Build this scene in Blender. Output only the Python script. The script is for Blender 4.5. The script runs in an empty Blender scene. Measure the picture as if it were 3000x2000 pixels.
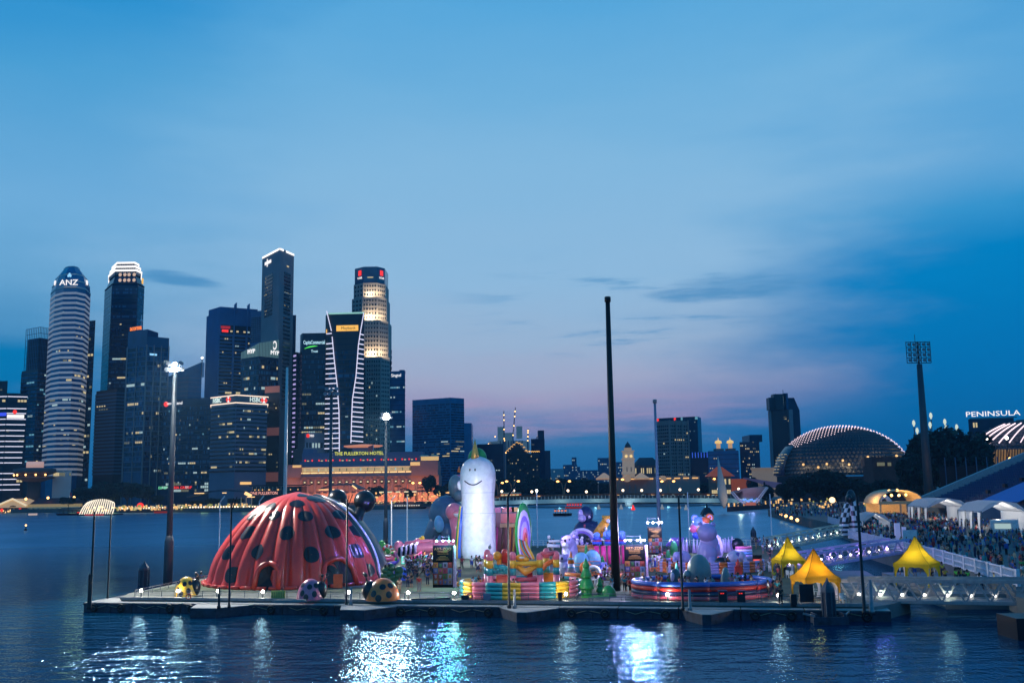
import bpy, math, random
from mathutils import Vector, Matrix
C = bpy.context.scene.collection
R = math.radians; PI = math.pi
S = bpy.context.scene
rnd = random.Random(7)

# ------------------------------------------------------------------ camera
EYE = 12.8; PITCH = R(8.3); ROLL = R(.86); F = 2917.
cam = bpy.data.cameras.new('camera'); cam.sensor_width = 36; cam.lens = 36*F/3000.
cam.clip_start = 1; cam.clip_end = 20000
co = bpy.data.objects.new('camera', cam); C.objects.link(co)
co.location = (0, 0, EYE)
co.rotation_euler = (Matrix.Rotation(PI/2+PITCH, 4, 'X') @ Matrix.Rotation(-ROLL, 4, 'Z')).to_euler()
S.camera = co

def ray(px, py):
    x = (px-1500)/F; y = -(py-999)/F
    c, s = math.cos(ROLL), math.sin(ROLL)
    x, y = x*c+y*s, -x*s+y*c
    cp, sp = math.cos(PITCH), math.sin(PITCH)
    return x, cp-y*sp, sp+y*cp
def G(px, py, z=0.):                       # the point at height z seen at a photo pixel
    d = ray(px, py); t = (z-EYE)/d[2]
    return Vector((d[0]*t, d[1]*t, z))
def P(px, py, Y):                          # the point at distance Y seen at a photo pixel
    d = ray(px, py); t = Y/d[1]
    return Vector((d[0]*t, Y, EYE+d[2]*t))
def lin(r, g, b):
    f = lambda c: (c/255/12.92) if c <= 10 else ((c/255+.055)/1.055)**2.4
    return (f(r), f(g), f(b), 1)

# ------------------------------------------------------------------ sky
S.view_settings.view_transform = 'Standard'; S.view_settings.look = 'None'
S.view_settings.exposure = 0; S.view_settings.gamma = 1; S.view_settings.use_curve_mapping = False
W = bpy.data.worlds.new('World'); S.world = W; W.use_nodes = True
nt = W.node_tree; nt.nodes.clear()
def nd(t, typ, ins=(), **kw):
    n = t.nodes.new(typ)
    for k, v in kw.items(): setattr(n, k, v)
    for i, v in (ins.items() if isinstance(ins, dict) else enumerate(ins)):
        if v is None: continue
        if isinstance(v, bpy.types.NodeSocket): t.links.new(v, n.inputs[i])
        else: n.inputs[i].default_value = v
    return n
def mth(t, op, a, b=None, c=None, clamp=False):
    return nd(t, 'ShaderNodeMath', (a, b, c), operation=op, use_clamp=clamp).outputs[0]
def ramp(t, fac, stops, interp='LINEAR'):
    n = t.nodes.new('ShaderNodeValToRGB'); e = n.color_ramp; e.interpolation = interp
    while len(e.elements) > 1: e.elements.remove(e.elements[-1])
    e.elements[0].position = stops[0][0]; e.elements[0].color = stops[0][1]
    for p, c in stops[1:]:
        x = e.elements.new(p); x.color = c
    t.links.new(fac, n.inputs[0]); return n.outputs[0]
def sst(t, v, a, b):
    n = nd(t, 'ShaderNodeMapRange', (v, a, b, 0., 1.), interpolation_type='SMOOTHSTEP'); return n.outputs[0]
def mixc(t, f, a, b):
    n = t.nodes.new('ShaderNodeMix'); n.data_type = 'RGBA'
    for i, v in ((0, f), (6, a), (7, b)):
        if isinstance(v, bpy.types.NodeSocket): t.links.new(v, n.inputs[i])
        else: n.inputs[i].default_value = v
    return n.outputs[2]
def skyworld():
    t = nt
    tc = nd(t, 'ShaderNodeTexCoord').outputs['Generated']
    sp = nd(t, 'ShaderNodeSeparateXYZ', (tc,)).outputs
    az0 = mth(t, 'ARCTAN2', sp[0], sp[1])
    el0 = sp[2]
    v = nd(t, 'ShaderNodeCombineXYZ', (mth(t, 'MULTIPLY', az0, 3.), mth(t, 'MULTIPLY', el0, 13.), 0.)).outputs[0]
    n1 = nd(t, 'ShaderNodeTexNoise', {'Vector': v, 'Scale': 1.3, 'Detail': 5., 'Roughness': .55}).outputs[0]
    n1c = mth(t, 'SUBTRACT', n1, .5)
    el = mth(t, 'MULTIPLY_ADD', n1c, .06, el0); az = mth(t, 'MULTIPLY_ADD', n1c, .4, az0)
    el = mth(t, 'MAXIMUM', el, 0.)
    f = lambda *s: [(p, lin(*c)) for p, c in s]
    cc = ramp(t, el, f((0, (38, 112, 165)), (.028, (45, 122, 175)), (.048, (58, 130, 182)), (.066, (112, 142, 190)), (.08, (160, 162, 197)), (.1, (172, 178, 206)), (.14, (160, 187, 216)),
        (.2, (147, 190, 224)), (.31, (132, 186, 224)), (.38, (112, 178, 222)), (.457, (88, 168, 220)), (.7, (45, 130, 195)), (1, (20, 105, 175))))
    cl = ramp(t, el, f((0, (0, 98, 152)), (.08, (0, 114, 172)), (.122, (2, 124, 182)), (.138, (72, 145, 195)), (.2, (105, 168, 212)), (.26, (112, 175, 220)), (.375, (75, 160, 213)), (.457, (0, 137, 206)), (.7, (5, 118, 188)), (1, (15, 100, 170))))
    cr = ramp(t, el, f((0, (0, 98, 158)), (.105, (0, 115, 180)), (.21, (0, 130, 195)), (.25, (55, 150, 207)), (.28, (95, 166, 216)), (.37, (90, 166, 218)), (.457, (66, 154, 213)), (.7, (30, 125, 192)), (1, (18, 102, 172))))
    c = mixc(t, sst(t, az, -.47, -.14), cl, cc)
    c = mixc(t, sst(t, mth(t, 'MULTIPLY_ADD', el0, -.6, az), .0, .34), c, cr)
    # thin cloud streaks
    v2 = nd(t, 'ShaderNodeCombineXYZ', (mth(t, 'MULTIPLY', az0, 5.), mth(t, 'MULTIPLY', el0, 46.), 3.7)).outputs[0]
    n2 = nd(t, 'ShaderNodeTexNoise', {'Vector': v2, 'Scale': 1.5, 'Detail': 6., 'Roughness': .6}).outputs[0]
    band = mth(t, 'MULTIPLY', sst(t, el0, .10, .16), sst(t, el0, .24, .19))
    dk = mth(t, 'MULTIPLY', mth(t, 'MULTIPLY', sst(t, n2, .53, .70), band), mth(t, 'MULTIPLY', mth(t, 'MULTIPLY', sst(t, az0, -.1, .1), sst(t, az0, .36, .2)), .8))
    c = mixc(t, dk, c, lin(70, 145, 198))
    pk = mth(t, 'MULTIPLY', mth(t, 'MULTIPLY', sst(t, el0, .035, .06), sst(t, el0, .10, .075)),
             mth(t, 'MULTIPLY', mth(t, 'MULTIPLY', sst(t, az0, -.2, -.02), sst(t, az0, .33, .12)), mth(t, 'MULTIPLY', sst(t, n2, .36, .60), .45)))
    c = mixc(t, pk, c, lin(196, 164, 196))
    # two small dark clouds
    for a, e, ra, re, k in ((-.333, .199, .040, .0075, .75), (.215, .190, .075, .012, .75), (-.17, .268, .0, .0, 0)):
        if not ra: continue
        da = mth(t, 'DIVIDE', mth(t, 'SUBTRACT', az0, a), ra)
        de = mth(t, 'DIVIDE', mth(t, 'SUBTRACT', mth(t, 'MULTIPLY_ADD', az0, .10 if a < 0 else -.03, el0), e+(.10*a if a < 0 else -.03*a)), re)
        d = mth(t, 'ADD', mth(t, 'MULTIPLY', da, da), mth(t, 'MULTIPLY', de, de))
        d = mth(t, 'MULTIPLY_ADD', mth(t, 'SUBTRACT', n2, .5), 5.5, d)
        c = mixc(t, mth(t, 'MULTIPLY', sst(t, d, 1.4, -.5), k), c, lin(62, 138, 192))
    bg = nd(t, 'ShaderNodeBackground', (c, 1.02))
    t.links.new(bg.outputs[0], nd(t, 'ShaderNodeOutputWorld').inputs[0])
skyworld()
S.cycles.use_denoising = True
S.cycles.max_bounces = 5; S.cycles.diffuse_bounces = 2; S.cycles.glossy_bounces = 3; S.cycles.transmission_bounces = 3
S.cycles.sample_clamp_indirect = 4; S.cycles.caustics_reflective = False; S.cycles.caustics_refractive = False

# ------------------------------------------------------------------ materials
MATS = {}
def mat(name, col=(128, 128, 128), rough=.5, metal=0., emit=None, es=1., var=.15, scale=3., coat=0., bump=0., spec=.5, trans=0., sample=True, alpha=1.):
    if name in MATS: return MATS[name]
    m = bpy.data.materials.new(name); m.use_nodes = True
    t = m.node_tree; b = t.nodes['Principled BSDF']
    c = lin(*col); b.inputs['Base Color'].default_value = c
    b.inputs['Roughness'].default_value = rough; b.inputs['Metallic'].default_value = metal
    b.inputs['Coat Weight'].default_value = coat; b.inputs['Specular IOR Level'].default_value = spec
    if emit is None and (var or bump):
        tc = nd(t, 'ShaderNodeTexCoord').outputs['Object']
        n = nd(t, 'ShaderNodeTexNoise', {'Vector': tc, 'Scale': scale, 'Detail': 4.}).outputs[0]
        k = nd(t, 'ShaderNodeMapRange', (n, .3, .7, 1-var, 1+var)).outputs[0]
        mx = nd(t, 'ShaderNodeVectorMath', {0: c[:3], 1: nd(t, 'ShaderNodeCombineXYZ', (k, k, k)).outputs[0]}, operation='MULTIPLY')
        t.links.new(mx.outputs[0], b.inputs['Base Color'])
        if bump:
            bp = nd(t, 'ShaderNodeBump', {'Strength': bump, 'Height': n, 'Distance': .1}); t.links.new(bp.outputs[0], b.inputs['Normal'])
    if emit is not None:
        b.inputs['Emission Color'].default_value = lin(*emit); b.inputs['Emission Strength'].default_value = es
        if not sample: m.cycles.emission_sampling = 'NONE'
    if trans:
        b.inputs['Transmission Weight'].default_value = trans
    if alpha < 1: b.inputs['Alpha'].default_value = alpha
    MATS[name] = m; return m
def vinyl(name, *col): return mat('vinyl_'+name, col, .3, var=.1, scale=1.3, coat=.2, bump=.22)
def glow(name, col, es=1.): return mat('glow_'+name, (20, 20, 20), .5, emit=col, es=es, sample=False)
def tint(name, rough=.8):                 # colour comes from the object's own colour
    if name in MATS: return MATS[name]
    m = bpy.data.materials.new(name); m.use_nodes = True; t = m.node_tree; b = t.nodes['Principled BSDF']
    oi = nd(t, 'ShaderNodeObjectInfo'); t.links.new(oi.outputs['Color'], b.inputs['Base Color']); b.inputs['Roughness'].default_value = rough
    MATS[name] = m; return m

# ------------------------------------------------------------------ mesh builder
class MB:
    def __init__(s): s.v = []; s.f = []; s.m = []; s.k = 0
    def add(s, vs, fs):
        o = len(s.v); s.v += [tuple(v) for v in vs]; s.f += [tuple(i+o for i in f) for f in fs]; s.m += [s.k]*len(fs); return s
    def box(s, c, d, rz=0., taper=1.):
        x, y, z = d[0]/2, d[1]/2, d[2]/2; cs, sn = math.cos(rz), math.sin(rz); vs = []
        for k, q in ((-z, 1.), (z, taper)):
            for a, b in ((-x, -y), (x, -y), (x, y), (-x, y)):
                a *= q; b *= q; vs.append((c[0]+a*cs-b*sn, c[1]+a*sn+b*cs, c[2]+k))
        return s.add(vs, [(3, 2, 1, 0), (4, 5, 6, 7), (0, 1, 5, 4), (1, 2, 6, 5), (2, 3, 7, 6), (3, 0, 4, 7)])
    def prism(s, poly, z0, z1, k=1., c=None):
        n = len(poly); c = c or (sum(p[0] for p in poly)/n, sum(p[1] for p in poly)/n)
        vs = [(p[0], p[1], z0) for p in poly]+[(c[0]+(p[0]-c[0])*k, c[1]+(p[1]-c[1])*k, z1) for p in poly]
        return s.add(vs, [tuple(range(n))[::-1], tuple(range(n, 2*n))]+[(i, (i+1) % n, n+(i+1) % n, n+i) for i in range(n)])
    def rings(s, rs, caps=True):
        n = len(rs[0]); vs = [p for r in rs for p in r]; fs = []
        for j in range(len(rs)-1):
            for i in range(n):
                fs.append((j*n+i, j*n+(i+1) % n, (j+1)*n+(i+1) % n, (j+1)*n+i))
        if caps: fs += [tuple(range(n))[::-1], tuple(range((len(rs)-1)*n, len(rs)*n))]
        return s.add(vs, fs)
    def lathe(s, prof, seg=20, c=(0, 0, 0), sx=1., sy=1.):
        return s.rings([[(c[0]+r*sx*math.cos(2*PI*i/seg), c[1]+r*sy*math.sin(2*PI*i/seg), c[2]+z) for i in range(seg)] for r, z in prof])
    def ell(s, c, r, seg=16, rg=9, M=None):
        r = (r, r, r) if not isinstance(r, (tuple, list)) else r; rs = []
        for j in range(rg+1):
            t = -PI/2+PI*j/rg; t = max(-PI/2+.02, min(PI/2-.02, t)); rr = []
            for i in range(seg):
                p = Vector((r[0]*math.cos(t)*math.cos(2*PI*i/seg), r[1]*math.cos(t)*math.sin(2*PI*i/seg), r[2]*math.sin(t)))
                if M: p = M @ p
                rr.append((c[0]+p[0], c[1]+p[1], c[2]+p[2]))
            rs.append(rr)
        return s.rings(rs)
    def tube(s, pts, rad, seg=8, caps=True):
        pts = [Vector(p) for p in pts]; n = len(pts); rs = []
        rad = rad if isinstance(rad, (list, tuple)) else [rad]*n; up = None
        for i, p in enumerate(pts):
            d = (pts[min(i+1, n-1)]-pts[max(i-1, 0)]).normalized()
            if up is None: up = Vector((0, 0, 1)) if abs(d.z) < .9 else Vector((1, 0, 0))
            a = d.cross(up).normalized(); b = a.cross(d); up = b
            rs.append([p+(a*math.cos(2*PI*k/seg)+b*math.sin(2*PI*k/seg))*rad[i] for k in range(seg)])
        return s.rings(rs, caps)
    def bar(s, p, q, w, h=None):
        p, q = Vector(p), Vector(q); h = h or w; d = (q-p).normalized()
        u = Vector((0, 0, 1)) if abs(d.z) < .95 else Vector((0, 1, 0)); a = d.cross(u).normalized()*(w/2); b = a.cross(d).normalized()*(h/2)
        vs = [p-a-b, p+a-b, p+a+b, p-a+b, q-a-b, q+a-b, q+a+b, q-a+b]
        return s.add(vs, [(3, 2, 1, 0), (4, 5, 6, 7), (0, 1, 5, 4), (1, 2, 6, 5), (2, 3, 7, 6), (3, 0, 4, 7)])
    def torus(s, c, R_, r, seg=28, n=8, M=None, a0=0., a1=2*PI):
        full = abs(a1-a0-2*PI) < 1e-4; rs = []; cnt = seg if full else seg+1
        for i in range(cnt):
            a = a0+(a1-a0)*i/seg; rr = []
            for j in range(n):
                b = 2*PI*j/n; p = Vector(((R_+r*math.cos(b))*math.cos(a), (R_+r*math.cos(b))*math.sin(a), r*math.sin(b)))
                if M: p = M @ p
                rr.append((c[0]+p[0], c[1]+p[1], c[2]+p[2]))
            rs.append(rr)
        if full: rs.append(rs[0])
        return s.rings(rs, not full)
    def patch(s, fn, nu, nv, flip=False):
        vs = [fn(i/nu, j/nv) for j in range(nv+1) for i in range(nu+1)]; fs = []
        for j in range(nv):
            for i in range(nu):
                q = (j*(nu+1)+i, j*(nu+1)+i+1, (j+1)*(nu+1)+i+1, (j+1)*(nu+1)+i); fs.append(q[::-1] if flip else q)
        return s.add(vs, fs)
    def mesh(s, name, m, smooth=False):
        me = bpy.data.meshes.new(name); me.from_pydata(s.v, [], s.f)
        for x in (m if isinstance(m, (list, tuple)) else [m]): me.materials.append(x)
        if s.k or any(s.m): me.polygons.foreach_set('material_index', s.m)
        me.polygons.foreach_set('use_smooth', [smooth]*len(s.f)); me.update(); return me
    def build(s, name, m, parent=None, smooth=False, loc=None, **tags):
        o = bpy.data.objects.new(name, s.mesh(name, m, smooth)); C.objects.link(o)
        if parent: o.parent = parent
        if loc is not None: o.location = loc
        for k, v in tags.items(): o[k] = v
        return o
def put(name, me, parent=None, loc=(0, 0, 0), rz=0., sc=None, rot=None):
    o = bpy.data.objects.new(name, me); C.objects.link(o); o.parent = parent; o.location = loc
    o.rotation_euler = rot if rot else (0, 0, rz)
    if sc is not None: o.scale = sc if isinstance(sc, (tuple, list)) else (sc, sc, sc)
    return o
def thing(name, label, cat, loc=(0, 0, 0), rz=0., group=None):
    o = bpy.data.objects.new(name, None); C.objects.link(o); o.location = loc; o.rotation_euler = (0, 0, rz)
    o['label'] = label; o['category'] = cat
    if group: o['group'] = group
    return o
def tag(o, label, cat, group=None):
    o['label'] = label; o['category'] = cat
    if group: o['group'] = group
    return o
def struct(o): o['kind'] = 'structure'; return o
def stuff(o): o['kind'] = 'stuff'; return o
def dup(o, parent=None, loc=None, rz=None, label=None):
    c = o.copy(); C.objects.link(c); c.parent = parent
    if loc is not None: c.location = loc
    if rz is not None: c.rotation_euler = (0, 0, rz)
    if label: c['label'] = label
    for ch in list(o.children): dup(ch, c)
    return c
def text(s, size, m, parent, loc, rz=0., name='lettering', ext=.02, tilt=PI/2, align='CENTER', sx=1.):
    cu = bpy.data.curves.new(name, 'FONT'); cu.body = s; cu.size = size; cu.extrude = ext*size; cu.align_x = align; cu.align_y = 'CENTER'; cu.resolution_u = 2
    o = bpy.data.objects.new(name, cu); C.objects.link(o); me = bpy.data.meshes.new_from_object(o.evaluated_get(bpy.context.evaluated_depsgraph_get())); bpy.data.objects.remove(o); bpy.data.curves.remove(cu)
    me.name = name; me.materials.clear(); me.materials.append(m); return put(name, me, parent, loc, 0, (sx, 1, 1), (tilt, 0, rz))
def lamp(name, kind, loc, power, col, size=.3, parent=None, aim=None, spot=90, blend=.5):
    l = bpy.data.lights.new(name, kind); l.energy = power; l.color = lin(*col)[:3]
    if kind == 'AREA': l.size = size
    else: l.shadow_soft_size = size
    if kind == 'SPOT': l.spot_size = R(spot); l.spot_blend = blend
    o = bpy.data.objects.new(name, l); C.objects.link(o); o.location = loc
    if aim is not None: o.rotation_euler = (Vector(aim)-Vector(loc)).to_track_quat('-Z', 'Y').to_euler()
    o.parent = parent; return o
DECK = 1.1; LAND = 2.6
# ------------------------------------------------------------------ water and land
def water_mat():
    m = bpy.data.materials.new('bay_water'); m.use_nodes = True; t = m.node_tree; t.nodes.clear()
    tc = nd(t, 'ShaderNodeTexCoord').outputs['Object']; yy = nd(t, 'ShaderNodeSeparateXYZ', (tc,)).outputs[1]
    rough = nd(t, 'ShaderNodeMapRange', (yy, 95., 260., .035, .3)).outputs[0]
    mp = nd(t, 'ShaderNodeMapping', {'Vector': tc, 'Rotation': (0, 0, .25), 'Scale': (.55, 1.15, 1)}).outputs[0]
    a = nd(t, 'ShaderNodeTexNoise', {'Vector': mp, 'Scale': .5, 'Detail': 2., 'Roughness': .5, 'Distortion': .3}).outputs[0]
    mp2 = nd(t, 'ShaderNodeMapping', {'Vector': tc, 'Rotation': (0, 0, -.2), 'Scale': (1.15, .55, 1)}).outputs[0]
    w = nd(t, 'ShaderNodeTexNoise', {'Vector': mp2, 'Scale': 3.0, 'Detail': 2., 'Roughness': .55}).outputs[0]
    big = nd(t, 'ShaderNodeTexNoise', {'Vector': tc, 'Scale': .03, 'Detail': 2.}).outputs[0]          # calm and ruffled patches
    amp = nd(t, 'ShaderNodeMapRange', (big, .35, .65, .55, 1.25)).outputs[0]
    h = mth(t, 'MULTIPLY', mth(t, 'MULTIPLY_ADD', w, .42, a), amp)
    nrm = nd(t, 'ShaderNodeBump', {'Strength': 1., 'Distance': WAVE, 'Height': h}).outputs[0]
    fr = nd(t, 'ShaderNodeFresnel', {'IOR': 1.33, 'Normal': nrm}).outputs[0]
    d = nd(t, 'ShaderNodeBsdfDiffuse', {'Color': (0, .035, .085, 1)}); g = nd(t, 'ShaderNodeBsdfGlossy', {'Color': WTINT, 'Roughness': rough, 'Normal': nrm})
    mx = nd(t, 'ShaderNodeMixShader', {0: fr, 1: d.outputs[0], 2: g.outputs[0]}); t.links.new(mx.outputs[0], nd(t, 'ShaderNodeOutputMaterial').inputs[0])
    return m
WTINT = (.30, .60, .82, 1)
WAVE = .2
mb = MB(); mb.patch(lambda u, v: (-2500+5000*u, -300+6300*v, 0), 10, 10); struct(mb.build('water', water_mat()))
M_conc = mat('concrete', (120, 124, 126), .85, scale=.6)
M_hull = mat('pontoon_hull', (34, 48, 66), .7, scale=1.4, var=.6)
M_top = mat('pontoon_top', (150, 154, 152), .8, scale=.5, var=.2)
M_deck = mat('deck_paving', (96, 104, 98), .85, scale=.35, var=.22)
M_steel = mat('steel', (132, 138, 142), .4, .7)
M_dark = mat('dark_metal', (14, 18, 26), .45, .2)
M_grey = mat('grey_mast', (112, 124, 130), .6, scale=.4)
M_white = mat('white_paint', (212, 214, 216), .5)
M_bulb = mat('lamp_white', (20, 20, 20), emit=(255, 246, 232), es=14., sample=False)
M_warm = mat('lamp_warm', (20, 20, 20), emit=(255, 190, 110), es=5., sample=False)
M_warms = glow('warm_soft', (255, 196, 120), 1.1)
M_cool = glow('cool_soft', (196, 226, 240), .9)
M_lite = glow('white_line', (232, 232, 255), 1.1)
M_red = glow('red_sign', (255, 50, 36), 1.2)
M_pave = mat('plaza_paving', (98, 104, 104), .9, scale=.3)
M_quay = mat('quay_stone', (42, 48, 58), .85, scale=.3, var=.3)
land = [(-2400, 900), (-700, 770), (-334.7, 703), (-170, 623), (-76.8, 630), (-62, 780), (140, 780), (161, 600), (161.6, 580), (99.8, 398), (79.6, 256),
        (70, 204), (61.2, 185), (54.2, 131), (48.3, 98.7), (44, 90), (44, 60), (400, 60), (2600, 900), (2600, 5800), (-2400, 5800)]
mb = MB(); mb.prism(land, -2, LAND); struct(mb.build('ground', [M_pave]))
# the promontory terrace with its lit steps
mb = MB(); mb.prism([(98.4, 467.7), (161, 560), (161, 581), (150, 590)], -2, 2.2); struct(mb.build('pavement', M_quay))

# floating platform: deck with pontoons
U = Vector((.978, -.208, 0)); V = Vector((.208, .978, 0)); O = G(245, 1790, 0)
def PL(a, b, z=DECK): return O+U*a+V*b+Vector((0, 0, z))
DECK = 1.35
fr = thing('floating_platform', 'long flat floating platform of dark pontoons carrying the inflatable fair', 'platform', O, math.atan2(U.y, U.x))
ang = math.atan2(U.y, U.x)
for i in range(14):
    a0 = i*5.85; w = 5.75
    if i == 13: w = 7.6
    mb = MB(); mb.box((0, 2.2, .35), (w, 4.4, 1.2)); mb.box((0, -.06, .82), (w, .16, .2)); mb.box((0, -.05, .2), (.7, .14, .5))
    p = mb.build('pontoon', M_hull, fr, loc=(a0+w/2, 0, 0))
    for x in (-1.6, 1.7):
        if (i*7+int(x)) % 3: fd = MB(); fd.torus((x, -.16, .45), .34, .13, 14, 6, Matrix.Rotation(PI/2, 3, 'X')); fd.build('tyre_fender', M_dark, p, True)
    ln = MB(); ln.tube([(-2.4, -.1, .8), (-1.2, -.14, .45), (0, -.1, .75), (1.3, -.14, .5), (2.4, -.1, .8)], .035, 5); ln.build('mooring_rope', mat('rope', (150, 140, 120), .9), p)
    tp = MB(); tp.box((0, 2.2, .975), (w, 4.3, .05)); tp.build('walkway', M_top, p)
mb = MB(); mb.prism([(3.4, 1.7), (82, 1.7), (82, 6), (81.5, 95), (0.5, 97), (.5, 30), (1.5, 6)], .2, DECK); mb.build('deck', M_deck, fr)
mb = MB(); mb.box((42.7, 1.62, DECK-.06), (78.6, .3, .3)); mb.build('edge_beam', M_steel, fr)
mb = MB(); mb.prism([(-.6, 1.2), (.4, .6), (.4, 30), (-.4, 12)], -.2, .9); mb.build('corner_float', M_hull, fr)
mb = MB(); mb.prism([(81.9, 0), (84, 2.5), (86.5, 7), (87, 12), (86.5, 40), (82, 40)], -.4, 1.3); mb.build('end_float', M_conc, fr)
mb = MB(); mb.prism([(2, 8), (80, 8), (80, 94), (2, 94)], DECK, DECK+.03); mb.build('turf', mat('event_turf', (74, 86, 66), .95, scale=.5, var=.3), fr)
def Lp(v):                                  # world -> platform coordinates
    w = Vector(v)-O; return (w.dot(U), w.dot(V), w.z)
for (xa, xb, tip) in ((556, 708, 592), (1000, 1152, 1048), (1472, 1640, 1540), (2000, 2150, 2060)):
    A = Lp(G(xa, 1772, .95)); B = Lp(G(xb, 1778, .95)); T = Lp(G(tip, 1800, .95)); c = (B[0]-A[0])
    t = thing('finger_pontoon', {556: 'pale topped landing float jutting out below the red ladybird dome', 1000: 'pale topped landing float jutting out below the orange ladybird',
              1472: 'pale topped landing float jutting out below the striped bouncy ring', 2000: 'pale topped landing float jutting out below the grey domed rock pool'}[xa], 'landing float', PL(A[0], 0, 0), ang, 'landing floats along the platform front')
    poly = [(0, -.05), (1.2, -3.4), (c*.62, -3.4), (c, -.05)] if tip-xa < 60 else [(0, -.05), (c*.42, -3.8), (c*.58, -3.8), (c, -.05)]
    mb = MB(); mb.prism(poly, -.3, .9); mb.build('hull', M_hull, t)
    mb = MB(); mb.prism(poly, .9, .96); mb.build('top', M_top, t)

# railings
def railing(name, label, A, B, n, h=.95, rails=4, m=M_steel, base=DECK):
    A, B = Vector(A), Vector(B); t = thing(name, label, 'railing', A); d = B-A; L = d.length
    pm = MB(); pm.box((0, 0, h/2), (.07, .07, h)); pm = pm.mesh('post', m)
    for i in range(n+1): put('post', pm, t, d*(i/n))
    for k in range(rails):
        mb = MB(); z = Vector((0, 0, h*(k+1)/rails)); mb.bar(z, d+z, .06 if k == rails-1 else .035); mb.build('rail', m, t)
    return t
railing('railing', 'long steel rail fence along the water edge of the platform front', PL(4.5, 2.6), PL(80.5, 2.6), 46)
railing('railing', 'steel rail fence along the open side of the platform behind the yellow ladybird', PL(4.3, 3.0), PL(1.6, 38), 18)
railing('railing', 'white rail fence along the far edge of the platform behind the rainbow arch', PL(30, 94.5), PL(80, 94), 26, 1.3, 4, M_white)

lampspots = [(353, 'by the corner of the platform'), (470, 'beside the yellow spotted ladybird'), (595, 'before the skirt of the red dome'), (735, 'before the arched dark door'), (870, 'beside the pink spotted ladybird'),
             (1001, 'between pink and orange ladybirds'), (1183, 'just past the orange ladybird'), (1323, 'before the empty paving gap'), (1464, 'before the yellow panel of the bouncy ring'),
             (1658, 'before the pink end of the bouncy ring'), (1958, 'before the grey domed rock pool'), (2280, 'by the yellow tent at the platform end'), (2412, 'beneath the orange lit tent')]
bs = None
for px, w in lampspots:
    q = G(px, 1757, DECK); a, b, _ = Lp(q); loc = PL(max(a, 4.2), 2.9)
    if not bs:
        bs = thing('bollard_light', '', 'light', loc, 0, 'bollard lights along the platform rail')
        mb = MB(); mb.lathe([(.09, 0), (.09, .75), (.13, .78)], 8); mb.build('post', M_steel, bs)
        mb = MB(); mb.ell((0, 0, .9), (.17, .17, .16), 10, 6); mb.build('lamp_head', mat('bollard_bulb', (20, 20, 20), emit=(255, 246, 232), es=55.), bs, True)
        o = bs
    else: o = dup(bs, None, loc)
    o['label'] = 'small white bollard light '+w
    lamp('bollard_lamp', 'POINT', (0, -.05, .95), 190, (255, 240, 220), .2, o)

# slim mooring poles and posts
def pole(base, top, r, label, cap=None, m=M_dark, name='mooring_pole', group=None, r2=None):
    base, top = Vector(base), Vector(top); h = top.z-base.z
    t = thing(name, label, 'pole', base, 0, group); mb = MB(); mb.lathe([(r*1.5, 0), (r*1.5, .25), (r, .3), (r2 or r*.8, h)], 10); mb.build('shaft', m, t, True)
    if cap == 'bent': mb = MB(); mb.tube([(0, 0, h-.02), (.15, 0, h+.25), (.75, 0, h+1.0)], r*.9, 8); mb.build('bent_arm', m, t, True)
    if cap == 'fork':
        mb = MB(); mb.bar((0, 0, h-.9), (.55, 0, h+.55), .08); mb.bar((0, 0, h-.5), (.2, 0, h+.45), .06); mb.build('bracket', m, t)
    if cap == 'lamp': mb = MB(); mb.ell((0, 0, h+.1), .22, 8, 5); mb.build('lamp_head', M_bulb, t, True)
    return t
def vpole(px, py, ptop, r, label, z=.95, **k):
    b = G(px, py, z); d = ray(px+k.pop('dx', 0), ptop); return pole(b, (b.x, b.y, EYE+d[2]/d[1]*b.y), r, label, **k)
vpole(264, 1782, 1497, .13, 'tall dark mooring pole at the outer tip of the platform corner')
vpole(258, 1782, 1680, .12, 'short dark mooring post beside the tall pole at the platform corner')
vpole(315, 1752, 1497, .10, 'slim dark pole standing behind the first one at the platform corner')
vpole(641, 1780, 1718, .13, 'short dark post in front of the dome skirt with the white reflected lights')
vpole(671, 1778, 1470, .11, 'tall dark slim pole crossing the left side of the red dome', cap='fork')
vpole(1015, 1770, 1462, .11, 'tall dark slim pole crossing the wide dome door', cap='fork')
vpole(1028, 1771, 1718, .14, 'short steel post beside the slim pole at the wide dome door', m=M_steel)
vpole(1492, 1780, 1453, .13, 'tall dark slim pole crossing the striped bouncy ring', cap='bent')
vpole(1508, 1780, 1724, .14, 'short steel post in front of the bouncy ring', m=M_steel)
vpole(2001, 1786, 1450, .12, 'tall dark slim pole crossing the grey domed rock pool')
vpole(2022, 1786, 1726, .15, 'short steel post in front of the grey domed rock pool', m=M_steel)
vpole(2533, 1796, 1452, .15, 'tall dark slim pole in front of the truss gangway')
vpole(2555, 1794, 1696, .19, 'thick short steel post in front of the truss gangway', m=M_steel)
for (px, Y, yb, yt, cp, lb) in ((640, 165, 1640, 1470, 'bent', 'white bent pole left of the red dome'), (757, 175, 1600, 1468, 'bent', 'white bent pole peeping over the dome shoulder'),
        (1147, 200, 1588, 1465, 'bent', 'thin white bent pole behind the pink octopus'), (1193, 200, 1580, 1452, None, 'thin straight grey pole next to the grey inflatable giant'),
        (1575, 192, 1590, 1437, 'lamp', 'thin white lamp pole at the far platform edge by the rainbow arch'), (2019, 192, 1560, 1440, None, 'thin lilac lit pole behind the colourful bear'),
        (2262, 196, 1575, 1445, None, 'thin white pole by the far gangway')):
    b = P(px, yb, Y); tp = P(px, yt, Y); pole((b.x, Y, DECK), (b.x, Y, tp.z), .12, lb, cap=cp, m=M_white)

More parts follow.
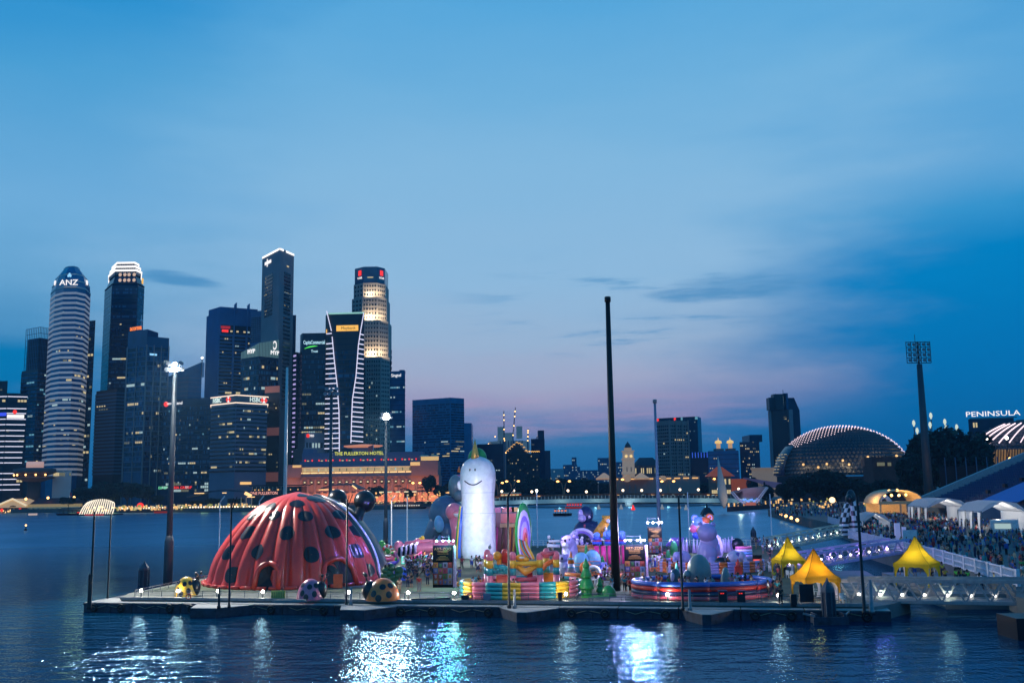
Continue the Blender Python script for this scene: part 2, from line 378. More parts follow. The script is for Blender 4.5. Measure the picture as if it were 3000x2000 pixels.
# tall masts
M_fr = mat('flood_lamp_far', (20, 20, 20), emit=(255, 250, 240), es=110., sample=True)
M_fl = mat('flood_lamp', (20, 20, 20), emit=(255, 250, 240), es=300., sample=True)
def mast(px, py, Y, ptop, r0, r1, label, m=M_grey, z0=0., flood=0, hd_=0, collar=True, name='light_mast', power=0, unlit=False, cat='light mast'):
    r0 *= .52; r1 *= .52; b = P(px, py, Y); zt = EYE+ray(px, ptop)[2]/ray(px, ptop)[1]*Y
    t = thing(name, label, cat, (b.x, Y, z0)); h = zt-z0
    mb = MB(); mb.lathe([(r0, 0), (r1, h)], 16); mb.build('shaft', m, t, True)
    if collar: mb = MB(); mb.lathe([(r0*1.35, 0), (r0*1.35, 6.2), (r0*.97, 7.0)], 16); mb.build('base_sleeve', m, t, True)
    if flood or unlit:
        mb = MB(); mb.bar((-1.15, 0, h), (1.15, 0, h), .12); mb.bar((-.9, 0, h+.9), (1.0, 0, h+.9), .1); mb.bar((0, 0, h), (0, 0, h+1.3), .2); mb.build('lamp_frame', M_dark, t)
        for i, (x, z) in enumerate(((-.25, .1), (.45, .12), (.05, .75), (1.1, .1), (-1.0, .1), (-.75, .9), (.9, .95))):
            lit = i < flood
            k = MB(); k.lathe([(.14, -.4), (.32, 0), (.36, .05)], 12); hd = k.build('lamp_head', M_dark, t, True, (x, -.35, h+z)); hd.rotation_euler = (R(68), 0, R((i-3)*9))
            k = MB(); k.lathe([(.36, 0), (.36, .04)], 12); f = k.build('lens', (M_fl if px < 800 else M_fr) if lit else mat('dull_glass', (120, 130, 140), .2), hd); f.location = (0, 0, .06)
        if power: lamp('flood', 'SPOT', (b.x, Y-1.4, zt+.3), power, (255, 248, 236), 1.2, None, (b.x+(22 if px < 800 else -14), Y-28, 0), 112, .6)
    return t
mast(492, 1690, 137, 1085, .85, .55, 'grey mast with blazing floodlight at the open side of the platform', m=mat('dark_mast', (58, 72, 84), .6, scale=.3), flood=3, power=105000)
b = mast(832, 1600, 176, 1075, .78, .42, 'pale unlit mast rising behind the red ladybird dome', m=mat('pale_mast', (196, 206, 206), .5, scale=.3), collar=False)
mast(966, 1600, 170, 1155, .62, .5, 'dark mast with a round cluster of unlit lamps behind the dome', m=mat('dark_mast', ()), unlit=True)
mast(1130, 1590, 203, 1225, .72, .5, 'slate mast with blazing floodlight between the dome and the white unicorn', flood=3, power=62000, m=mat('dark_mast', ()))
b = mast(1806, 1762, 112, 878, .95, .5, 'thick black mast in front of the fair, topped with a small cap and nothing else', m=mat('black_mast', (9, 12, 18), .5), collar=False, z0=.9, name='black_mast')
mb = MB(); mb.lathe([(.36, 0), (.36, .55), (.3, .6)], 14); h = P(1778, 872, 112).z-.9; mb.build('cap', mat('black_mast', ()), b, True, (0, 0, h-.45))
b = mast(1932, 1560, 196, 1180, .78, .45, 'slim grey mast rising behind the lit poster frame', m=mat('blue_mast', (120, 140, 160), .5), collar=False)
mb = MB(); mb.lathe([(.4, 0), (.4, .7)], 12); h = P(1922, 1172, 196).z; mb.build('cap', M_grey, b, True, (0, 0, h-.5))
# tower of unlit stadium lamps beyond the stand
b = mast(2722, 1450, 330, 1065, 3.0, 1.7, 'dark stadium lamp tower with a square rack beyond the grandstand', m=mat('tower_green', (40, 66, 78), .6), z0=LAND, collar=False, name='stadium_light_tower')
h = P(2686, 1062, 330).z-LAND
mb = MB()
for k in range(5): mb.bar((-4.0, 0, h+k*1.75), (4.0, 0, h+k*1.75), .22)
for k in range(6): mb.bar((-4.0+1.6*k, 0, h), (-4.0+1.6*k, 0, h+7.2), .18)
mb.bar((0, .4, h-1), (0, .4, h+7.2), .5); mb.build('lamp_rack', M_dark, b)
lm = MB(); lm.lathe([(.25, -.4), (.6, 0), (.62, .06)], 8); lm = lm.mesh('lamp_head', mat('lamp_reflector', (96, 108, 116), .35, .3))
for i in range(5):
    for j in range(4): put('lamp_head', lm, b, (-3.2+1.6*i, -.5, h+.85+1.75*j), rot=(R(75), 0, 0))
mb = MB(); mb.bar((-.9, 0, h+7.2), (-.9, 0, h+9.6), .12); mb.build('aerial', M_dark, b)
# hexagonal mooring piles with pointed caps
def pile(px, py, z, w, ytop, label):
    q = G(px, py, z); t = thing('mooring_pile', label, 'pile', (q.x, q.y, -1), .2); h = EYE+ray(px, ytop)[2]/ray(px, ytop)[1]*q.y+1
    mb = MB(); mb.lathe([(w, 0), (w, h-1.3)], 8); mb.build('pile_shaft', mat('pile_metal', (34, 48, 66), .6, .1), t)
    mb = MB(); mb.lathe([(w*1.04, h-1.3), (w*.98, h-1.0), (.12, h-.25), (.05, h)], 8); mb.build('pile_cap', mat('pile_cap', (74, 82, 94), .5, .3), t)
    mb = MB()
    for k in range(8): a = PI*k/4; mb.bar((w*math.cos(a), w*math.sin(a), 0), (w*math.cos(a), w*math.sin(a), h-1.35), .1)
    mb.build('corner_rib', mat('rib_metal', (70, 84, 98), .6), t); return t
pile(2430, 1818, 0, .62, 1690, 'faceted steel mooring pile with pointed cap in front of the orange tent')
pile(421, 1712, 0, .72, 1640, 'faceted steel mooring pile near the floodlight mast foot')
pile(2208, 1578, .5, .62, 1540, 'pale mooring pile at the far platform edge right of the bears')
# collar float round the near pile
q = G(2430, 1826, 0); t = thing('pile_guide', 'small collar float around the steel pile', 'float', (q.x, q.y, 0))
mb = MB(); mb.box((-1.3, .3, .5), (.2, 1.6, .9)); mb.box((1.3, .3, .5), (.2, 1.6, .9)); mb.box((0, -.55, .3), (3.2, .25, .8)); mb.build('collar', M_hull, t)
mb = MB(); mb.bar((-1.3, -.4, .75), (-2.3, .2, .95), .16); mb.build('arm', M_steel, t); mb = MB(); mb.bar((1.3, -.3, .7), (2.0, .4, 1.0), .16); mb.build('arm', M_steel, t)
# ------------------------------------------------------------------ skyline
M_glass = mat('dark_glass', (14, 66, 106), .18, spec=.6, var=.25, scale=.12)
M_glass2 = mat('navy_glass', (4, 36, 66), .25, spec=.4, var=.3, scale=.1)
M_glass3 = mat('teal_glass', (14, 100, 145), .2, spec=.5, var=.2, scale=.12)
M_black = mat('black_facade', (3, 16, 30), .4, var=.2)
M_span = mat('pale_spandrel', (196, 196, 194), .6)
M_spand = mat('dim_spandrel', (52, 92, 126), .6)
M_gst = mat('grey_stone', (128, 128, 134), .8, var=.08, scale=.1)
M_beige = mat('beige_stone', (168, 156, 146), .8, var=.08, scale=.2)
M_void = mat('window_void', (2, 16, 34), .25)
WL = [glow('win_warm', (236, 214, 160), .75), glow('win_cool', (190, 220, 222), .7), glow('win_dim', (150, 150, 120), .45), glow('win_blue', (120, 190, 215), .6)]
PANES = [mat('pane_dark', (2, 22, 44), .12, var=0), mat('pane_mid', (8, 52, 88), .16, var=0), mat('pane_pale', (34, 96, 132), .2, var=0)]
class B:
    def __init__(s, name, label, front, pref, ptop, depth, m, z0=LAND, cat='tower', group=None, body='wall', taper=1.):
        W = [P(px, pref, Y) for px, Y in front]
        k = min(range(len(front)), key=lambda i: front[i][1]); s.zt = P(front[k][0], ptop, front[k][1]).z
        s.Y = front[k][1]; s.px = front[k][0]
        pts = [(w.x, w.y) for w in W]; mx = (pts[0][0]+pts[-1][0])/2; my = (pts[0][1]+pts[-1][1])/2; ml = math.hypot(mx, my); bx, by = mx/ml*depth, my/ml*depth; pts += [(pts[-1][0]+bx, pts[-1][1]+by), (pts[0][0]+bx, pts[0][1]+by)]
        s.n = len(front); cx = sum(p[0] for p in pts)/len(pts); cy = sum(p[1] for p in pts)/len(pts)
        s.c = (cx, cy); s.p = [(x-cx, y-cy) for x, y in pts]; s.z0 = z0; s.h = s.zt-z0
        s.t = thing(name, label, cat, (cx, cy, z0), 0, group)
        if m: mb = MB(); mb.prism(s.p, 0, s.h, taper, (0, 0)); mb.build(body, m, s.t)
        s.cache = {}
    def z(s, py, px=None): return P(px or s.px, py, s.Y).z-s.z0
    def edge(s, i):
        a, b = s.p[i], s.p[i+1]; dx, dy = b[0]-a[0], b[1]-a[1]; L = math.hypot(dx, dy); return a, (dx/L, dy/L), L
    def at(s, i, u, z, off=.1):
        a, d, L = s.edge(i); return (a[0]+d[0]*u*L+d[1]*off, a[1]+d[1]*u*L-d[0]*off, z), math.atan2(d[1], d[0])
    def off(s, proud):
        # footprint pushed outwards
        n = len(s.p); out = []
        for i in range(n):
            a, b, c = s.p[i-1], s.p[i], s.p[(i+1) % n]
            def nr(p, q): dx, dy = q[0]-p[0], q[1]-p[1]; L = math.hypot(dx, dy); return dy/L, -dx/L
            n1, n2 = nr(a, b), nr(b, c); k = proud/max(.35, 1+n1[0]*n2[0]+n1[1]*n2[1]); out.append((b[0]+(n1[0]+n2[0])*k, b[1]+(n1[1]+n2[1])*k))
        return out
    def bands(s, zs, h, m, proud=.4, name='spandrel'):
        mb = MB(); mb.prism(s.off(proud), -h/2, h/2); me = mb.mesh(name, m)
        for z in zs: put(name, me, s.t, (0, 0, z))
    def block(s, k, za, zb, m, name='crown', proud=None):
        mb = MB(); q = s.off(proud) if proud is not None else [(x*k, y*k) for x, y in s.p]; mb.prism(q, za, zb); return mb.build(name, m, s.t)
    def grid(s, i, nc, nr, za, zb, m=M_void, fw=.6, fh=.6, u0=.04, u1=.96, name='window_grid', off=.06, single=False):
        a, d, L = s.edge(i); cw = L*(u1-u0)/nc; ch = (zb-za)/nr; rz = math.atan2(d[1], d[0])
        if single:
            mb = MB(); mb.box((0, 0, 0), (cw*fw, .2, ch*fh)); me = mb.mesh(name, m)
        mb = MB()
        for r in range(nr):
            for c in range(nc):
                q, _ = s.at(i, u0+(u1-u0)*(c+.5)/nc, za+ch*(r+.5), off)
                if single: put(name, me, s.t, q, rz)
                else: mb.box(q, (cw*fw, .2, ch*fh), rz)
        if not single: stuff(mb.build(name, m, s.t))
    def panes(s, i, nc, nr, za, zb, u0=.02, u1=.98, ks=(5, 3, 1)):
        a, d, L = s.edge(i); cw = L*(u1-u0)/nc; ch = (zb-za)/nr; rz = math.atan2(d[1], d[0]); mb = MB(); r = random.Random(int(s.px)+i)
        for r_ in range(nr):
            row = r.random()
            for c in range(nc):
                mb.k = r.choices((0, 1, 2), ks)[0] if row < .8 else r.choice((1, 2)); q, _ = s.at(i, u0+(u1-u0)*(c+.5)/nc, za+ch*(r_+.5), .03+.03*r.random()); mb.box(q, (cw*.86, .12, ch*.62), rz)
        stuff(mb.build('glass_panes', PANES, s.t))
    def lit(s, i, nc, nr, za, zb, n, fw=.8, fh=.45, u0=.03, u1=.97, pal=(0, 0, 1, 2), rows=None, off=.12, run=3):
        a, d, L = s.edge(i); cw = L*(u1-u0)/nc; ch = (zb-za)/nr; used = set()
        while n > 0:
            r = rnd.choice(rows) if rows else rnd.randrange(nr); c = rnd.randrange(nc); w = WL[rnd.choice(pal)]
            for k in range(rnd.randint(1, run)):
                cc = c+k
                if cc >= nc or (r, cc) in used or n <= 0: n -= .2; continue
                used.add((r, cc)); key = (round(cw, 2), round(ch, 2), w.name, fw, fh)
                if key not in s.cache:
                    mb = MB(); mb.box((0, 0, 0), (cw*fw, .2, ch*fh)); s.cache[key] = mb.mesh('window', w)
                q, rz = s.at(i, u0+(u1-u0)*(cc+.5)/nc, za+ch*(r+.5), off); put('window', s.cache[key], s.t, q, rz); n -= 1
    def sign(s, i, u, z, txt, size, m, off=.5, sx=1., name='sign'):
        q, rz = s.at(i, u, z, off); return text(txt, size, m, s.t, q, rz, name, .04, sx=sx)
    def plate(s, i, u, z, w, h, m, name='sign_panel', off=.4, d=.4):
        q, rz = s.at(i, u, z, off); mb = MB(); mb.box((0, 0, 0), (w, d, h)); o = mb.build(name, m, s.t); o.location = q; o.rotation_euler = (0, 0, rz); return o
def px2m(n, Y): return n*Y/F
def zs(a, b, n): return [a+(b-a)*i/(n-1) for i in range(n)]

# 1 low office with white light lines
b = B('office_block', 'black waterfront office block striped with white light lines', [(-140, 745), (20, 742), (79, 748)], 1200, 1150, 40, M_black, cat='office')
lw = MB(); lw.box((0, 0, 0), (1, .35, 1)); lw = lw.mesh('light_line', M_lite)
for py, u in ((1160, 1), (1195, .98), (1209, .97), (1226, .97), (1242, .96), (1259, .95), (1275, .94), (1291, .93), (1306, .92), (1323, .9), (1339, .9), (1354, .9), (1385, .55), (1402, .7), (1418, .86), (1433, .86)):
    z = b.z(py)
    for i in (0, 1):
        a, d, L = b.edge(i); uu = 1 if i == 0 else u; q, rz = b.at(i, uu/2, z, .3); put('light_line', lw, b.t, q, rz, (L*uu*.985, 1, .62))
b.plate(0, .86, b.z(1212), 12, 2.6, glow('sign_blue', (60, 80, 235), 1.1), 'sign_panel'); b.plate(1, .45, b.z(1218), 11.5, 2.6, glow('white_sign', (250, 245, 245), 1.2), 'sign_panel', .7)
mb = MB(); mb.ell((0, 0, 0), (1.6, .3, 1.6), 12, 6); o = mb.build('sign_disc', M_red, b.t); o.location = b.at(1, .4, b.z(1205), .9)[0]
b.lit(0, 14, 18, b.z(1430), b.z(1165), 14, pal=(0, 2)); b.lit(1, 6, 18, b.z(1430), b.z(1165), 12, pal=(0, 0, 2), run=4)
b = B('far_tower', 'small dark roof block peeping over the striped waterfront office', [(-20, 900), (22, 900)], 1130, 1115, 20, M_black)
b.lit(0, 6, 40, 20, b.h, 4)

# 2 caged tower
b = B('apartment_tower', 'dark tower with a see-through steel cage crown beside the curved pale-banded tower', [(62, 905), (110, 890), (152, 905)], 1120, 1080, 30, M_black)
z0, z1 = b.z(1080), b.z(955)
inner = MB(); inner.prism([(x*.72, y*.72) for x, y in b.p], z0, b.z(985)); inner.build('penthouse_core', M_black, b.t)
mb = MB(); q = [(x*.86, y*.86) for x, y in b.p]
for i in range(2):
    for k in range(9):
        u = k/8; x = q[i][0]+(q[i+1][0]-q[i][0])*u; y = q[i][1]+(q[i+1][1]-q[i][1])*u; mb.bar((x, y, z0), (x, y, z1), .35)
    for k in range(7): z = z0+(z1-z0)*(k+1)/7; mb.bar((q[i][0], q[i][1], z), (q[i+1][0], q[i+1][1], z), .3)
mb.build('steel_cage', M_spand, b.t)
b.bands(zs(b.z(1380), b.z(1090), 26), .5, M_spand, .5)
b.lit(0, 6, 28, b.z(1400), b.z(1090), 16, pal=(1, 3, 3)); b.panes(0, 8, 27, b.z(1385), b.z(1085)); b.panes(1, 8, 27, b.z(1385), b.z(1085)); b.lit(1, 7, 28, b.z(1400), b.z(1090), 22, pal=(1, 3, 0), run=2)

# 3 curved pale-banded tower
fr_ = [(139, 880), (152, 862), (176, 852), (214, 852), (241, 862), (256, 884)]
b = B('banded_tower', 'curved office tower ringed by pale bands with a rounded crown', fr_, 1050, 850, 34, M_glass3)
H0 = b.h; ztop = b.z(768, 200)
mb = MB(); rs = []
for k in range(9):
    t = k/8; z = H0+(ztop-H0)*t; s_ = 1-.62*t**2.4; rs.append([(x*s_, y*s_, z) for x, y in b.p])
mb.rings(rs); mb.build('crown', M_glass3, b.t)
for t in (.98, .62, .35, .12): mb = MB(); s_ = 1-.62*t**2.4; z = H0+(ztop-H0)*t; mb.prism([(x*s_*1.02, y*s_*1.02) for x, y in b.p], z-.7, z+.7); mb.build('spandrel', M_span, b.t)
b.bands(zs(b.z(1388), b.z(858), 37), 1.9, mat('lit_spandrel', (190, 192, 194), .6, emit=(176, 176, 180), es=.27), .35)  # light on the bands is put into the cladding as emission, no lamps
b.sign(2, .5, H0+(ztop-H0)*.25, 'ANZ', 7.0, glow('white_sign', ()), 3.2, 1.1)
for dx, dz in ((-.9, 0), (.9, 0), (0, 1.5)): mb = MB(); mb.ell((0, 0, 0), (1.0, .3, 1.15), 10, 6); o = mb.build('sign_petal', glow('sign_lightblue', (150, 215, 255), 1.1), b.t); q = b.at(2, .5, H0+(ztop-H0)*.5, 2.4)[0]; o.location = (q[0]+dx, q[1], q[2]+dz)
for i, u in ((0, .75), (4, .25)): b.plate(i, u, H0+(ztop-H0)*.40, 5, 3.6, glow('white_sign', ()), 'sign_panel', -.2, .8)
for i, n in ((0, 6), (1, 16), (2, 34), (3, 26), (4, 10)): b.lit(i, 9 if i in (2, 3) else 6, 37, b.z(1395), b.z(865), n, .85, .38, rows=list(range(0, 18))*3+list(range(18, 36)), run=4, off=.2)
b = B('dark_tower', 'dark slab tower standing close behind the pale-banded tower', [(238, 930), (277, 925)], 1000, 937, 30, M_glass2)
b.lit(0, 4, 30, 20, b.h, 26, .7, .4, run=3); b.panes(0, 6, 40, 10, b.h-2)

# 4 tall dark tower with white lit tiered crown
b = B('crowned_tower', 'tall black tower topped with three bright white lit tiers', [(300, 960), (321, 930), (398, 930), (417, 945)], 1000, 838, 40, M_glass2)
za = b.h; zt = b.z(806, 350)
mb = MB(); mb.rings([[(x, y, za) for x, y in b.p], [(x*.8, y*.8, zt) for x, y in b.p]]); mb.build('shoulder', M_glass2, b.t)
e1 = glow('crown_white', (255, 250, 246), 1.5)
for k, (py, kx) in enumerate(((788, .86), (776, .79), (763, .70))):
    z = b.z(py, 350); b.block(kx, z-.75, z+.75, e1, 'lit_tier'); b.block(kx*.93, z-4.2, z-.75, M_black, 'tier_core')
    mb = MB(); q = [(x*kx*.95, y*kx*.95) for x, y in b.p]
    for i in range(3):
        for j in range(10): u = j/10; mb.bar((q[i][0]+(q[i+1][0]-q[i][0])*u, q[i][1]+(q[i+1][1]-q[i][1])*u, z-4.0), (q[i][0]+(q[i+1][0]-q[i][0])*u, q[i][1]+(q[i+1][1]-q[i][1])*u, z-.8), .35)
    stuff(mb.build('tier_fin', M_span, b.t))
for u in (.3, .48, .64, .84):
    for z in (b.z(804, 350), b.z(820, 350)): mb = MB(); mb.ell((0, 0, 0), (1.6, .3, 1.7), 10, 6); o = mb.build('round_lamp', glow('roundlamp', (240, 205, 180), .75), b.t); o.location = b.at(1, u, z, .3)[0]
b.plate(2, .6, b.z(818), 3.4, 5.4, glow('sign_gold', (250, 190, 70), 1.1), 'sign_panel')
b.lit(1, 9, 60, b.z(1300), b.z(830), 12, .6, .4, run=1); b.lit(1, 9, 60, b.z(1300), b.z(830), 14, .95, .6, rows=[31, 24], run=5)
b.bands(zs(b.z(1290), b.z(830), 30), .25, M_black, .15); b.panes(1, 14, 44, b.z(1290), b.z(842), ks=(9, 1, 0)); b.panes(0, 4, 44, b.z(1290), b.z(842), ks=(4, 5, 1)); b.panes(2, 4, 44, b.z(1290), b.z(842), ks=(4, 5, 1))
b = B('stepped_podium_tower', 'wide black lower block ribbed with dark floor lines under the crowned tower', [(280, 890), (340, 872), (380, 880)], 1200, 1138, 40, M_black)
b.bands(zs(b.z(1385), b.z(1150), 24), 1.5, M_spand, .7); b.lit(1, 5, 24, b.z(1390), b.z(1150), 8, .5, .3, run=1); b.lit(0, 8, 24, b.z(1390), b.z(1150), 8, .5, .35, rows=[20, 19], run=4)

# 5 framed glass building with orange sign
b = B('framed_office_tower', 'blue glass office tower gridded with pale frames under an orange roof sign', [(368, 840), (425, 826), (490, 838)], 1150, 1008, 34, M_glass)
b.block(1, b.h, b.h+7, M_glass, 'upper_storey'); mb = MB(); q = b.p; mb.prism([q[0], q[1], (q[1][0]+2, q[1][1]+20), (q[0][0], q[0][1]+24)], b.h+7, b.h+13); mb.build('roof_block', M_glass, b.t)
b.bands(zs(b.z(1380), b.z(1012), 26), .55, M_spand, .25)
mb = MB()
for i, us in ((0, (0, .03, .5, 1)), (1, (0, .33, .66, 1))):
    for u in us:
        p0, _ = b.at(i, u, 0, .3); mb.bar(p0, (p0[0], p0[1], b.h), .8)
stuff(mb.build('frame_rib', M_gst, b.t))
b.sign(0, .42, b.h+15.5, 'acorma', 6.4, glow('orange_sign', (255, 130, 50), 1.2), .5, .8)
mb = MB(); mb.tube([(-8, 4, b.h+12), (-8, 4, b.h+30)], .35, 6); mb.ell((-8, 4, b.h+25), 1.3, 8, 5); mb.build('roof_mast', M_white, b.t)
b.lit(0, 10, 26, b.z(1385), b.z(1020), 8, .9, .6, pal=(1,), rows=[18], run=8); b.lit(0, 10, 26, b.z(1385), b.z(1020), 22, .7, .5, rows=[12, 9, 8, 6, 3, 14], run=4); b.lit(1, 10, 26, b.z(1385), b.z(1020), 16, .6, .5, run=3)
b.plate(1, .3, b.z(1036), 6, 1.6, glow('sign_lightblue', ()), 'sign_panel'); b.panes(0, 16, 25, b.z(1380), b.z(1012)); b.panes(1, 14, 25, b.z(1380), b.z(1012))
# 6 faint stepped glass building and dark block with the red fan logo
b = B('glass_tower', 'hazy teal glass tower with a tall blade behind the floodlight mast', [(486, 960), (552, 950), (590, 960)], 1120, 1098, 34, M_glass3)
mb = MB(); q = b.p; mb.add([(q[0][0]*.9, q[0][1], b.h), (q[2][0], q[2][1], b.h), (q[2][0], q[2][1], b.h+14), (q[0][0]*.9, q[0][1]+8, b.h), (q[2][0], q[2][1]+8, b.h), (q[2][0], q[2][1]+8, b.h+14)], [(0, 1, 2), (5, 4, 3), (0, 2, 5, 3), (1, 4, 5, 2), (0, 3, 4, 1)]); mb.build('sloped_roof', M_glass3, b.t)
mb = MB(); mb.bar((q[2][0], q[2][1], b.h), (q[2][0], q[2][1], b.h+17), .8); mb.build('blade', M_gst, b.t); mb = MB(); mb.ell((q[2][0], q[2][1], b.h+18), .9, 8, 5); mb.build('beacon', M_bulb, b.t)
b.bands(zs(10, b.h-2, 26), .4, M_spand, .2)
b = B('navy_office_tower', 'broad navy office block with a red fan logo at its roof corner', [(476, 800), (620, 792)], 1250, 1163, 40, M_glass2)
b.bands(zs(8, b.h-6, 18), .3, M_black, .2); b.sign(0, .21, b.h-3.6, 'GuocoLand', 3.6, glow('white_sign', ()), .5, .95)
mb = MB(); mb.ell((0, 0, 0), (2, .3, 2.1), 6, 5); o = mb.build('sign_fan', M_red, b.t); o.location = b.at(0, .065, b.h-4.2, .5)[0]
b.lit(0, 24, 18, 8, b.h-8, 30, .8, .35, rows=[9, 9, 6, 4, 2, 12], run=4, pal=(0, 1, 2)); b.lit(0, 24, 18, 8, b.h-8, 16, .5, .35, run=1, pal=(1, 3, 2)); b.panes(0, 40, 17, 12, b.h-6)
b.sign(0, .06, 13.5, 'BNP', 3.2, glow('sign_green', (120, 230, 170), .9), .5, 1.4); b.sign(0, .44, 13.5, 'ARIA GROUP', 3.0, M_red, .5, 1.)
for py in (1415, 1424, 1434): b.lit(0, 24, 1, b.z(py)-1, b.z(py)+1, 12, .8, .9, pal=(2, 1), run=4)

# 7 finned tower
b = B('finned_tower', 'broad blue grey tower with two roof fins and a red glowing sky floor', [(603, 880), (640, 862), (760, 880)], 1000, 915, 60, mat('blue_stone', (40, 104, 152), .7, var=.1, scale=.1))
b.block(.92, b.h, b.h+6, mat('blue_stone', ()), 'roof_block')
for u in (.35, .67):
    q, rz = b.at(1, u, b.h+2, .6); mb = MB(); mb.add([(0, 0, -60), (0, 6, -60), (0, 6, 9), (0, 0, 6), (.9, 0, -60), (.9, 6, -60), (.9, 6, 9), (.9, 0, 6)], [(0, 1, 2, 3), (7, 6, 5, 4), (0, 4, 5, 1), (1, 5, 6, 2), (2, 6, 7, 3), (3, 7, 4, 0)]); o = mb.build('fin', mat('blue_stone', ()), b.t); o.location = q
za, zb = b.z(975), b.z(950)
b.plate(1, .5, (za+zb)/2, b.edge(1)[2]*.9, (zb-za), M_void, 'sky_floor', .2)
for u, c in ((.1, 'red'), (.15, 'red'), (.2, 'red'), (.3, 'w'), (.45, 'w'), (.62, 'w'), (.72, 'b'), (.88, 'w')): b.plate(1, u, za+2.4, 1.9, 2.2 if c == 'red' else 1.3, M_red if c == 'red' else WL[0] if c == 'w' else WL[1], 'window', .6)
b.plate(1, .16, zb-2, 8, 2.4, glow('red_dim', (200, 40, 40), .6), 'sky_sign', .5)
mbk = MB(); mbk.box((0, 0, 0), (1, .4, 1)); wb = mbk.mesh('window_band', M_void)
for k in range(17):
    z = b.z(1150)+(b.z(985)-b.z(1150))*k/16
    for u0, u1 in ((.03, .33), (.37, .65), (.69, .97)): q, rz = b.at(1, (u0+u1)/2, z, .1); put('window_band', wb, b.t, q, rz, (b.edge(1)[2]*(u1-u0), 1, 1.7))
b.lit(1, 18, 17, b.z(1155), b.z(985), 16, .5, .4, run=2, off=.4); b.lit(1, 18, 1, b.z(1152), b.z(1144), 9, .9, .7, run=5, off=.4)

# 8 block with glowing crown
b = B('glow_crowned_tower', 'black glass block wearing a pale green glowing crown with white letters', [(706, 800), (758, 786), (815, 800)], 1080, 1042, 40, M_glass2)
gm = mat('crown_glass', (120, 150, 150), .3, emit=(120, 160, 150), es=.32)
mb = MB(); q = b.off(.2); zz = b.h; mb.add([(x, y, zz) for x, y in q]+[(q[0][0], q[0][1], zz+5), (q[1][0], q[1][1], zz+10.5), (q[2][0], q[2][1], zz+15), (q[3][0], q[3][1], zz+15), (q[4][0], q[4][1], zz+5)],
      [(0, 1, 6, 5), (1, 2, 7, 6), (2, 3, 8, 7), (3, 4, 9, 8), (4, 0, 5, 9), (5, 6, 7, 8, 9), (4, 3, 2, 1, 0)]); mb.build('crown', gm, b.t)
mb = MB()
for i in (0, 1):
    for k in range(14): p0, _ = b.at(i, k/13, zz, .4); mb.bar(p0, (p0[0], p0[1], zz+(5+5*k/13 if i == 0 else 10.5+4.5*k/13)), .3)
stuff(mb.build('crown_fin', mat('crown_fin', (60, 80, 84)), b.t))
b.sign(0, .6, zz+4.5, 'MYP', 5.0, glow('white_sign', ()), .8); b.sign(1, .78, zz+3.8, 'MYP', 4.8, glow('white_sign', ()), .8, .9)
mb = MB(); mb.torus((0, 0, 0), 2.3, .5, 20, 6, Matrix.Rotation(PI/2, 3, 'X')); o = mb.build('sign_ring', glow('white_sign', ()), b.t); o.location = b.at(1, .76, zz+10, .9)[0]; o.scale = (.6, 1, 1.3)
b.bands(zs(6, zz-2, 26), .25, M_black, .15); b.panes(0, 18, 25, 6, zz-2); b.panes(1, 20, 25, 6, zz-2)
b.lit(1, 16, 26, 4, zz-2, 34, .85, .5, rows=[24, 22, 18, 17, 13, 20, 9], run=6); b.lit(0, 14, 26, 4, zz-2, 20, .8, .45, rows=[24, 22, 20, 15, 12], run=3)
# 9 tallest grey tower
b = B('tallest_tower', 'tallest slender grey stone tower with white lines along its wedge top', [(767, 832), (818, 800), (860, 823)], 830, 725, 34, M_gst)
for i, us in ((0, ((.02, .7), (.72, .99))), (1, ((.01, .24), (.42, .83), (.86, .98)))):
    for a_, e_ in us: b.plate(i, (a_+e_)/2, b.h-.9, b.edge(i)[2]*(e_-a_), 1.5, glow('crown_white', ()), 'roof_light', .3)
for k in range(9): b.plate(0, .2+.04*k, b.h-7.5+(.0), 1.1, 2.6 if k != 3 else 6.5, glow('white_sign', ()), 'sign_letter', .4)
z1, z0 = b.z(765), b.z(910)
for k in range(12):
    z = z1-8-(z1-z0-8)*k/11
    q, rz = b.at(0, .42, z, .1); put('window_band', wb, b.t, q, rz, (b.edge(0)[2]*.44, 1, 2.0)); q, rz = b.at(1, .55, z, .1); put('window_band', wb, b.t, q, rz, (b.edge(1)[2]*.44, 1, 2.0))
for k in range(22):
    z = b.z(925)-(b.z(925)-b.z(1180))*k/21; q, rz = b.at(1, .55, z, .1); put('window_band', wb, b.t, q, rz, (b.edge(1)[2]*.46, 1, 1.7))
b.lit(1, 8, 24, z0, z1-8, 12, .4, .3, .33, .77, pal=(1, 0), rows=[12, 12, 4, 8], run=5, off=.35); b.lit(0, 10, 12, z0, z1-8, 9, .35, .25, .18, .4, pal=(0,), run=1, off=.4); b.plate(1, .55, b.z(770), 3, .9, WL[0], 'window', .4)
b = B('grey_stone_tower', 'lower grey stone tower joined to the tallest one on its seaward side', [(735, 846), (768, 840)], 960, 908, 30, mat('shade_stone', (70, 104, 140), .8, var=.1, scale=.1))
b.grid(0, 6, 13, b.z(1000), b.z(925), fw=.75, fh=.55, u0=.02, u1=.98)
b = B('purple_lit_tower', 'narrow dark tower dashed with lilac lights next to the tallest tower', [(852, 850), (868, 842), (885, 852)], 1100, 1030, 30, M_glass2)
for k in range(22): b.plate(0, .72, b.z(1040)-(b.z(1040)-b.z(1335))*k/21, 4.4, .9 if k % 3 else 1.5, glow('lilac', (190, 175, 240), .9), 'light_dash', .3)
for k in range(8): b.plate(1, .7, b.z(1060)-(b.z(1060)-b.z(1250))*k/7, 3.2, .8, glow('lilac', ()), 'light_dash', .3)
b = B('navy_slab', 'thin navy slab rising just behind the tallest tower', [(855, 900), (867, 900)], 960, 922, 20, M_glass2)
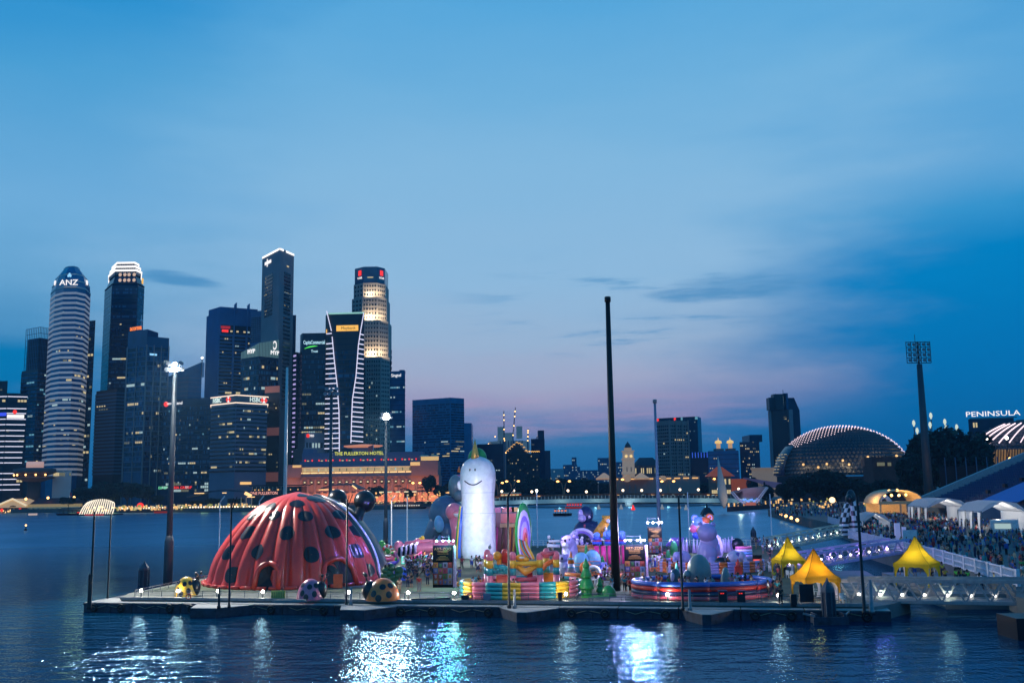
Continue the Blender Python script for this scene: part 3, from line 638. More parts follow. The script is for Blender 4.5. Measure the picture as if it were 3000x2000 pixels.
# 10 rounded navy tower with blue green sign
b = B('navy_glass_tower', 'navy glass tower with a glowing white and green roof sign', [(878, 838), (884, 828), (955, 828)], 1080, 975, 40, M_glass2)
b.bands(zs(8, b.h-14, 28), .22, M_black, .15); b.panes(1, 18, 27, 8, b.h-18)
b.sign(1, .5, b.h-8, 'CapitaCommercial', 4.6, glow('sign_cyan', (190, 240, 255), 1.2), .5, .52); b.sign(1, .52, b.h-15.5, 'Trust', 3.2, glow('sign_cyan', ()), .5, .8)
mb = MB(); mb.tube([(-7, 0, -1), (-3, 0, .4), (1, 0, 1), (4, 0, 1.1)], [.2, .55, .5, .1], 6); o = mb.build('sign_swoosh', glow('sign_grn', (90, 240, 90), 1.1), b.t); o.location = b.at(1, .45, b.h-12.2, .7)[0]
b.lit(1, 10, 28, 8, b.h-22, 62, .8, .4, rows=[20, 18, 13, 12, 8, 8, 3, 3, 16, 10], run=5)
# 11 tower with white outlined hourglass front
b = B('hourglass_lit_tower', 'dark tower drawn with white neon hourglass outlines and a yellow name board', [(953, 790), (962, 778), (1067, 776)], 1000, 913, 40, M_black)
zt = b.h
b.plate(1, .5, zt-.6, b.edge(1)[2], 1.2, glow('neon_green', (150, 210, 200), .9), 'roof_light', .4)
b.bands(zs(8, zt-12, 30), .3, M_glass2, .15)
def hx(py, side):                          # neon curve: photo pixel x at a given row
    L = ((910, 957), (968, 971), (985, 973), (1050, 979), (1130, 988), (1200, 993), (1270, 994), (1322, 994)); Rr = ((915, 1066), (970, 1056), (1010, 1050), (1100, 1043), (1165, 1033), (1180, 1031), (1230, 1030), (1296, 1028))
    T = L if side == 'L' else Rr
    for (a, x), (c, y) in zip(T, T[1:]):
        if py <= c: return x+(y-x)*(py-a)/(c-a)
    return T[-1][1]
fy = 775.3
def fp(px, py): w = P(px, py, 775.3); return (w.x-b.c[0], fy-b.c[1], w.z-b.z0)
neon = glow('neon_white', (222, 222, 250), 1.15)
for side, rows in (('L', (910, 940, 968, 990, 1050, 1090, 1130, 1200, 1270, 1322)), ('R', (915, 970, 1010, 1060, 1100, 1165, 1168, 1230, 1296))):
    for a_, e_ in zip(rows, rows[1:]):
        if (a_, e_) == (968, 990): a_ = 985
        mb = MB(); mb.bar(fp(hx(a_, side), a_), fp(hx(e_, side), e_), .6); mb.build('neon_line', neon, b.t)
for k in range(24):
    py = 975+14.6*k
    if py < 1322 and k != 1: mb = MB(); mb.bar(fp(956-k*.25, py+2), fp(hx(py, 'L'), py), .5, .75); mb.build('neon_line', neon, b.t)
    py = 979+14.2*k
    if py < 1300: mb = MB(); mb.bar(fp(hx(py, 'R'), py-2), fp(1066-k*.1, py+1), .5, .75); mb.build('neon_line', neon, b.t)
pl = b.plate(1, .53, b.z(959), 17.5, 4.6, glow('board_yellow', (252, 190, 84), 1.1), 'name_board', .5)
text('Maybank', 3.3, mat('board_ink', (70, 50, 20)), pl, (.8, -.3, 0), 0)
b.plate(0, .5, b.z(963), 1.6, 3, glow('board_yellow', ()), 'name_board', .4); b.panes(1, 22, 30, 8, zt-30, ks=(8, 3, 0))
b.lit(1, 16, 32, 8, zt-34, 18, .6, .3, .36, .78, rows=[24, 22, 20, 17, 7, 8], run=5)
# 12 stepped stone tower with up-lights
Yu = 850; crownY = 775
def octf(l, r): w = r-l; return [(l, Yu+8), (l+.3*w, Yu), (l+.74*w, Yu), (r, Yu+8)]
b = B('stepped_tower', 'pale stepped stone tower floodlit at each setback with red roof logos', octf(1040, 1142), 1180, 1045, 34, M_beige)
segs = [(1036, 1137, 937, 1045, 1000), (1030, 1132, 869, 937, 900), (1035, 1128, 826, 869, 850), (1038, 1126, 778, 826, 800)]
for i, (l, r, t_, bt, pr) in enumerate(segs):
    W2 = [P(px, pr, Y) for px, Y in octf(l, r)]; pts = [(w.x-b.c[0], w.y-b.c[1]+.7*(i+1)) for w in W2]; pts += [(pts[-1][0], pts[-1][1]+24), (pts[0][0], pts[0][1]+24)]
    za, zb = b.z(bt, 1085), b.z(t_, 1085); mb = MB(); mb.prism(pts, za, zb); top = mb.build('tower_stage', M_beige if i < 3 else M_glass, b.t)
    if i < 3:
        sv = b.p; b.p = pts
        for f, nc in ((0, 3), (1, 5), (2, 4)): b.grid(f, nc, max(3, int((zb-za)/4)), za+.8, zb-.8, fw=.45, fh=.45)
        b.p = sv
        for f, x in ((1, 0), (2, 0)):
            q0 = ((pts[1][0]+pts[2][0])/2 if f == 1 else (pts[2][0]+pts[3][0])/2+2, pts[1][1]-3.2, za+1.0); l_ = lamp('uplight', 'AREA', q0, 4200 if i < 2 else 2600, (255, 232, 190), 1., b.t, (q0[0], pts[1][1]+.5, za+9)); l_.data.shape = 'RECTANGLE'; l_.data.size_y = 1; l_.data.size = 7
    else:
        sv = b.p; b.p = pts
        for f, u in ((0, .6), (2, .55)):
            b.plate(f, u, za+9.5, 3.6, 4.6, M_red, 'logo'); b.sign(f, u, za+5.0, 'UOB', 2.6, glow('white_sign', ()), .5, 1.1)
        b.plate(1, .5, za+5, 5, .8, WL[0], 'window'); b.p = sv
        mb = MB(); mb.box((1, 8, zb+1.2), (7, .8, .5)); mb.bar((-.5, 8, zb), (-.5, 8, zb+1.2), .3); mb.bar((3, 8, zb), (3, 8, zb+1.2), .3); mb.build('roof_gantry', M_dark, b.t)
for f, nc in ((0, 5), (1, 6), (2, 5)): b.grid(f, nc, 22, b.z(1330), b.z(1052), fw=.45, fh=.5)
b.lit(1, 6, 22, b.z(1330), b.z(1052), 10, .4, .4, run=1, off=.3)
b = B('ribbed_tower', 'slim ribbed dark tower squeezed between the stepped tower and the singtel block', [(1128, 880), (1146, 878)], 1100, 1020, 20, M_glass2); b.bands(zs(20, b.h-2, 24), .7, M_spand, .6)
b = B('teal_office_tower', 'teal office tower with a small white roof sign right of the stepped tower', [(1142, 870), (1187, 868)], 1150, 1085, 34, M_glass3)
mb = MB(); mb.box((b.edge(0)[2]*.32, 0, b.h+1.2), (4.5, 10, 2.4)); mb.build('roof_block', M_glass3, b.t)
b.sign(0, .42, b.h-3.8, 'Singtel', 3.8, glow('white_sign', ()), .5, .9); b.bands(zs(12, b.h-8, 22), .25, M_glass2, .15)
b.lit(0, 9, 22, 10, b.h-8, 26, .8, .3, rows=[20, 18, 17, 15, 12, 9], run=4, pal=(1, 3))
# small white block with red logo by the hotel
b = B('white_office_block', 'small pale office block with a red round logo beside the hotel', [(872, 800), (893, 780), (958, 790)], 1290, 1265, 30, mat('pale_wall', (150, 150, 158), .8), cat='office')
mb = MB(); mb.prism([(x*1.3, y*1.1) for x, y in b.p], 0, b.h-12); mb.build('lower_block', mat('pale_wall', ()), b.t)
b.grid(1, 7, 5, 4, b.h-6, fw=.5, fh=.55, off=.1); b.lit(1, 7, 5, 4, b.h-6, 6, .5, .5, off=.3)
mb = MB(); mb.ell((0, 0, 0), (1.5, .3, 1.5), 12, 6); o = mb.build('logo', M_red, b.t); o.location = b.at(1, .12, b.h-2.6, .4)[0]; b.sign(1, .28, b.h-2.6, 'DBS', 2.6, glow('white_sign', ()), .4)
# 13 chevron banner office
b = B('banner_office', 'grey office block wrapped with a bright outlined banner of black letters and red hexagons', [(617, 735), (690, 716), (782, 735)], 1250, 1155, 40, mat('blue_stone2', (80, 104, 130), .7, var=.1, scale=.1), cat='office')
for z in (b.z(1156), b.z(1178)): mb = MB(); mb.prism(b.off(.7), z-.35, z+.35); mb.build('light_line', glow('banner_line', (255, 226, 200), 1.4), b.t)
mb = MB(); mb.prism(b.off(.45), b.z(1177), b.z(1157)); mb.build('banner', mat('banner_dark', (40, 56, 70), emit=(30, 48, 66), es=.5), b.t)
hexr, hexw = glow('hex_red', (240, 60, 40), 1.1), glow('white_sign', ())
for i, ut, uh in ((0, .28, .74), (1, .60, .86)):
    b.sign(i, ut, b.z(1167), 'HSBC', 5.0, mat('pale_letter', (200, 215, 205), emit=(215, 232, 220), es=1.), 1.0, .85)
    q, rz = b.at(i, uh, b.z(1167), 1.0); w, h = 2.4, 1.9
    mb = MB(); mb.box((0, .1, 0), (2*w*.62, .25, 2*h)); o = mb.build('logo_field', hexw, b.t); o.location = q; o.rotation_euler = (0, 0, rz)
    for vs in (((-w*.62, -h), (-w*1.25, 0), (-w*.62, h), (0, 0)), ((w*.62, -h), (0, 0), (w*.62, h), (w*1.25, 0))):
        mb = MB(); n = len(vs); mb.add([(x, -.25, y) for x, y in vs]+[(x, 0, y) for x, y in vs], [(0, 1, 2, 3), (7, 6, 5, 4)]+[(i_, (i_+1) % 4, 4+(i_+1) % 4, 4+i_) for i_ in range(4)]); o = mb.build('logo_wing', hexr, b.t); o.location = q; o.rotation_euler = (0, 0, rz)
for k in range(17):
    z = b.z(1378)+(b.z(1188)-b.z(1378))*k/16
    for i in (0, 1): q, rz = b.at(i, .5, z, .1); put('window_band', wb, b.t, q, rz, (b.edge(i)[2]*.98, 1, 1.35))
b.lit(1, 26, 16, b.z(1384), b.z(1182), 60, .7, .42, rows=[8, 8, 8, 12, 14, 4, 2, 5, 10], run=4, off=.4, pal=(0, 1, 2)); b.lit(0, 20, 16, b.z(1384), b.z(1182), 30, .7, .42, rows=[13, 11, 9, 8, 4, 1], run=3, off=.4, pal=(0, 0, 2))
b.plate(1, .35, b.z(1414), 9, 1.8, glow('warm_soft', ()), 'entrance_light', .5)
b = B('dark_infill_tower', 'narrow dark infill block with copper lit ledges beside the banner office', [(775, 765), (818, 760)], 1250, 1140, 20, M_black)
for py, h in ((1138, 5), (1262, 6), (1395, 7)): b.plate(0, .5, b.z(py), b.edge(0)[2], h, mat('copper_wall', (150, 96, 84), emit=(140, 84, 70), es=.3), 'lit_ledge', .3)
b.lit(0, 7, 24, 4, b.h-6, 14, .5, .3, run=2)

# 14 dark slab right of the hotel and neighbours
b = B('dark_slab_tower', 'massive plain dark teal slab tower right of the grand hotel', [(1208, 780), (1320, 762), (1360, 772)], 1200, 1163, 40, M_glass3)
mb = MB(); q = b.p; mb.prism([(q[2][0], q[2][1]), (q[2][0]+5.5, q[2][1]+2), (q[2][0]+5.5, q[2][1]+30), (q[2][0], q[2][1]+30)], 0, b.z(1235, 1370)); mb.build('side_wing', M_glass3, b.t)
b.panes(0, 30, 34, 6, b.h-4, ks=(1, 6, 1)); b.panes(1, 10, 34, 6, b.h-4, ks=(3, 6, 0))
b.lit(0, 26, 30, 6, b.h-18, 44, .85, .4, rows=[21, 20, 16, 15, 14, 15, 3], run=7); b.lit(1, 9, 30, 6, b.h-18, 26, .85, .4, rows=[21, 19, 17, 17, 18, 8], run=6)
b = B('dark_block', 'dark office block half hidden behind the unicorn horn', [(1398, 800), (1475, 795)], 1350, 1298, 30, M_glass2); b.lit(0, 10, 14, 4, b.h-4, 10, .6, .3, pal=(1, 2))
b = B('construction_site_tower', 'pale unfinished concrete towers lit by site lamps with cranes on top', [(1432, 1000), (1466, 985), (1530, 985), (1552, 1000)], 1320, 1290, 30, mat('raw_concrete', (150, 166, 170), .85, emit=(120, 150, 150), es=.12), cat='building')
mb = MB(); w0 = b.edge(1)[2]; mb.box((-2, -4, b.h+4), (w0*.5, 10, 9)); mb.box((-w0*.4, -4, b.h+7), (7, 9, 15)); mb.box((w0*.45, -2, b.h+9), (6, 8, 12)); mb.build('upper_frame', mat('raw_concrete', ()), b.t)
mb = MB()
for k in range(9): p0, _ = b.at(1, k/8, 0, .4); mb.bar(p0, (p0[0], p0[1], b.h), .9)
stuff(mb.build('scaffold_post', M_spand, b.t))
for k in range(12): mb = MB(); mb.ell((0, 0, 0), .55, 6, 4); o = mb.build('site_lamp', M_warm, b.t); q, _ = b.at(rnd.choice((0, 1, 1, 2)), rnd.random(), b.h*rnd.uniform(.75, 1.12), 1.5); o.location = q
for (px, yb, px2, yt, lb) in ((1477, 1285, 1476, 1203, 'upright crane jib above the left of the unfinished towers'), (1503, 1275, 1510, 1192, 'tallest lamp-dotted crane above the unfinished towers'), (1546, 1290, 1547, 1255, 'short crane on the right shoulder of the unfinished towers'), (1561, 1303, 1583, 1262, 'leaning crane jib before the stepped dark tower')):
    a_, e_ = P(px, yb, 984), P(px2, yt, 984); t = thing('tower_crane', lb, 'crane', (a_.x, 984, LAND))
    mb = MB(); mb.bar((0, 0, 0), (0, 0, a_.z-LAND), 1.2); mb.build('mast', M_spand, t)
    mb = MB(); d = e_-a_
    for s_ in (-.5, .5): mb.bar((s_, 0, a_.z-LAND), (d.x+s_*.3, 0, e_.z-LAND), .4)
    for k in range(8): u, v = k/8, (k+1)/8; mb.bar((d.x*u-.5, 0, a_.z-LAND+d.z*u), (d.x*v+.5, 0, a_.z-LAND+d.z*v), .25)
    mb.build('jib', M_dark, t)
    for u in (.02, .35, .68, .86): mb = MB(); mb.ell((d.x*u, -.6, a_.z-LAND+d.z*u), .6, 6, 4); mb.build('jib_lamp', M_warm, t)
b = B('stepped_dark_tower', 'stepped dark tower right of the unfinished towers', [(1556, 940), (1596, 936)], 1320, 1283, 24, M_glass2)
mb = MB(); e0 = b.edge(0)[2]; mb.box((3, 0, b.h+4), (e0*.45, 16, 8)); mb.build('upper_stage', M_glass2, b.t); mb = MB(); mb.box((e0*.62, 0, b.z(1318)/2), (6, 20, b.z(1318))); mb.build('side_wing', M_glass2, b.t)
b.lit(0, 8, 18, 4, b.h-4, 6, .4, .3)
# gold tipped hotel
b = B('gold_tipped_hotel', 'dark stepped gable hotel edged with golden arched roof lights', [(1485, 850), (1580, 846)], 1380, 1326, 24, mat('hotel_dark', (34, 36, 42), .7), cat='hotel')
e0 = b.edge(0)[2]
for k, (a_, e_) in enumerate(((.0, .62), (.07, .56), (.14, .5), (.21, .44), (.27, .39))):
    mb = MB(); mb.box(((a_+e_)/2*e0-e0/2, 0, b.h+1.0+k*1.75), (e0*(e_-a_), 24-k, 1.75)); mb.build('roof_step', mat('hotel_dark', ()), b.t)
am = MB(); am.torus((0, 0, 0), .85, .26, 8, 5, Matrix.Rotation(PI/2, 3, 'X'), 0, PI); am = am.mesh('roof_arch', glow('gold_arch', (255, 190, 90), 1.2))
for u, k in ((.03, 1), (.09, 2), (.16, 3), (.23, 4), (.32, 5), (.40, 4.6), (.47, 4), (.54, 2.6), (.60, 1), (.67, .4), (.73, .4), (.79, .4), (.86, .4), (.93, .4), (.98, .4)):
    put('roof_arch', am, b.t, (u*e0-e0/2, -12.4, b.h+.3+k*1.7), 0)
mb = MB()
for k in range(17): p0, _ = b.at(0, k/16, 0, .2); mb.bar(p0, (p0[0], p0[1], b.h), .4)
stuff(mb.build('pilaster', M_black, b.t)); b.lit(0, 16, 12, 3, b.h-1, 26, .4, .3, pal=(0, 2), run=1, off=.4)
# ------------------------------------------------------------------ waterfront buildings
M_warmwall = mat('warm_stone', (150, 122, 120), .8, var=.06, scale=.2)
M_roofgrey = mat('roof_grey', (110, 110, 140), .8, var=.06)
M_cream = mat('cream_trim', (224, 205, 170), .7)
stripw = mat('cornice_light', (20, 20, 20), emit=(255, 206, 140), es=1.5, sample=False)
YF = 690
t = thing('grand_hotel', 'long colonnaded grand hotel floodlit amber with its name on the roof', 'hotel', (P(1060, 1440, YF).x, YF, LAND))
cx = t.location.x
def fx(px, py=1400): return P(px, py, YF).x-cx
def fz(py, px=1060): return P(px, py, YF).z-LAND
def fbox(name, l, r, yb, yt, dy, d, m, par=None):
    mb = MB(); mb.box(((fx(l)+fx(r))/2, dy+d/2, (fz(yb)+fz(yt))/2), (fx(r)-fx(l), d, fz(yt)-fz(yb))); return mb.build(name, m, par or t)
fbox('lower_wall', 836, 1284, 1470, 1394, 3, 30, M_warmwall); fbox('main_storey', 838, 1282, 1394, 1364, 4, 28, M_warmwall)
fbox('attic', 872, 1236, 1364, 1347, 7, 24, M_roofgrey); fbox('roof_block', 876, 1232, 1347, 1322, 9, 22, M_roofgrey); fbox('roof_tower', 876, 905, 1322, 1309, 12, 16, M_roofgrey)
fbox('end_pavilion', 1204, 1283, 1394, 1352, 1, 20, M_warmwall); fbox('end_pavilion', 838, 880, 1394, 1357, 1, 20, M_warmwall)
fbox('loggia_light', 1232, 1282, 1349, 1338, 3, 8, mat('loggia_lit', (224, 190, 130), emit=(236, 186, 110), es=.75)); fbox('loggia_light', 1202, 1230, 1364, 1354, .6, 3, mat('loggia_lit', ()))
fbox('loggia_light', 856, 880, 1365, 1358, .5, 3, mat('loggia_lit', ()))
for l, r in ((1228, 1256), (1260, 1284)): mb = MB(); mb.prism([(fx(l), 2), (fx(r), 2), (fx(r), 12), (fx(l), 12)], fz(1338), fz(1334), .7); mb.build('pavilion_roof', M_cream, t)
fbox('balcony_wall', 881, 1200, 1378, 1365, 3.4, 1, mat('balcony_lit', (222, 200, 150), emit=(226, 184, 116), es=.4)); fbox('ledge', 834, 1286, 1395.5, 1392.5, 1.6, 2, M_warmwall); fbox('frieze', 836, 1284, 1392, 1385, 3.2, 1, M_roofgrey)
for k in range(16): x0 = 836+23.4*k; fbox('cornice_light', x0+1, x0+22, 1383.5, 1380, 2.2, .8, stripw)
for k in range(17):
    px = 886+20.6*k
    fbox('red_lantern', px-1.7, px+1.7, 1351, 1342, 8, .6, M_red)
    if k % 3 != 1: fbox('window', px+5, px+11, 1350, 1344, 8.6, .3, WL[0])
    fbox('window', px+2, px+5, 1377, 1369, 3.1, .2, WL[rnd.choice((0, 1, 2))])
    if k < 16:
        w = fbox('window', px+1, px+8, 1416, 1406, 2.6, .3, mat('void2', (40, 30, 30))); fbox('lit_pane', px+2, px+7, 1411, 1407.5, 2.4, .2, glow('cream_glow', (250, 226, 170), 1.1), None)
        c = MB(); c.lathe([(1.0, 0), (1.0, .8), (.75, 1), (.68, fz(1399)-fz(1442)-1), (1.0, fz(1399)-fz(1442))], 10); c.build('column', M_warmwall, t, True, (fx(px-5.5), 1.7, fz(1442)))
mb = MB(); mb.prism([(fx(835), 1.4), (fx(1285), 1.4), (fx(1285), 3), (fx(835), 3)], fz(1470), fz(1442)); mb.build('base_course', M_warmwall, t)
text('THE FULLERTON HOTEL', 3.35, glow('sign_lime', (226, 226, 90), 1.2), t, (fx(1046), 8.5, fz(1325.5)), 0, 'roof_sign', sx=.93)
fbox('sign_backboard', 996, 1096, 1331, 1329.5, 8.6, .4, M_dark)
mb = MB(); mb.bar((fx(1086), 10, fz(1325)), (fx(1088), 10, fz(1299)), .35); mb.build('flagpole', M_white, t); mb = MB(); mb.patch(lambda u, v: (fx(1087)-u*3.4, 10+.5*math.sin(u*5), fz(1300)-v*6-u*1.2), 5, 2); mb.build('flag', mat('flag_red', (190, 70, 80)), t)
mb = MB(); mb.lathe([(9, 0), (11, .6), (11, 1.4), (2, 2.2)], 20, (fx(1052), 18, fz(1306)), 1.25, .6); mb.build('roof_lantern', mat('copper_light', (190, 120, 100), emit=(240, 150, 110), es=.6), t, True)
mb = MB(); mb.box((fx(1052), 18, fz(1314)), (14, 8, fz(1308)-fz(1322))); mb.build('lantern_base', M_roofgrey, t)
for x0 in (-48, -24, 0, 24, 48):
    l = lamp('facade_light', 'AREA', (cx+x0, YF-7, LAND+1.5), 4600, (255, 160, 96), 20, t, (cx+x0, YF+3, LAND+10)); l.data.shape = 'RECTANGLE'; l.data.size_y = 1.; l.location = (x0, -7, 1.5)
for px in (1170, 1192, 1255, 1262, 840): fbox('red_uplight', px-1.5, px+1.5, 1440, 1418, 1.3, .3, glow('uplight_orange', (255, 104, 50), .8))
# low waterfront pavilion
t = thing('waterfront_pavilion', 'long low dark roofed waterfront restaurant row with warm eaves before the banner office', 'restaurant', (P(760, 1470, 630).x, 630, LAND))
cx = t.location.x; YF = 630
fbox('glass_hall', 735, 880, 1482, 1420, 4, 16, M_void); fbox('roof_slab', 728, 890, 1418, 1415, 2, 20, M_dark)
mb = MB(); mb.rings([[(fx(px), y, fz(py)) for y, py in ((0, a_), (18, a_-3), (18, a_-8), (0, a_-5))] for px, a_ in ((548, 1449), (600, 1436), (660, 1430), (720, 1436), (745, 1448))]); mb.build('curved_roof', mat('roof_navy', (40, 56, 78), .5), t)
mb = MB(); mb.rings([[(fx(px), y, fz(py)) for y, py in ((-6, a_), (12, a_-3), (12, a_-6), (-6, a_-3))] for px, a_ in ((940, 1431), (975, 1420), (1030, 1419), (1062, 1434))]); mb.build('curved_roof', mat('roof_navy', ()), t)
text('ONE FULLERTON', 2.6, glow('sign_pink', (255, 176, 160), 1.2), t, (fx(772), 1.5, fz(1439)), 0, 'sign', sx=.85)
fbox('sign_band', 740, 838, 1446, 1430, 2.6, 1, M_black)
for l, r, py in ((580, 608, 1436), (661, 673, 1436), (733, 755, 1449), (940, 985, 1431)): fbox('eave_light', l, r, py+1.2, py-1.2, -6.5, .5, stripw)
mb = MB(); mb.bar((fx(720), -1, fz(1437)), (fx(738), -1, fz(1446)), 1.8); mb.bar((fx(1037), -6.4, fz(1420)), (fx(1050), -6.4, fz(1430)), .8); mb.build('eave_light', stripw, t)
for px in (746, 757, 768, 786, 789, 812, 815, 850, 872): fbox('hanging_lamp', px-1, px+1, 1431, 1427, 1.2, .4, M_warms)
for k in range(9): px = 738+12*k; fbox('mullion', px-.4, px+.4, 1430, 1420, 1.5, .4, M_cream)
for px in (705, 720, 736): fbox('pillar', px-1, px+1, 1480, 1450, 2, .6, M_cream)
for k in range(30): px = 700+6.4*k; fbox('window', px, px+rnd.uniform(2, 5), 1482, 1482-rnd.uniform(4, 9), 3.5, .3, WL[rnd.choice((0, 0, 2))])

# gabled pier hall
YF = 706
t = thing('pier_hall', 'long low pier hall with a cream floodlit gable at its end', 'pier building', (P(120, 1480, YF).x, YF, LAND)); cx = t.location.x
fbox('lower_hall', -160, 236, 1500, 1473, 3, 26, mat('hall_dark', (60, 50, 52), .8))
fbox('eave_band', 82, 238, 1470, 1461, 2, 2, mat('eave_lit', (200, 176, 120), emit=(206, 160, 92), es=.35)); fbox('eave_beam', 82, 236, 1473, 1470, 1.5, 1, M_cream)
mb = MB(); mb.add([(fx(84), 3, fz(1461)), (fx(215), 3, fz(1461)), (fx(205), 15, fz(1444)), (fx(84), 15, fz(1444)), (fx(84), 27, fz(1461)), (fx(215), 27, fz(1461))], [(0, 1, 2, 3), (3, 2, 5, 4), (1, 5, 2), (0, 3, 4)]); mb.build('tiled_roof', mat('roof_maroon', (66, 40, 48), .8), t)
mb = MB(); g = [(-6, 1470), (-6, 1464), (41, 1444), (82, 1464), (82, 1470)]; mb.add([(fx(a_), 0, fz(e_)) for a_, e_ in g]+[(fx(a_), 26, fz(e_)) for a_, e_ in g], [(0, 1, 2, 3, 4)[::-1], (5, 6, 7, 8, 9)]+[(i, (i+1) % 5, 5+(i+1) % 5, 5+i) for i in range(5)])
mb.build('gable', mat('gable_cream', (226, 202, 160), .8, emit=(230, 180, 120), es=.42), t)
mb = MB()
for a_, e_ in ((g[1], g[2]), (g[2], g[3])): mb.bar((fx(a_[0]), -.4, fz(a_[1])), (fx(e_[0]), -.4, fz(e_[1])), 1.0)
mb.build('gable_trim', mat('trim_lit', (240, 225, 190), emit=(250, 220, 170), es=.8), t)
for k in range(7): fbox('gable_window', 34+2.6*k, 35.6+2.6*k, 1468, 1463+abs(k-3)*.7, -.3, .3, M_dark)
for k in range(10): fbox('pillar', -10+17*k if k < 5 else 80+15*(k-4), -7+17*k if k < 5 else 82+15*(k-4), 1498, 1472, 1, 1, M_cream)
for k in range(7): fbox('awning_panel', 88+14*k, 95+14*k, 1477, 1473.5, 1.6, .5, mat('awning_green', (190, 196, 130), emit=(190, 190, 110), es=.5))
for k in range(70):
    px = rnd.uniform(-5, 190); py = rnd.uniform(1477, 1487); w = rnd.uniform(.6, 1.8); fbox('restaurant_light', px-w, px+w, py+rnd.uniform(1, 3), py-rnd.uniform(1, 3), rnd.uniform(.2, 2), .3, rnd.choice((M_warms, M_warms, stripw, WL[0])))
for px in (10, 63): fbox('red_lamp', px-3, px+3, 1481, 1472, 0, .5, M_red)
for px, py in ((67, 1445), (132, 1443), (209, 1443)): mb = MB(); mb.ell((fx(px), 6, fz(py)), .9, 8, 5); mb.build('roof_lamp', M_warm, t)
mb = MB(); mb.bar((fx(197), 5, fz(1446)), (fx(197), 5, fz(1421)), .3); mb.build('flagpole', M_white, t); mb = MB(); mb.patch(lambda u, v: (fx(197)+u*1.6, 5, fz(1425)-v*2.6-u*1.4), 3, 2); mb.build('flag', mat('flag_red', ()), t)
# mushroom restaurant tower
q = P(98, 1450, 735); t = thing('disc_tower', 'round disc topped tower with a pink lit drum and downlights', 'tower', (q.x, 735, LAND)); zz = lambda py: P(98, py, 735).z-LAND
mb = MB(); mb.lathe([(4.5, 0), (4.5, zz(1405))], 16); mb.build('shaft', mat('shaft_grey', (70, 66, 68), .8), t, True)
mb = MB(); mb.lathe([(5, zz(1410)), (11, zz(1402)), (14, zz(1399)), (13, zz(1396)), (8, zz(1393)), (13, zz(1386)), (14.6, zz(1383)), (14.4, zz(1372)), (9, zz(1369))], 24); mb.build('disc', mat('disc_wall', (98, 84, 84), .7), t, True)
mb = MB(); mb.lathe([(5.9, zz(1369)), (5.9, zz(1352)), (5.5, zz(1351))], 20); mb.build('lit_drum', mat('drum', (220, 180, 165), emit=(226, 176, 160), es=.55), t, True)
for a_ in (-1.1, -.55, 0, .5, 1.0): mb = MB(); mb.ell((13.5*math.sin(a_), -13.5*math.cos(a_), zz(1390)), .7, 6, 4); mb.build('downlight', M_warm, t)
b = B('lit_low_block', 'low white banded block beside the round disc tower', [(155, 742), (210, 742)], 1385, 1378, 14, M_span, cat='office'); b.lit(0, 9, 1, b.h-4, b.h-1, 8, .8, .8, run=3, pal=(0, 2))

for px, Y, p in ((215, 690, 700), (262, 688, 900), (330, 686, 900), (420, 684, 700), (600, 655, 700), (720, 650, 700)): q = P(px, 1476, Y-12); lamp('tree_light', 'POINT', (q.x, q.y, 4.5), p*1.3, (226, 220, 130), 2.5)
# lit rib shelter floating by the shore
q = G(285, 1508, 0); t = thing('ribbed_dome_shelter', 'glowing shelter of white curved ribs at the water edge', 'shelter', (q.x, q.y, 0)); Yd = q.y
wdt = px2m(47, Yd); hgt = px2m(42, Yd)
mb = MB(); mb.prism([(-wdt*1.1, -3), (wdt*1.1, -3), (wdt*1.1, 12), (-wdt*1.1, 12)], -.3, .8); mb.build('float', M_hull, t)
rib = glow('rib_light', (255, 240, 214), 1.3)
for k in range(15):
    u = -1+2*k/14; x = wdt*u; mb = MB()
    mb.tube([(x*(1.0+.0*j)*(.72+.28*math.cos(j/7*PI/2.1)), -2+6*math.sin(j/7*PI/2), .8+hgt*math.sin(j/7*PI/2)*math.sqrt(max(.05, 1-.35*u*u))) for j in range(8)], .32, 5); mb.build('rib', rib, t)
for k in range(16): mb = MB(); mb.ell((wdt*rnd.uniform(-.9, .9), 3, .8+rnd.uniform(1, 4)), .55, 6, 4); mb.build('inner_lamp', M_warm if k % 3 else M_warms, t)
mb = MB(); mb.box((0, -4.2, .3), (wdt*1.1, 1.4, 1.3)); mb.build('red_skirt', glow('red_dim', ()), t)
q = G(397, 1500, 0); t = thing('red_moon_globe', 'glowing red globe hanging over the shore promenade', 'lantern', (q.x, q.y+8, P(397, 1481, q.y+8).z)); mb = MB(); mb.ell((0, 0, 0), px2m(10, q.y), 18, 10); mb.build('globe', M_red, t, True); mb = MB(); mb.bar((0, 0, -px2m(9, q.y)), (0, 0, -t.location.z+LAND), .4); mb.build('stand', M_dark, t)
# quay wall with round lights
M_quayl = mat('quay_light', (20, 20, 20), emit=(255, 226, 190), es=2.5, sample=False)
q0, q1 = G(352, 1500, 0), G(765, 1496, 0); t = thing('quay_light_row', 'string of round quay lights along the far promenade wall', 'lights', (q0.x, q0.y-1, 0))
mb = MB(); d = q1-q0; mb.bar((0, .4, 1.6), (d.x, d.y+.4, 1.6), .6, 2.6); mb.build('quay_wall', M_quay, t)
lm = MB(); lm.ell((0, 0, 0), (.5, .4, .62), 8, 5); lm = lm.mesh('round_light', M_quayl)
for k in range(52): put('round_light', lm, t, (d.x*k/51, d.y*k/51-.5, 2.9))
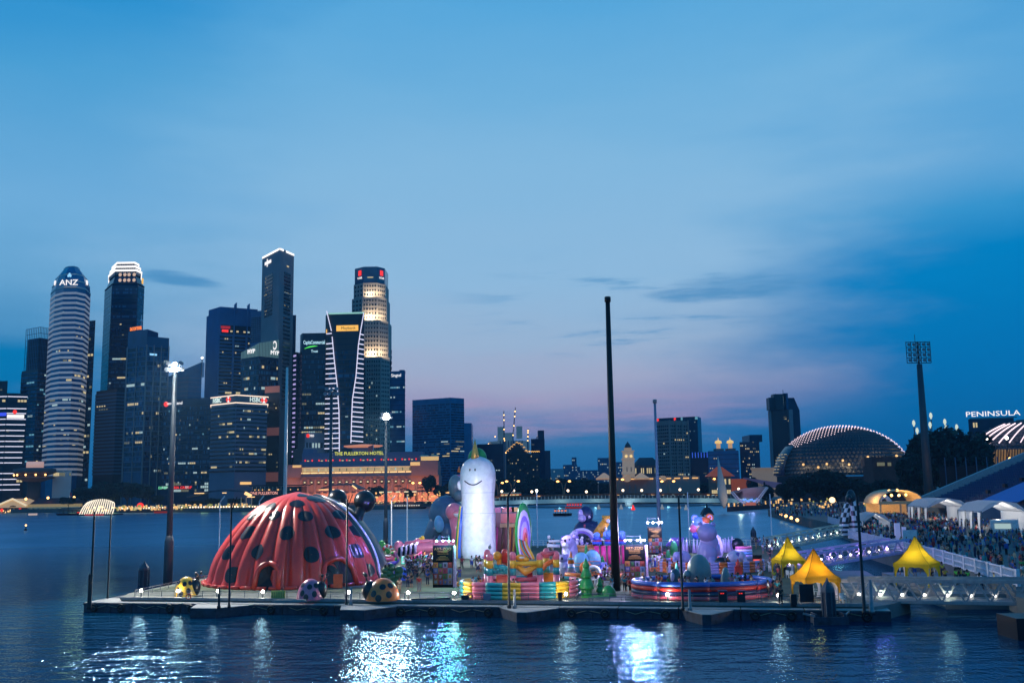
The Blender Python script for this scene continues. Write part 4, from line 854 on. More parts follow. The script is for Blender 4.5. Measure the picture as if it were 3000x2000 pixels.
# shore crowd of small lights under the trees
t = thing('shore_stall_row', 'string of tiny warm shop and tree lights along the far promenade', 'lights', (P(520, 1480, 640).x, 640, LAND)); YF = 640; cx = t.location.x
sm = []
for m_ in (M_warms, WL[0], glow('leafglow', (200, 200, 110), .5), M_warms): mb = MB(); mb.box((0, 0, 0), (1, .4, 1)); sm.append(mb.mesh('stall_light', m_))
for k in range(230):
    px = rnd.uniform(335, 845); yb = 1482-rnd.uniform(0, 12) if px < 760 else 1476-rnd.uniform(0, 8); put('stall_light', rnd.choice(sm), t, (fx(px), rnd.uniform(0, 6), fz(yb)), 0, (rnd.uniform(.4, 1.3), 1, rnd.uniform(.5, 1.9)))
# far promenade band right of the dome to the bridge
t = thing('shore_road_lights', 'street lamps and car lights in front of the grand hotel', 'lights', (P(1150, 1470, 660).x, 660, LAND)); YF = 660; cx = t.location.x
for k in range(70): px = rnd.uniform(1085, 1335); put('stall_light', rnd.choice(sm), t, (fx(px), rnd.uniform(0, 6), fz(rnd.uniform(1442, 1474))), 0, (rnd.uniform(.4, 1.4), 1, rnd.uniform(.4, 1.2)))
for k in range(5): px = 1118+24*k; fbox('lit_awning', px-6, px+6, 1442.5, 1439, -1, 2, mat('cream_lamp', (230, 220, 180), emit=(250, 226, 170), es=.9))

# ------------------------------------------------------------------ trees
LEAF = [mat('leaf_dark', (12, 34, 34), .8, var=.4), mat('leaf_mid', (20, 50, 42), .8, var=.4), mat('leaf_pale', (34, 70, 56), .8, var=.4)]
M_trunk = mat('bark', (50, 42, 38), .9)
def crown_mesh(seed, n, sx, sy, sz, leaf, lobes=7):
    r = random.Random(seed); mb = MB(); cs = []
    for k in range(lobes): a = r.uniform(0, 2*PI); q = r.uniform(.2, .68); cs.append((sx*q*math.cos(a), sy*q*math.sin(a), sz*r.uniform(-.45, .6), r.uniform(.34, .58)))
    for k in range(n):
        c = r.choice(cs); d = Vector((r.gauss(0, 1), r.gauss(0, 1), r.gauss(0, 1))).normalized()*r.uniform(.55, 1.08)**.6*c[3]
        p = Vector((c[0]+d.x*sx, c[1]+d.y*sy, c[2]+d.z*sz)); s_ = leaf*r.uniform(.6, 1.5)
        u = Vector((r.gauss(0, 1), r.gauss(0, 1), r.gauss(0, .6))).normalized(); w = u.cross(Vector((r.gauss(0, 1), r.gauss(0, 1), r.gauss(0, 1)))).normalized()
        mb.k = r.choices((0, 1, 2), (5, 3, 1))[0]; mb.add([p-u*s_, p+w*s_*.55, p+u*s_, p-w*s_*.55], [(0, 1, 2, 3)])
    mb.k = 0
    return mb.mesh('crown', LEAF)
CROWN = [crown_mesh(3+k, 4200, 1, 1, .8, .085, 10) for k in range(4)]
def tree(x, y, z0, w, h, label, group=None, k=None, trunkh=.35, limbs=4, name='broadleaf_tree'):
    t = thing(name, label, 'tree', (x, y, z0), rnd.uniform(0, 6), group); k = rnd.randrange(4) if k is None else k
    mb = MB(); th = h*trunkh; mb.tube([(0, 0, 0), (.02*h, 0, th*.6), (0, .02*h, th*1.5)], [h*.03, h*.022, h*.012], 7)
    for j in range(limbs): a = 2*PI*j/limbs+rnd.random(); mb.tube([(0, 0, th*.8), (w*.16*math.cos(a), w*.16*math.sin(a), th*1.4), (w*.3*math.cos(a), w*.3*math.sin(a), th*1.4+h*.2)], [h*.014, h*.009, h*.004], 5)
    mb.build('trunk', M_trunk, t, True)
    put('crown', CROWN[k], t, (0, 0, th+(h-th)*.48), rnd.uniform(0, 6), (w/2*1.15, w/2*1.15, (h-th)*.66)); return t
for k, (px, pt, w, lb) in enumerate(((200, 1440, 34, 'dark tree between the disc tower and the black podium block'), (255, 1412, 60, 'wide dark tree left of the red globe'), (310, 1398, 62, 'tall dark tree above the white ribbed shelter'),
        (372, 1396, 60, 'dark spreading tree right above the red globe'), (430, 1404, 56, 'dark tree just left of the floodlight mast on the shore'), (462, 1436, 34, 'low dark tree right beside the floodlight mast on the shore'),
        (575, 1450, 36, 'low dark shore tree under the small curved roof'), (625, 1444, 44, 'round dark tree under the eave of the curved roof'), (690, 1444, 40, 'dark shore tree left of the lit restaurant row'), (772, 1452, 34, 'small dark tree in front of the pink restaurant sign'),
        (1100, 1424, 38, 'dark round tree in front of the hotel columns'), (1195, 1432, 26, 'small dark tree before the hotel right of the slate mast'), (1255, 1392, 34, 'tall dark tree at the right end of the grand hotel'),
        (1288, 1420, 30, 'dark tree between grand hotel and grey inflatable giant'))):
    Y = 668 if px < 500 else 655 if px < 1000 else 672; q = P(px, 1478, Y); tree(q.x, Y, LAND, px2m(w, Y)*1.12, P(px, pt+(14 if px < 800 else 0), Y).z-LAND, lb, 'trees along the far shore')
def palm(px, py, Y, h, label):
    q = P(px, py, Y); t = thing('palm_tree', label, 'palm', (q.x, Y, LAND), 0, 'palms before the hotel'); h = q.z-LAND
    mb = MB(); mb.tube([(0, 0, 0), (.2, 0, h*.5), (0, 0, h)], [.35, .26, .2], 6); mb.build('trunk', M_trunk, t, True)
    mb = MB()
    for k in range(13):
        a = 2*PI*k/13; L = 3.4
        for j in range(4):
            u, v = j/4, (j+1)/4; f = lambda s_: Vector((L*s_*math.cos(a), L*s_*math.sin(a), h+1.2*s_-2.6*s_*s_)); n = Vector((-math.sin(a), math.cos(a), 0))
            mb.add([f(u)-n*.35, f(u)+n*.35, f(v)+n*.3*(1-v*.8), f(v)-n*.3*(1-v*.8)], [(0, 1, 2, 3)])
    mb.build('fronds', LEAF[1], t)
for px, py, w in ((1166, 1420, 'left of the street lamps'), (1184, 1428, 'beside the bright street lamp'), (1236, 1424, 'near the orange lit corner of the hotel')): palm(px, py, 668, 10, 'small palm before the hotel '+w)
ORD = 'first second third fourth fifth sixth seventh eighth ninth tenth eleventh twelfth thirteenth fourteenth fifteenth sixteenth seventeenth eighteenth nineteenth twentieth twenty-first twenty-second twenty-third twenty-fourth twenty-fifth twenty-sixth twenty-seventh twenty-eighth'.split()
def hedge_trees(px0, px1, top, Y, step, w, lab, yb=1470, z0=LAND, jit=6):
    px = px0; k = 0
    while px < px1:
        q = P(px, yb, Y+rnd.uniform(-8, 8)); lab_ = lab+', '+ORD[k]+' from the unicorn'; tt = top(px)+rnd.uniform(-jit, jit); tree(q.x, q.y, z0, px2m(w, Y)*rnd.uniform(1, 1.35), P(px, tt, Y).z-z0, lab_, 'dense dark trees beyond the bridge', trunkh=.22); px += step*rnd.uniform(.8, 1.15); k += 1
hedge_trees(1335, 2120, lambda p: 1404 if p < 1750 else 1412, 735, 33, 46, 'dense dark tree in the row beyond the bridge')

# ------------------------------------------------------------------ bridge
q0, q1 = G(1322, 1484, 0), G(2240, 1478, 0)
A, Bq = Vector((-46, 632, 0)), Vector((146, 596, 0)); d = Bq-A; L = d.length; e = d/L; nrm = Vector((e.y, -e.x, 0)); rz = math.atan2(d.y, d.x)
t = thing('road_bridge', 'long low white edged road bridge with orange lit planters', 'bridge', A, rz)
def brz(u): return 1.0+1.6*math.sin(PI*min(1, max(0, u)))     # underside height
def bbx(name, y0, y1, f0, f1, m, n=24):
    mb = MB(); mb.rings([[(L*k/n, y0, f0(k/n)), (L*k/n, y1, f0(k/n)), (L*k/n, y1, f1(k/n)), (L*k/n, y0, f1(k/n))] for k in range(n+1)]); mb.build(name, m, t)
bbx('edge_beam', -.6, 2.4, lambda u: brz(u), lambda u: brz(u)+2.3+.5*abs(2*u-1), mat('bridge_white', (196, 206, 204), .6)); bbx('deck_slab', 2, 26, lambda u: brz(u)+1, lambda u: brz(u)+3.2, M_conc); bbx('underside', 1.5, 25, lambda u: brz(u)-.7, lambda u: brz(u)+.6, M_quay)
bbx('parapet', .2, .6, lambda u: brz(u)+2.5, lambda u: brz(u)+4.3, mat('parapet_dark', (44, 46, 56), .6)); bbx('planter', 3, 4.2, lambda u: brz(u)+3.6, lambda u: brz(u)+5.4, mat('planter_flowers', (150, 80, 50), .9, var=.6, scale=1.5, emit=None))
pm = MB(); pm.box((0, 0, .9), (.2, .25, 2)); pm = pm.mesh('parapet_post', M_white)
for k in range(90): put('parapet_post', pm, t, (L*k/89, 0, brz(k/89)+2.5))
for u in (.27, .60): mb = MB(); mb.lathe([(2.6, -1), (2.3, brz(u)-.6), (2.8, brz(u)+.2)], 14, (L*u, 0, 0), 1., .45); mb.build('pier', mat('bridge_white', ()), t, True); lamp('pier_light', 'POINT', (L*u, -4, 2), 260, (200, 230, 255), .4, t)
for k in range(46): mb = MB(); mb.box((L*rnd.random(), 1.6, 0), (rnd.uniform(.5, 1.6), .2, .5)); o = mb.build('walkway_light', M_warms if k % 3 else WL[1], t); u = o.data.vertices[0].co.x/L; o.location.z = brz(u)+rnd.uniform(2.8, 4.6)
for k in range(9): l = lamp('bridge_light', 'POINT', (L*(k+.5)/9, -7, 3.6), 800, (196, 230, 226), .5, t)
bus = thing('open_bus', 'orange lit double deck bus crossing the bridge', 'bus', A+e*(L*.22)+nrm*-8+Vector((0, 0, 5.4)), rz); mb = MB(); mb.box((0, 0, 1.6), (13, 2.5, 3)); mb.build('body', mat('bus_orange', (150, 70, 40), emit=(230, 110, 50), es=.4), bus); mb = MB(); mb.box((0, 0, 3.6), (13, 2.5, .5)); mb.build('roof', M_cream, bus)
for k in range(5): mb = MB(); mb.box((-5+2.4*k, -1.3, 2.3), (1.7, .1, 1)); mb.build('window', WL[0], bus)
mb = MB()
for x in (-4, 4): mb.lathe([(.5, -1.2), (.5, 1.2)], 10)
for x in (-4.2, 4.2): mb2 = MB(); mb2.tube([(x, -1.3, .1), (x, 1.3, .1)], .5, 10); mb2.build('wheel', M_black, bus)
# twin-arm street lamps
def street_lamp(px, pt, Y, pb, label, arms=(-1, 1), spread=17):
    q = P(px, pb, Y); t = thing('street_lamp', label, 'street lamp', (q.x, Y, q.z), 0, 'curved street lamps along the bridge'); h = P(px, pt, Y).z-q.z; s_ = px2m(spread, Y)
    for a_ in arms:
        mb = MB(); mb.tube([(a_*.35, 0, 0), (a_*.5, 0, h*.45), (a_*s_*.30, 0, h*.8), (a_*s_*.65, 0, h*.97), (a_*s_, 0, h)], [.38, .3, .22, .18, .14], 6); mb.build('arm', mat('lamp_arm', (170, 130, 96), .6), t, True)
        mb = MB(); mb.ell((a_*s_, -.2, h-.25), (.95, .7, .55), 8, 5); mb.build('lamp_head', mat('sodium', (20, 20, 20), emit=(255, 178, 92), es=6, sample=False), t, True)
for px, w in ((1502, 'above the orange bus'), (1652, 'between the unicorn and the black mast'), (1958, 'right of the slim grey mast')): street_lamp(px, 1407, 640, 1452, 'twin armed curved street lamp on the bridge '+w)
street_lamp(1808, 1402, 640, 1452, 'single armed street lamp leaning over beside the black mast', (1,), 17)
street_lamp(1460, 1412, 700, 1450, 'dark twin armed street lamp behind the unicorn cheek', spread=12); street_lamp(1220, 1412, 664, 1466, 'tall pale twin street lamp in front of the hotel', spread=10); street_lamp(2105, 1400, 690, 1455, 'twin armed lamp behind the white spire on the terrace', spread=10)
gl = None
for gi, (px, py) in enumerate(((1470, 1439), (1505, 1437), (1558, 1440), (1664, 1437), (1718, 1440), (1825, 1436), (1880, 1436), (1935, 1436), (1992, 1434), (2046, 1434), (2105, 1432), (2164, 1432))):
    q = P(px, py, 648)
    if gl is None:
        gl = thing('globe_lamp', 'white globe lamp post on the bridge walk, closest to the unicorn', 'street lamp', (q.x, 648, q.z-5), 0, 'globe lamps along the bridge'); mb = MB(); mb.tube([(0, 0, 0), (0, 0, 5)], .14, 6); mb.build('post', M_dark, gl); mb = MB(); mb.ell((0, 0, 5.3), .85, 8, 6); mb.build('globe', mat('globe_glow', (20, 20, 20), emit=(255, 224, 190), es=3., sample=False), gl, True)
    else: dup(gl, None, (q.x, 648, q.z-5), label='white globe lamp post on the bridge walk, '+ORD[gi]+' counted from the unicorn')

# ------------------------------------------------------------------ right hand skyline
for k, (l, r, tp, Y, lb) in enumerate(((1650, 1692, 1360, 1500, 'pale blue distant housing block right of the gold tipped hotel'), (1752, 1795, 1340, 1700, 'small distant tower block with two rows of lit windows'), (1672, 1700, 1366, 1800, 'tiny distant block behind the bridge trees'), (1795, 1826, 1352, 1650, 'hazy distant block just left of the clock tower'),
        (1600, 1652, 1372, 1300, 'low white lit terrace of flats beyond the bridge'), (1700, 1756, 1376, 1500, 'low dim hazy block left of the black mast'), (1676, 1690, 1338, 1720, 'narrow distant tower with bright centre windows'))):
    b = B('distant_block', lb, [(l, Y), (r, Y)], 1390, tp, 30, mat('haze_blue', (40, 74, 108), .8, var=.1) if k != 4 else mat('pale_flats', (130, 150, 160), .8), cat='building'); nc = max(3, (r-l)//5)
    b.lit(0, nc, 9, 4, b.h-2, 9+3*nc//2, .5, .35, run=1, pal=(1, 1, 0))
# clock tower
Yc = 720; q = P(1842, 1400, Yc); t = thing('clock_tower', 'cream floodlit clock tower with a domed top', 'clock tower', (q.x, Yc, LAND)); zc = lambda py: P(1842, py, Yc).z-LAND; m_ = lambda n: px2m(n, Yc)
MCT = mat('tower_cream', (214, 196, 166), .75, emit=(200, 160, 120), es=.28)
mb = MB(); mb.box((0, 0, zc(1345)/2), (m_(32), m_(32), zc(1345))); mb.build('shaft', MCT, t)
for (a_, e_, w) in ((1345, 1341, 36), (1341, 1322, 29), (1322, 1318, 34)): mb = MB(); mb.box((0, 0, (zc(a_)+zc(e_))/2), (m_(w), m_(w), zc(e_)-zc(a_))); mb.build('upper_stage', MCT, t)
mb = MB(); mb.lathe([(m_(11), zc(1318)), (m_(11), zc(1311)), (m_(12), zc(1310))], 12); mb.build('drum', MCT, t, True); mb = MB(); mb.lathe([(m_(9), zc(1310)), (m_(8.5), zc(1304)), (m_(5), zc(1298)), (m_(1.2), zc(1294)), (.1, zc(1291))], 14); mb.build('dome', mat('dome_slate', (46, 56, 66), .5), t, True)
for x in (-7, 7): mb = MB(); mb.ell((m_(x), -m_(16.3), zc(1335)), (m_(4), .3, m_(4)), 12, 6); mb.build('clock_face', glow('clock_glow', (255, 220, 150), 1.0), t)
for k in range(3): mb = MB(); mb.box((m_(-8+8*k), -m_(14.7), zc(1332)), (m_(3.4), .3, m_(9))); mb.build('louvre_opening', M_void, t) if False else None
for k in range(2): mb = MB(); mb.box((m_(-6+12*k), -m_(16.1), zc(1375)), (m_(2.4), .2, m_(16))); mb.build('slit_window', mat('slit', (120, 96, 84)), t)
mb = MB(); mb.box((0, 0, zc(1384)), (m_(37), m_(37), m_(8))); mb.build('plinth', MCT, t)
b = B('theatre_hall', 'low dark roofed classical hall right of the clock tower', [(1858, 735), (1930, 735)], 1390, 1362, 30, mat('hall_brown', (84, 72, 76), .8), cat='building')
mb = MB(); e0 = b.edge(0)[2]; mb.add([(-e0/2, -15, b.h), (e0/2, -15, b.h), (e0/2, 15, b.h), (-e0/2, 15, b.h), (-e0*.28, 0, b.h+6), (e0*.28, 0, b.h+6)], [(0, 1, 5, 4), (1, 2, 5), (2, 3, 4, 5), (3, 0, 4)]); mb.build('hip_roof', mat('roof_slate', (34, 40, 54), .8), b.t); b.lit(0, 12, 3, 1, b.h, 16, .5, .5, pal=(0, 0, 2), run=2)
# pier canopies beyond the bridge
for (px, w, kind, lb) in ((1770, 44, 'p', 'cream pyramid canopy left of the black mast'), (1878, 44, 'p', 'cream pyramid canopy below the clock tower'), (1836, 20, 'a', 'small lit arch canopy at the foot of the clock tower'), (1941, 16, 'a', 'pale arched canopy behind the slim grey mast'), (2004, 14, 'a', 'small pale arched canopy right of the slim grey mast')):
    Y = 700; q = P(px, 1400, Y); t = thing('pier_canopy', lb, 'canopy', (q.x, Y, q.z), 0, 'pier canopies beyond the bridge'); w = px2m(w, Y); h = px2m(16 if kind == 'p' else 14, Y); mm = mat('canopy_cream', (220, 190, 150), .8, emit=(220, 160, 100), es=.3)
    if kind == 'p': mb = MB(); mb.prism([(-w/2, -8), (w/2, -8), (w/2, 8), (-w/2, 8)], 0, h, .12); mb.build('roof', mm, t); mb = MB(); mb.box((0, 0, -px2m(2, Y)), (w*.95, 15, px2m(3, Y))); mb.build('fascia', mm, t)
    else: mb = MB(); mb.tube([(0, -6, 0), (0, 6, 0)], w/2, 16); mb.build('roof', mm, t)
    mb = MB()
    for sx_ in (-.4, .4): mb.bar((w*sx_, 0, -4), (w*sx_, 0, LAND-q.z), .8)
    mb.build('support', M_conc, t)
b = B('pier_building', 'long low lit pier roof behind the bridge lamps', [(1790, 705), (2050, 690)], 1400, 1393, 14, mat('canopy_grey', (150, 130, 120), .8), cat='building'); mb = MB(); e0 = b.edge(0); 
for k in range(10): b.plate(0, .05+.1*k, b.h-1.2, 4, .7, M_warms, 'eave_light')
# apartment tower with balconies and dark neighbour
b = B('dark_hotel_tower', 'dark navy tower edged with blue roof lamps behind the beige flats', [(1928, 900), (2046, 880), (2057, 900)], 1300, 1218, 40, M_glass2); b.lit(0, 18, 30, 6, b.h-4, 22, .5, .3, .55, 1, pal=(1, 3), run=3)
for u, c in ((.02, M_red), (.45, M_red), (.62, WL[3]), (.97, WL[3]), (.99, WL[3])): b.plate(0, u, b.h-1.5, 1.6, 2.4, c, 'roof_lamp')
b = B('apartment_block', 'beige apartment tower full of small dark windows beside the slim grey mast', [(1924, 800), (1962, 790), (2018, 800)], 1300, 1230, 34, mat('flats_beige', (140, 126, 122), .85, var=.08), cat='apartments')
b.grid(0, 6, 20, 3, b.h-3, fw=.55, fh=.55); b.grid(1, 9, 20, 3, b.h-3, fw=.55, fh=.55); b.lit(0, 6, 20, 3, b.h-3, 9, .5, .4, run=2, off=.4); b.lit(1, 9, 20, 3, b.h-3, 16, .5, .4, rows=[18, 17, 15, 2, 5, 10, 3], run=3, off=.4, pal=(0, 0, 1))
for u in (.02, .35, .66, .98): q, _ = b.at(1, u, 0, .4); mb = MB(); mb.bar(q, (q[0], q[1], b.h+.5), 1.1); mb.build('pier_strip', mat('flats_beige', ()), b.t)
b = B('blue_fin_block', 'broad dark block crowned with thin blue light fins', [(2018, 820), (2110, 815)], 1350, 1322, 30, M_glass2)
for k in range(11): b.plate(0, .03+.094*k, b.h-2.2, .5, 4.4, glow('fin_blue', (60, 110, 255), .9), 'blue_light')
b.lit(0, 16, 12, 4, b.h-8, 14, .5, .3, run=2)
b = B('twin_lantern_building', 'teal grey block topped by two golden lantern turrets', [(2075, 800), (2165, 795)], 1350, 1318, 26, M_glass3, cat='building')
for u in (.35, .74):
    q, _ = b.at(0, u, b.h, -8); mb = MB(); mb.box((q[0], q[1], b.h+1), (px2m(24, 800), 9, 2)); mb.build('turret_base', M_warmwall, b.t); mb = MB(); mb.lathe([(1.7, b.h+2), (1.7, b.h+6), (2.8, b.h+6.2)], 8, (q[0], q[1], 0)); mb.build('turret', mat('turret_lit', (220, 180, 140), emit=(240, 180, 120), es=.5), b.t); mb = MB(); mb.lathe([(2.8, b.h+6.2), (2.6, b.h+8), (.3, b.h+9), (.1, b.h+11)], 8, (q[0], q[1], 0)); mb.build('turret_cap', mat('turret_cap', (230, 190, 120), emit=(250, 200, 110), es=.9), b.t)
b.lit(0, 14, 12, 3, b.h-2, 14, .4, .3, run=3, pal=(0, 1)); b.bands(zs(4, b.h-3, 9), .3, M_glass2, .15)
b = B('stepped_block', 'dark stepped office tower with scattered warm windows left of the tall dark tower', [(2168, 860), (2226, 855)], 1330, 1292, 30, M_glass2); mb = MB(); e0 = b.edge(0)[2]; mb.box((2.5, 0, b.h+3), (e0*.66, 28, 6)); mb.build('upper_stage', M_glass2, b.t)
b.lit(0, 12, 16, 3, b.h+1, 46, .5, .4, run=2, pal=(0, 2, 1))
b = B('tall_dark_tower', 'tall dark tower with stepped shoulders and a small glowing roof sign', [(2252, 900), (2258, 890), (2318, 884), (2322, 890)], 1250, 1198, 40, M_black)
for (l, r, yt) in ((2252, 2270, 1162), (2266, 2302, 1152), (2296, 2308, 1150)): mb = MB(); x0, x1 = P(l, 1180, 886).x-b.c[0], P(r, 1180, 886).x-b.c[0]; mb.box(((x0+x1)/2, -16, (b.h+b.z(yt))/2), (x1-x0, 10, b.z(yt)-b.h)); mb.build('upper_stage', M_black if l != 2296 else M_glass, b.t)
mb = MB(); x0, x1 = P(2318, 1300, 893).x-b.c[0], P(2352, 1300, 893).x-b.c[0]; mb.add([(x0, -8, 0), (x1, -8, 0), (x1, -8, b.z(1198)), (x0+6, -8, b.z(1160)), (x0, -8, b.z(1160)), (x0, 16, 0), (x1, 16, 0), (x1, 16, b.z(1198)), (x0+6, 16, b.z(1160)), (x0, 16, b.z(1160))], [(0, 1, 2, 3, 4), (9, 8, 7, 6, 5)]+[(i, 5+i, 5+(i+1) % 5, (i+1) % 5) for i in range(5)]); mb.build('side_wing', M_glass2, b.t)
for u in (.0, 1.): q, _ = b.at(1, u, 0, .5); mb = MB(); mb.bar(q, (q[0], q[1], b.h), 3.2 if u else 1.8); mb.build('corner_pier', M_gst, b.t)
b.plate(1, .58, b.z(1172), 4.2, 8, glow('sign_cyan', ()), 'roof_sign', 1.5); b.plate(1, .28, b.z(1164), 1.6, 2.4, WL[3], 'roof_lamp', 1.5)
mb = MB(); mb.bar((0, -14, b.z(1152)), (0, -14, b.z(1138)), .4); mb.build('aerial', M_dark, b.t); b.lit(1, 10, 30, 20, b.h-4, 9, .5, .4, .5, 1, rows=[28, 27, 26], run=4)
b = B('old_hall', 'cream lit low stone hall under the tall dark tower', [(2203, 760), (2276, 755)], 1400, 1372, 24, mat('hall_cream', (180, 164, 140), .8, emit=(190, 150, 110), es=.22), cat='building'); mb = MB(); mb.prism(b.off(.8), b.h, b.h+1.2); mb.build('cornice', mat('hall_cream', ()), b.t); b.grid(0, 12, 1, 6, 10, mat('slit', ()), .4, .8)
b = B('peninsula_hotel', 'dark hotel block with a white roof sign beyond the trees', [(2838, 700), (2972, 690)], 1250, 1222, 30, M_glass2, cat='hotel'); b.sign(0, .55, b.h+3.2, 'PENINSULA', 5.0, glow('white_sign', ()), .3, 1.35); b.lit(0, 16, 6, 2, b.h, 10, .6, .4)
mb = MB(); b.plate(0, .55, b.h+.4, 30, .5, M_dark, 'sign_rail', .3)
# low red roofed house and flat roofs behind the terrace
b = B('red_roof_house', 'low house with a glowing terracotta hip roof behind the white spire', [(2075, 690), (2142, 690)], 1400, 1394, 16, mat('terrace_wall', (120, 100, 90), .8), cat='house'); e0 = b.edge(0)[2]
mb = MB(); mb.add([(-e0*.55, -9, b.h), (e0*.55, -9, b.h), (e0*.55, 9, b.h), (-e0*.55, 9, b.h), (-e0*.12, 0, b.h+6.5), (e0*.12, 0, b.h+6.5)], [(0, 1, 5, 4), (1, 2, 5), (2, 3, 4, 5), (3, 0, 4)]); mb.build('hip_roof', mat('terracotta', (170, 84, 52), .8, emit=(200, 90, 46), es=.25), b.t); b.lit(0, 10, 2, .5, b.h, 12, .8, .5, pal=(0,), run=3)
b = B('orange_eave_roof', 'long low flat roof with a lit orange eave right of the terracotta house', [(2142, 690), (2205, 680)], 1410, 1400, 14, mat('terracotta', ()), cat='roof')
# ------------------------------------------------------------------ spiky concert domes and the right bank
def spiky_dome(px, pb, hw, pt, Y, label, sy, lit_lo, lines=False, name='spiky_dome'):
    c = P(px, pb, Y); sx = px2m(hw, Y); sz = P(px, pt, Y).z-c.z; t = thing(name, label, 'concert hall', (c.x, Y, c.z))
    f = lambda u, v, k=1.: (sx*k*math.cos(v)*math.sin(u), -sy*k*math.cos(v)*math.cos(u), sz*k*math.sin(v))
    mb = MB(); mb.patch(lambda a, b_: f(-PI*.62+a*PI*1.24, b_*PI/2*.998), 60, 18); mb.build('shell', mat('dome_shell', (52, 62, 72), .45, .2, var=.3, scale=.3), t, True)
    mb = MB(); n = 54
    for j in range(16):
        v = .06+j*.082
        for i in range(n):
            u = -1.75+3.5*(i+.5*(j % 2))/n; du, dv = 1.75/n*.92, .041
            p = [Vector(f(u-du, v)), Vector(f(u, v-dv)), Vector(f(u+du, v)), Vector(f(u, v+dv)), Vector(f(u, v-dv*.2, 1.035))]; mb.add(p, [(0, 1, 4), (1, 2, 4), (2, 3, 4), (3, 0, 4)])
    stuff(mb.build('sunshade_spikes', mat('sunshade', (86, 92, 96), .5, .3), t))
    mb = MB()
    if not lines:
        for i in range(74):
            x = -.76+1.70*i/73; k_ = math.sqrt(1-x*x); lo = 58+6*math.sin(5*x+.6)+(7 if x > .35 else 0)
            for j in range(6):
                ph = 93-7.5*(j+.5*(i % 2))
                if ph < lo: continue
                a_ = R(ph); mb.box((sx*x*1.03, -sy*k_*1.04*math.cos(a_), sz*k_*1.05*math.sin(a_)), (.3, .3, .46))
    else:
        for i in range(14):
            u = -1.25+.13*i; mb.tube([f(u-.10*(1-k/7), lit_lo+k*.075, 1.05) for k in range(8)], .34, 4)
    stuff(mb.build('roof_lights', glow('roof_dot', (255, 226, 236), 1.5), t)); return t, f, sz
t, f, sz = spiky_dome(2468, 1392, 188, 1252, 560, 'big spiky dome studded with rows of white roof lights', 34, .78)
for (u, v) in ((-.85, .22), (-.62, .16), (-.5, .22), (-.28, .28), (-.2, .2), (.08, .34), (.2, .3), (.6, .36), (.66, .28), (.9, .3)):
    p = f(u, v, 1.06); mb = MB(); mb.ell(p, .7, 6, 4); mb.build('shell_lamp', M_warms, t); lamp('shell_light', 'POINT', f(u, v-.02, 1.09), 700, (255, 214, 160), .5, t)
mb = MB(); mb.patch(lambda a, b_: f(-1.62+a*.40, .02+b_*.62, 1.05), 8, 10); mb.build('glass_foyer', M_glass2, t)
for k in range(26): p = f(-1.55+.3*rnd.random(), .08+.06*rnd.randrange(7), 1.07); mb = MB(); mb.box(p, (.9, .4, .22)); mb.build('foyer_light', WL[0], t)
t, f, sz = spiky_dome(3070, 1372, 255, 1226, 500, 'second spiky dome at the picture edge drawn with curved light lines', 38, .50, True)
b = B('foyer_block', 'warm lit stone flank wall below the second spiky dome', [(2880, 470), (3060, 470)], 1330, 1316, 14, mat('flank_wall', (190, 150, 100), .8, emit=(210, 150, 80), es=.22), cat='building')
for k in range(22): q, _ = b.at(0, .02+.045*k, b.h*.6, .4); mb = MB(); mb.bar((q[0]-.8, q[1], b.h*.2), (q[0]+1.4, q[1], b.h), .35); mb.build('diagonal_rib', mat('rib_dark', (70, 54, 40)), b.t)
for px, py in ((2958, 1343), (2890, 1330), (2949, 1281), (2893, 1284)): q = P(px, py, 466); o = thing('wall_lamp', {2958: 'bright warm lamp on the flank wall below the second dome', 2890: 'pale lamp by the tree edge below the second dome', 2949: 'small white lamp high under the second dome lights', 2893: 'small lamp between tree top and second dome'}[px], 'lamp', q); mb = MB(); mb.ell((0, 0, 0), .8, 8, 5); mb.build('lamp_head', M_bulb if px in (2893, 2949) else M_warm, o); mb = MB(); mb.bar((0, 0, 0), (0, 0, LAND-q.z), .25); mb.build('post', M_dark, o)
b = B('brick_restaurant_building', 'low dark red building with a few warm lit windows before the big dome', [(2530, 480), (2560, 470), (2740, 470)], 1400, 1362, 26, mat('dark_brick', (96, 58, 54), .85, var=.2, scale=.4), cat='building')
mb = MB(); mb.prism([(q[0]*.55-6, q[1]*.8) for q in b.p], b.h, b.h+4); mb.build('upper_storey', mat('dark_brick', ()), b.t)
for px, py, w in ((2580, 1358, 22), (2605, 1358, 10), (2650, 1394, 4), (2668, 1396, 14), (2698, 1396, 12)): mb = MB(); mb.box((0, 0, 0), (px2m(w, 470), .3, 1.6)); o = mb.build('window', WL[0] if py > 1370 else WL[2], b.t); q = P(px, py, 470); o.location = (q.x-b.c[0], b.p[1][1]-.3, q.z-LAND)
b = B('terrace_wall', 'broad dark terrace wall stepping down beneath the big dome', [(2290, 540), (2560, 520)], 1420, 1392, 30, mat('terrace_dark', (40, 44, 56), .85), cat='wall')
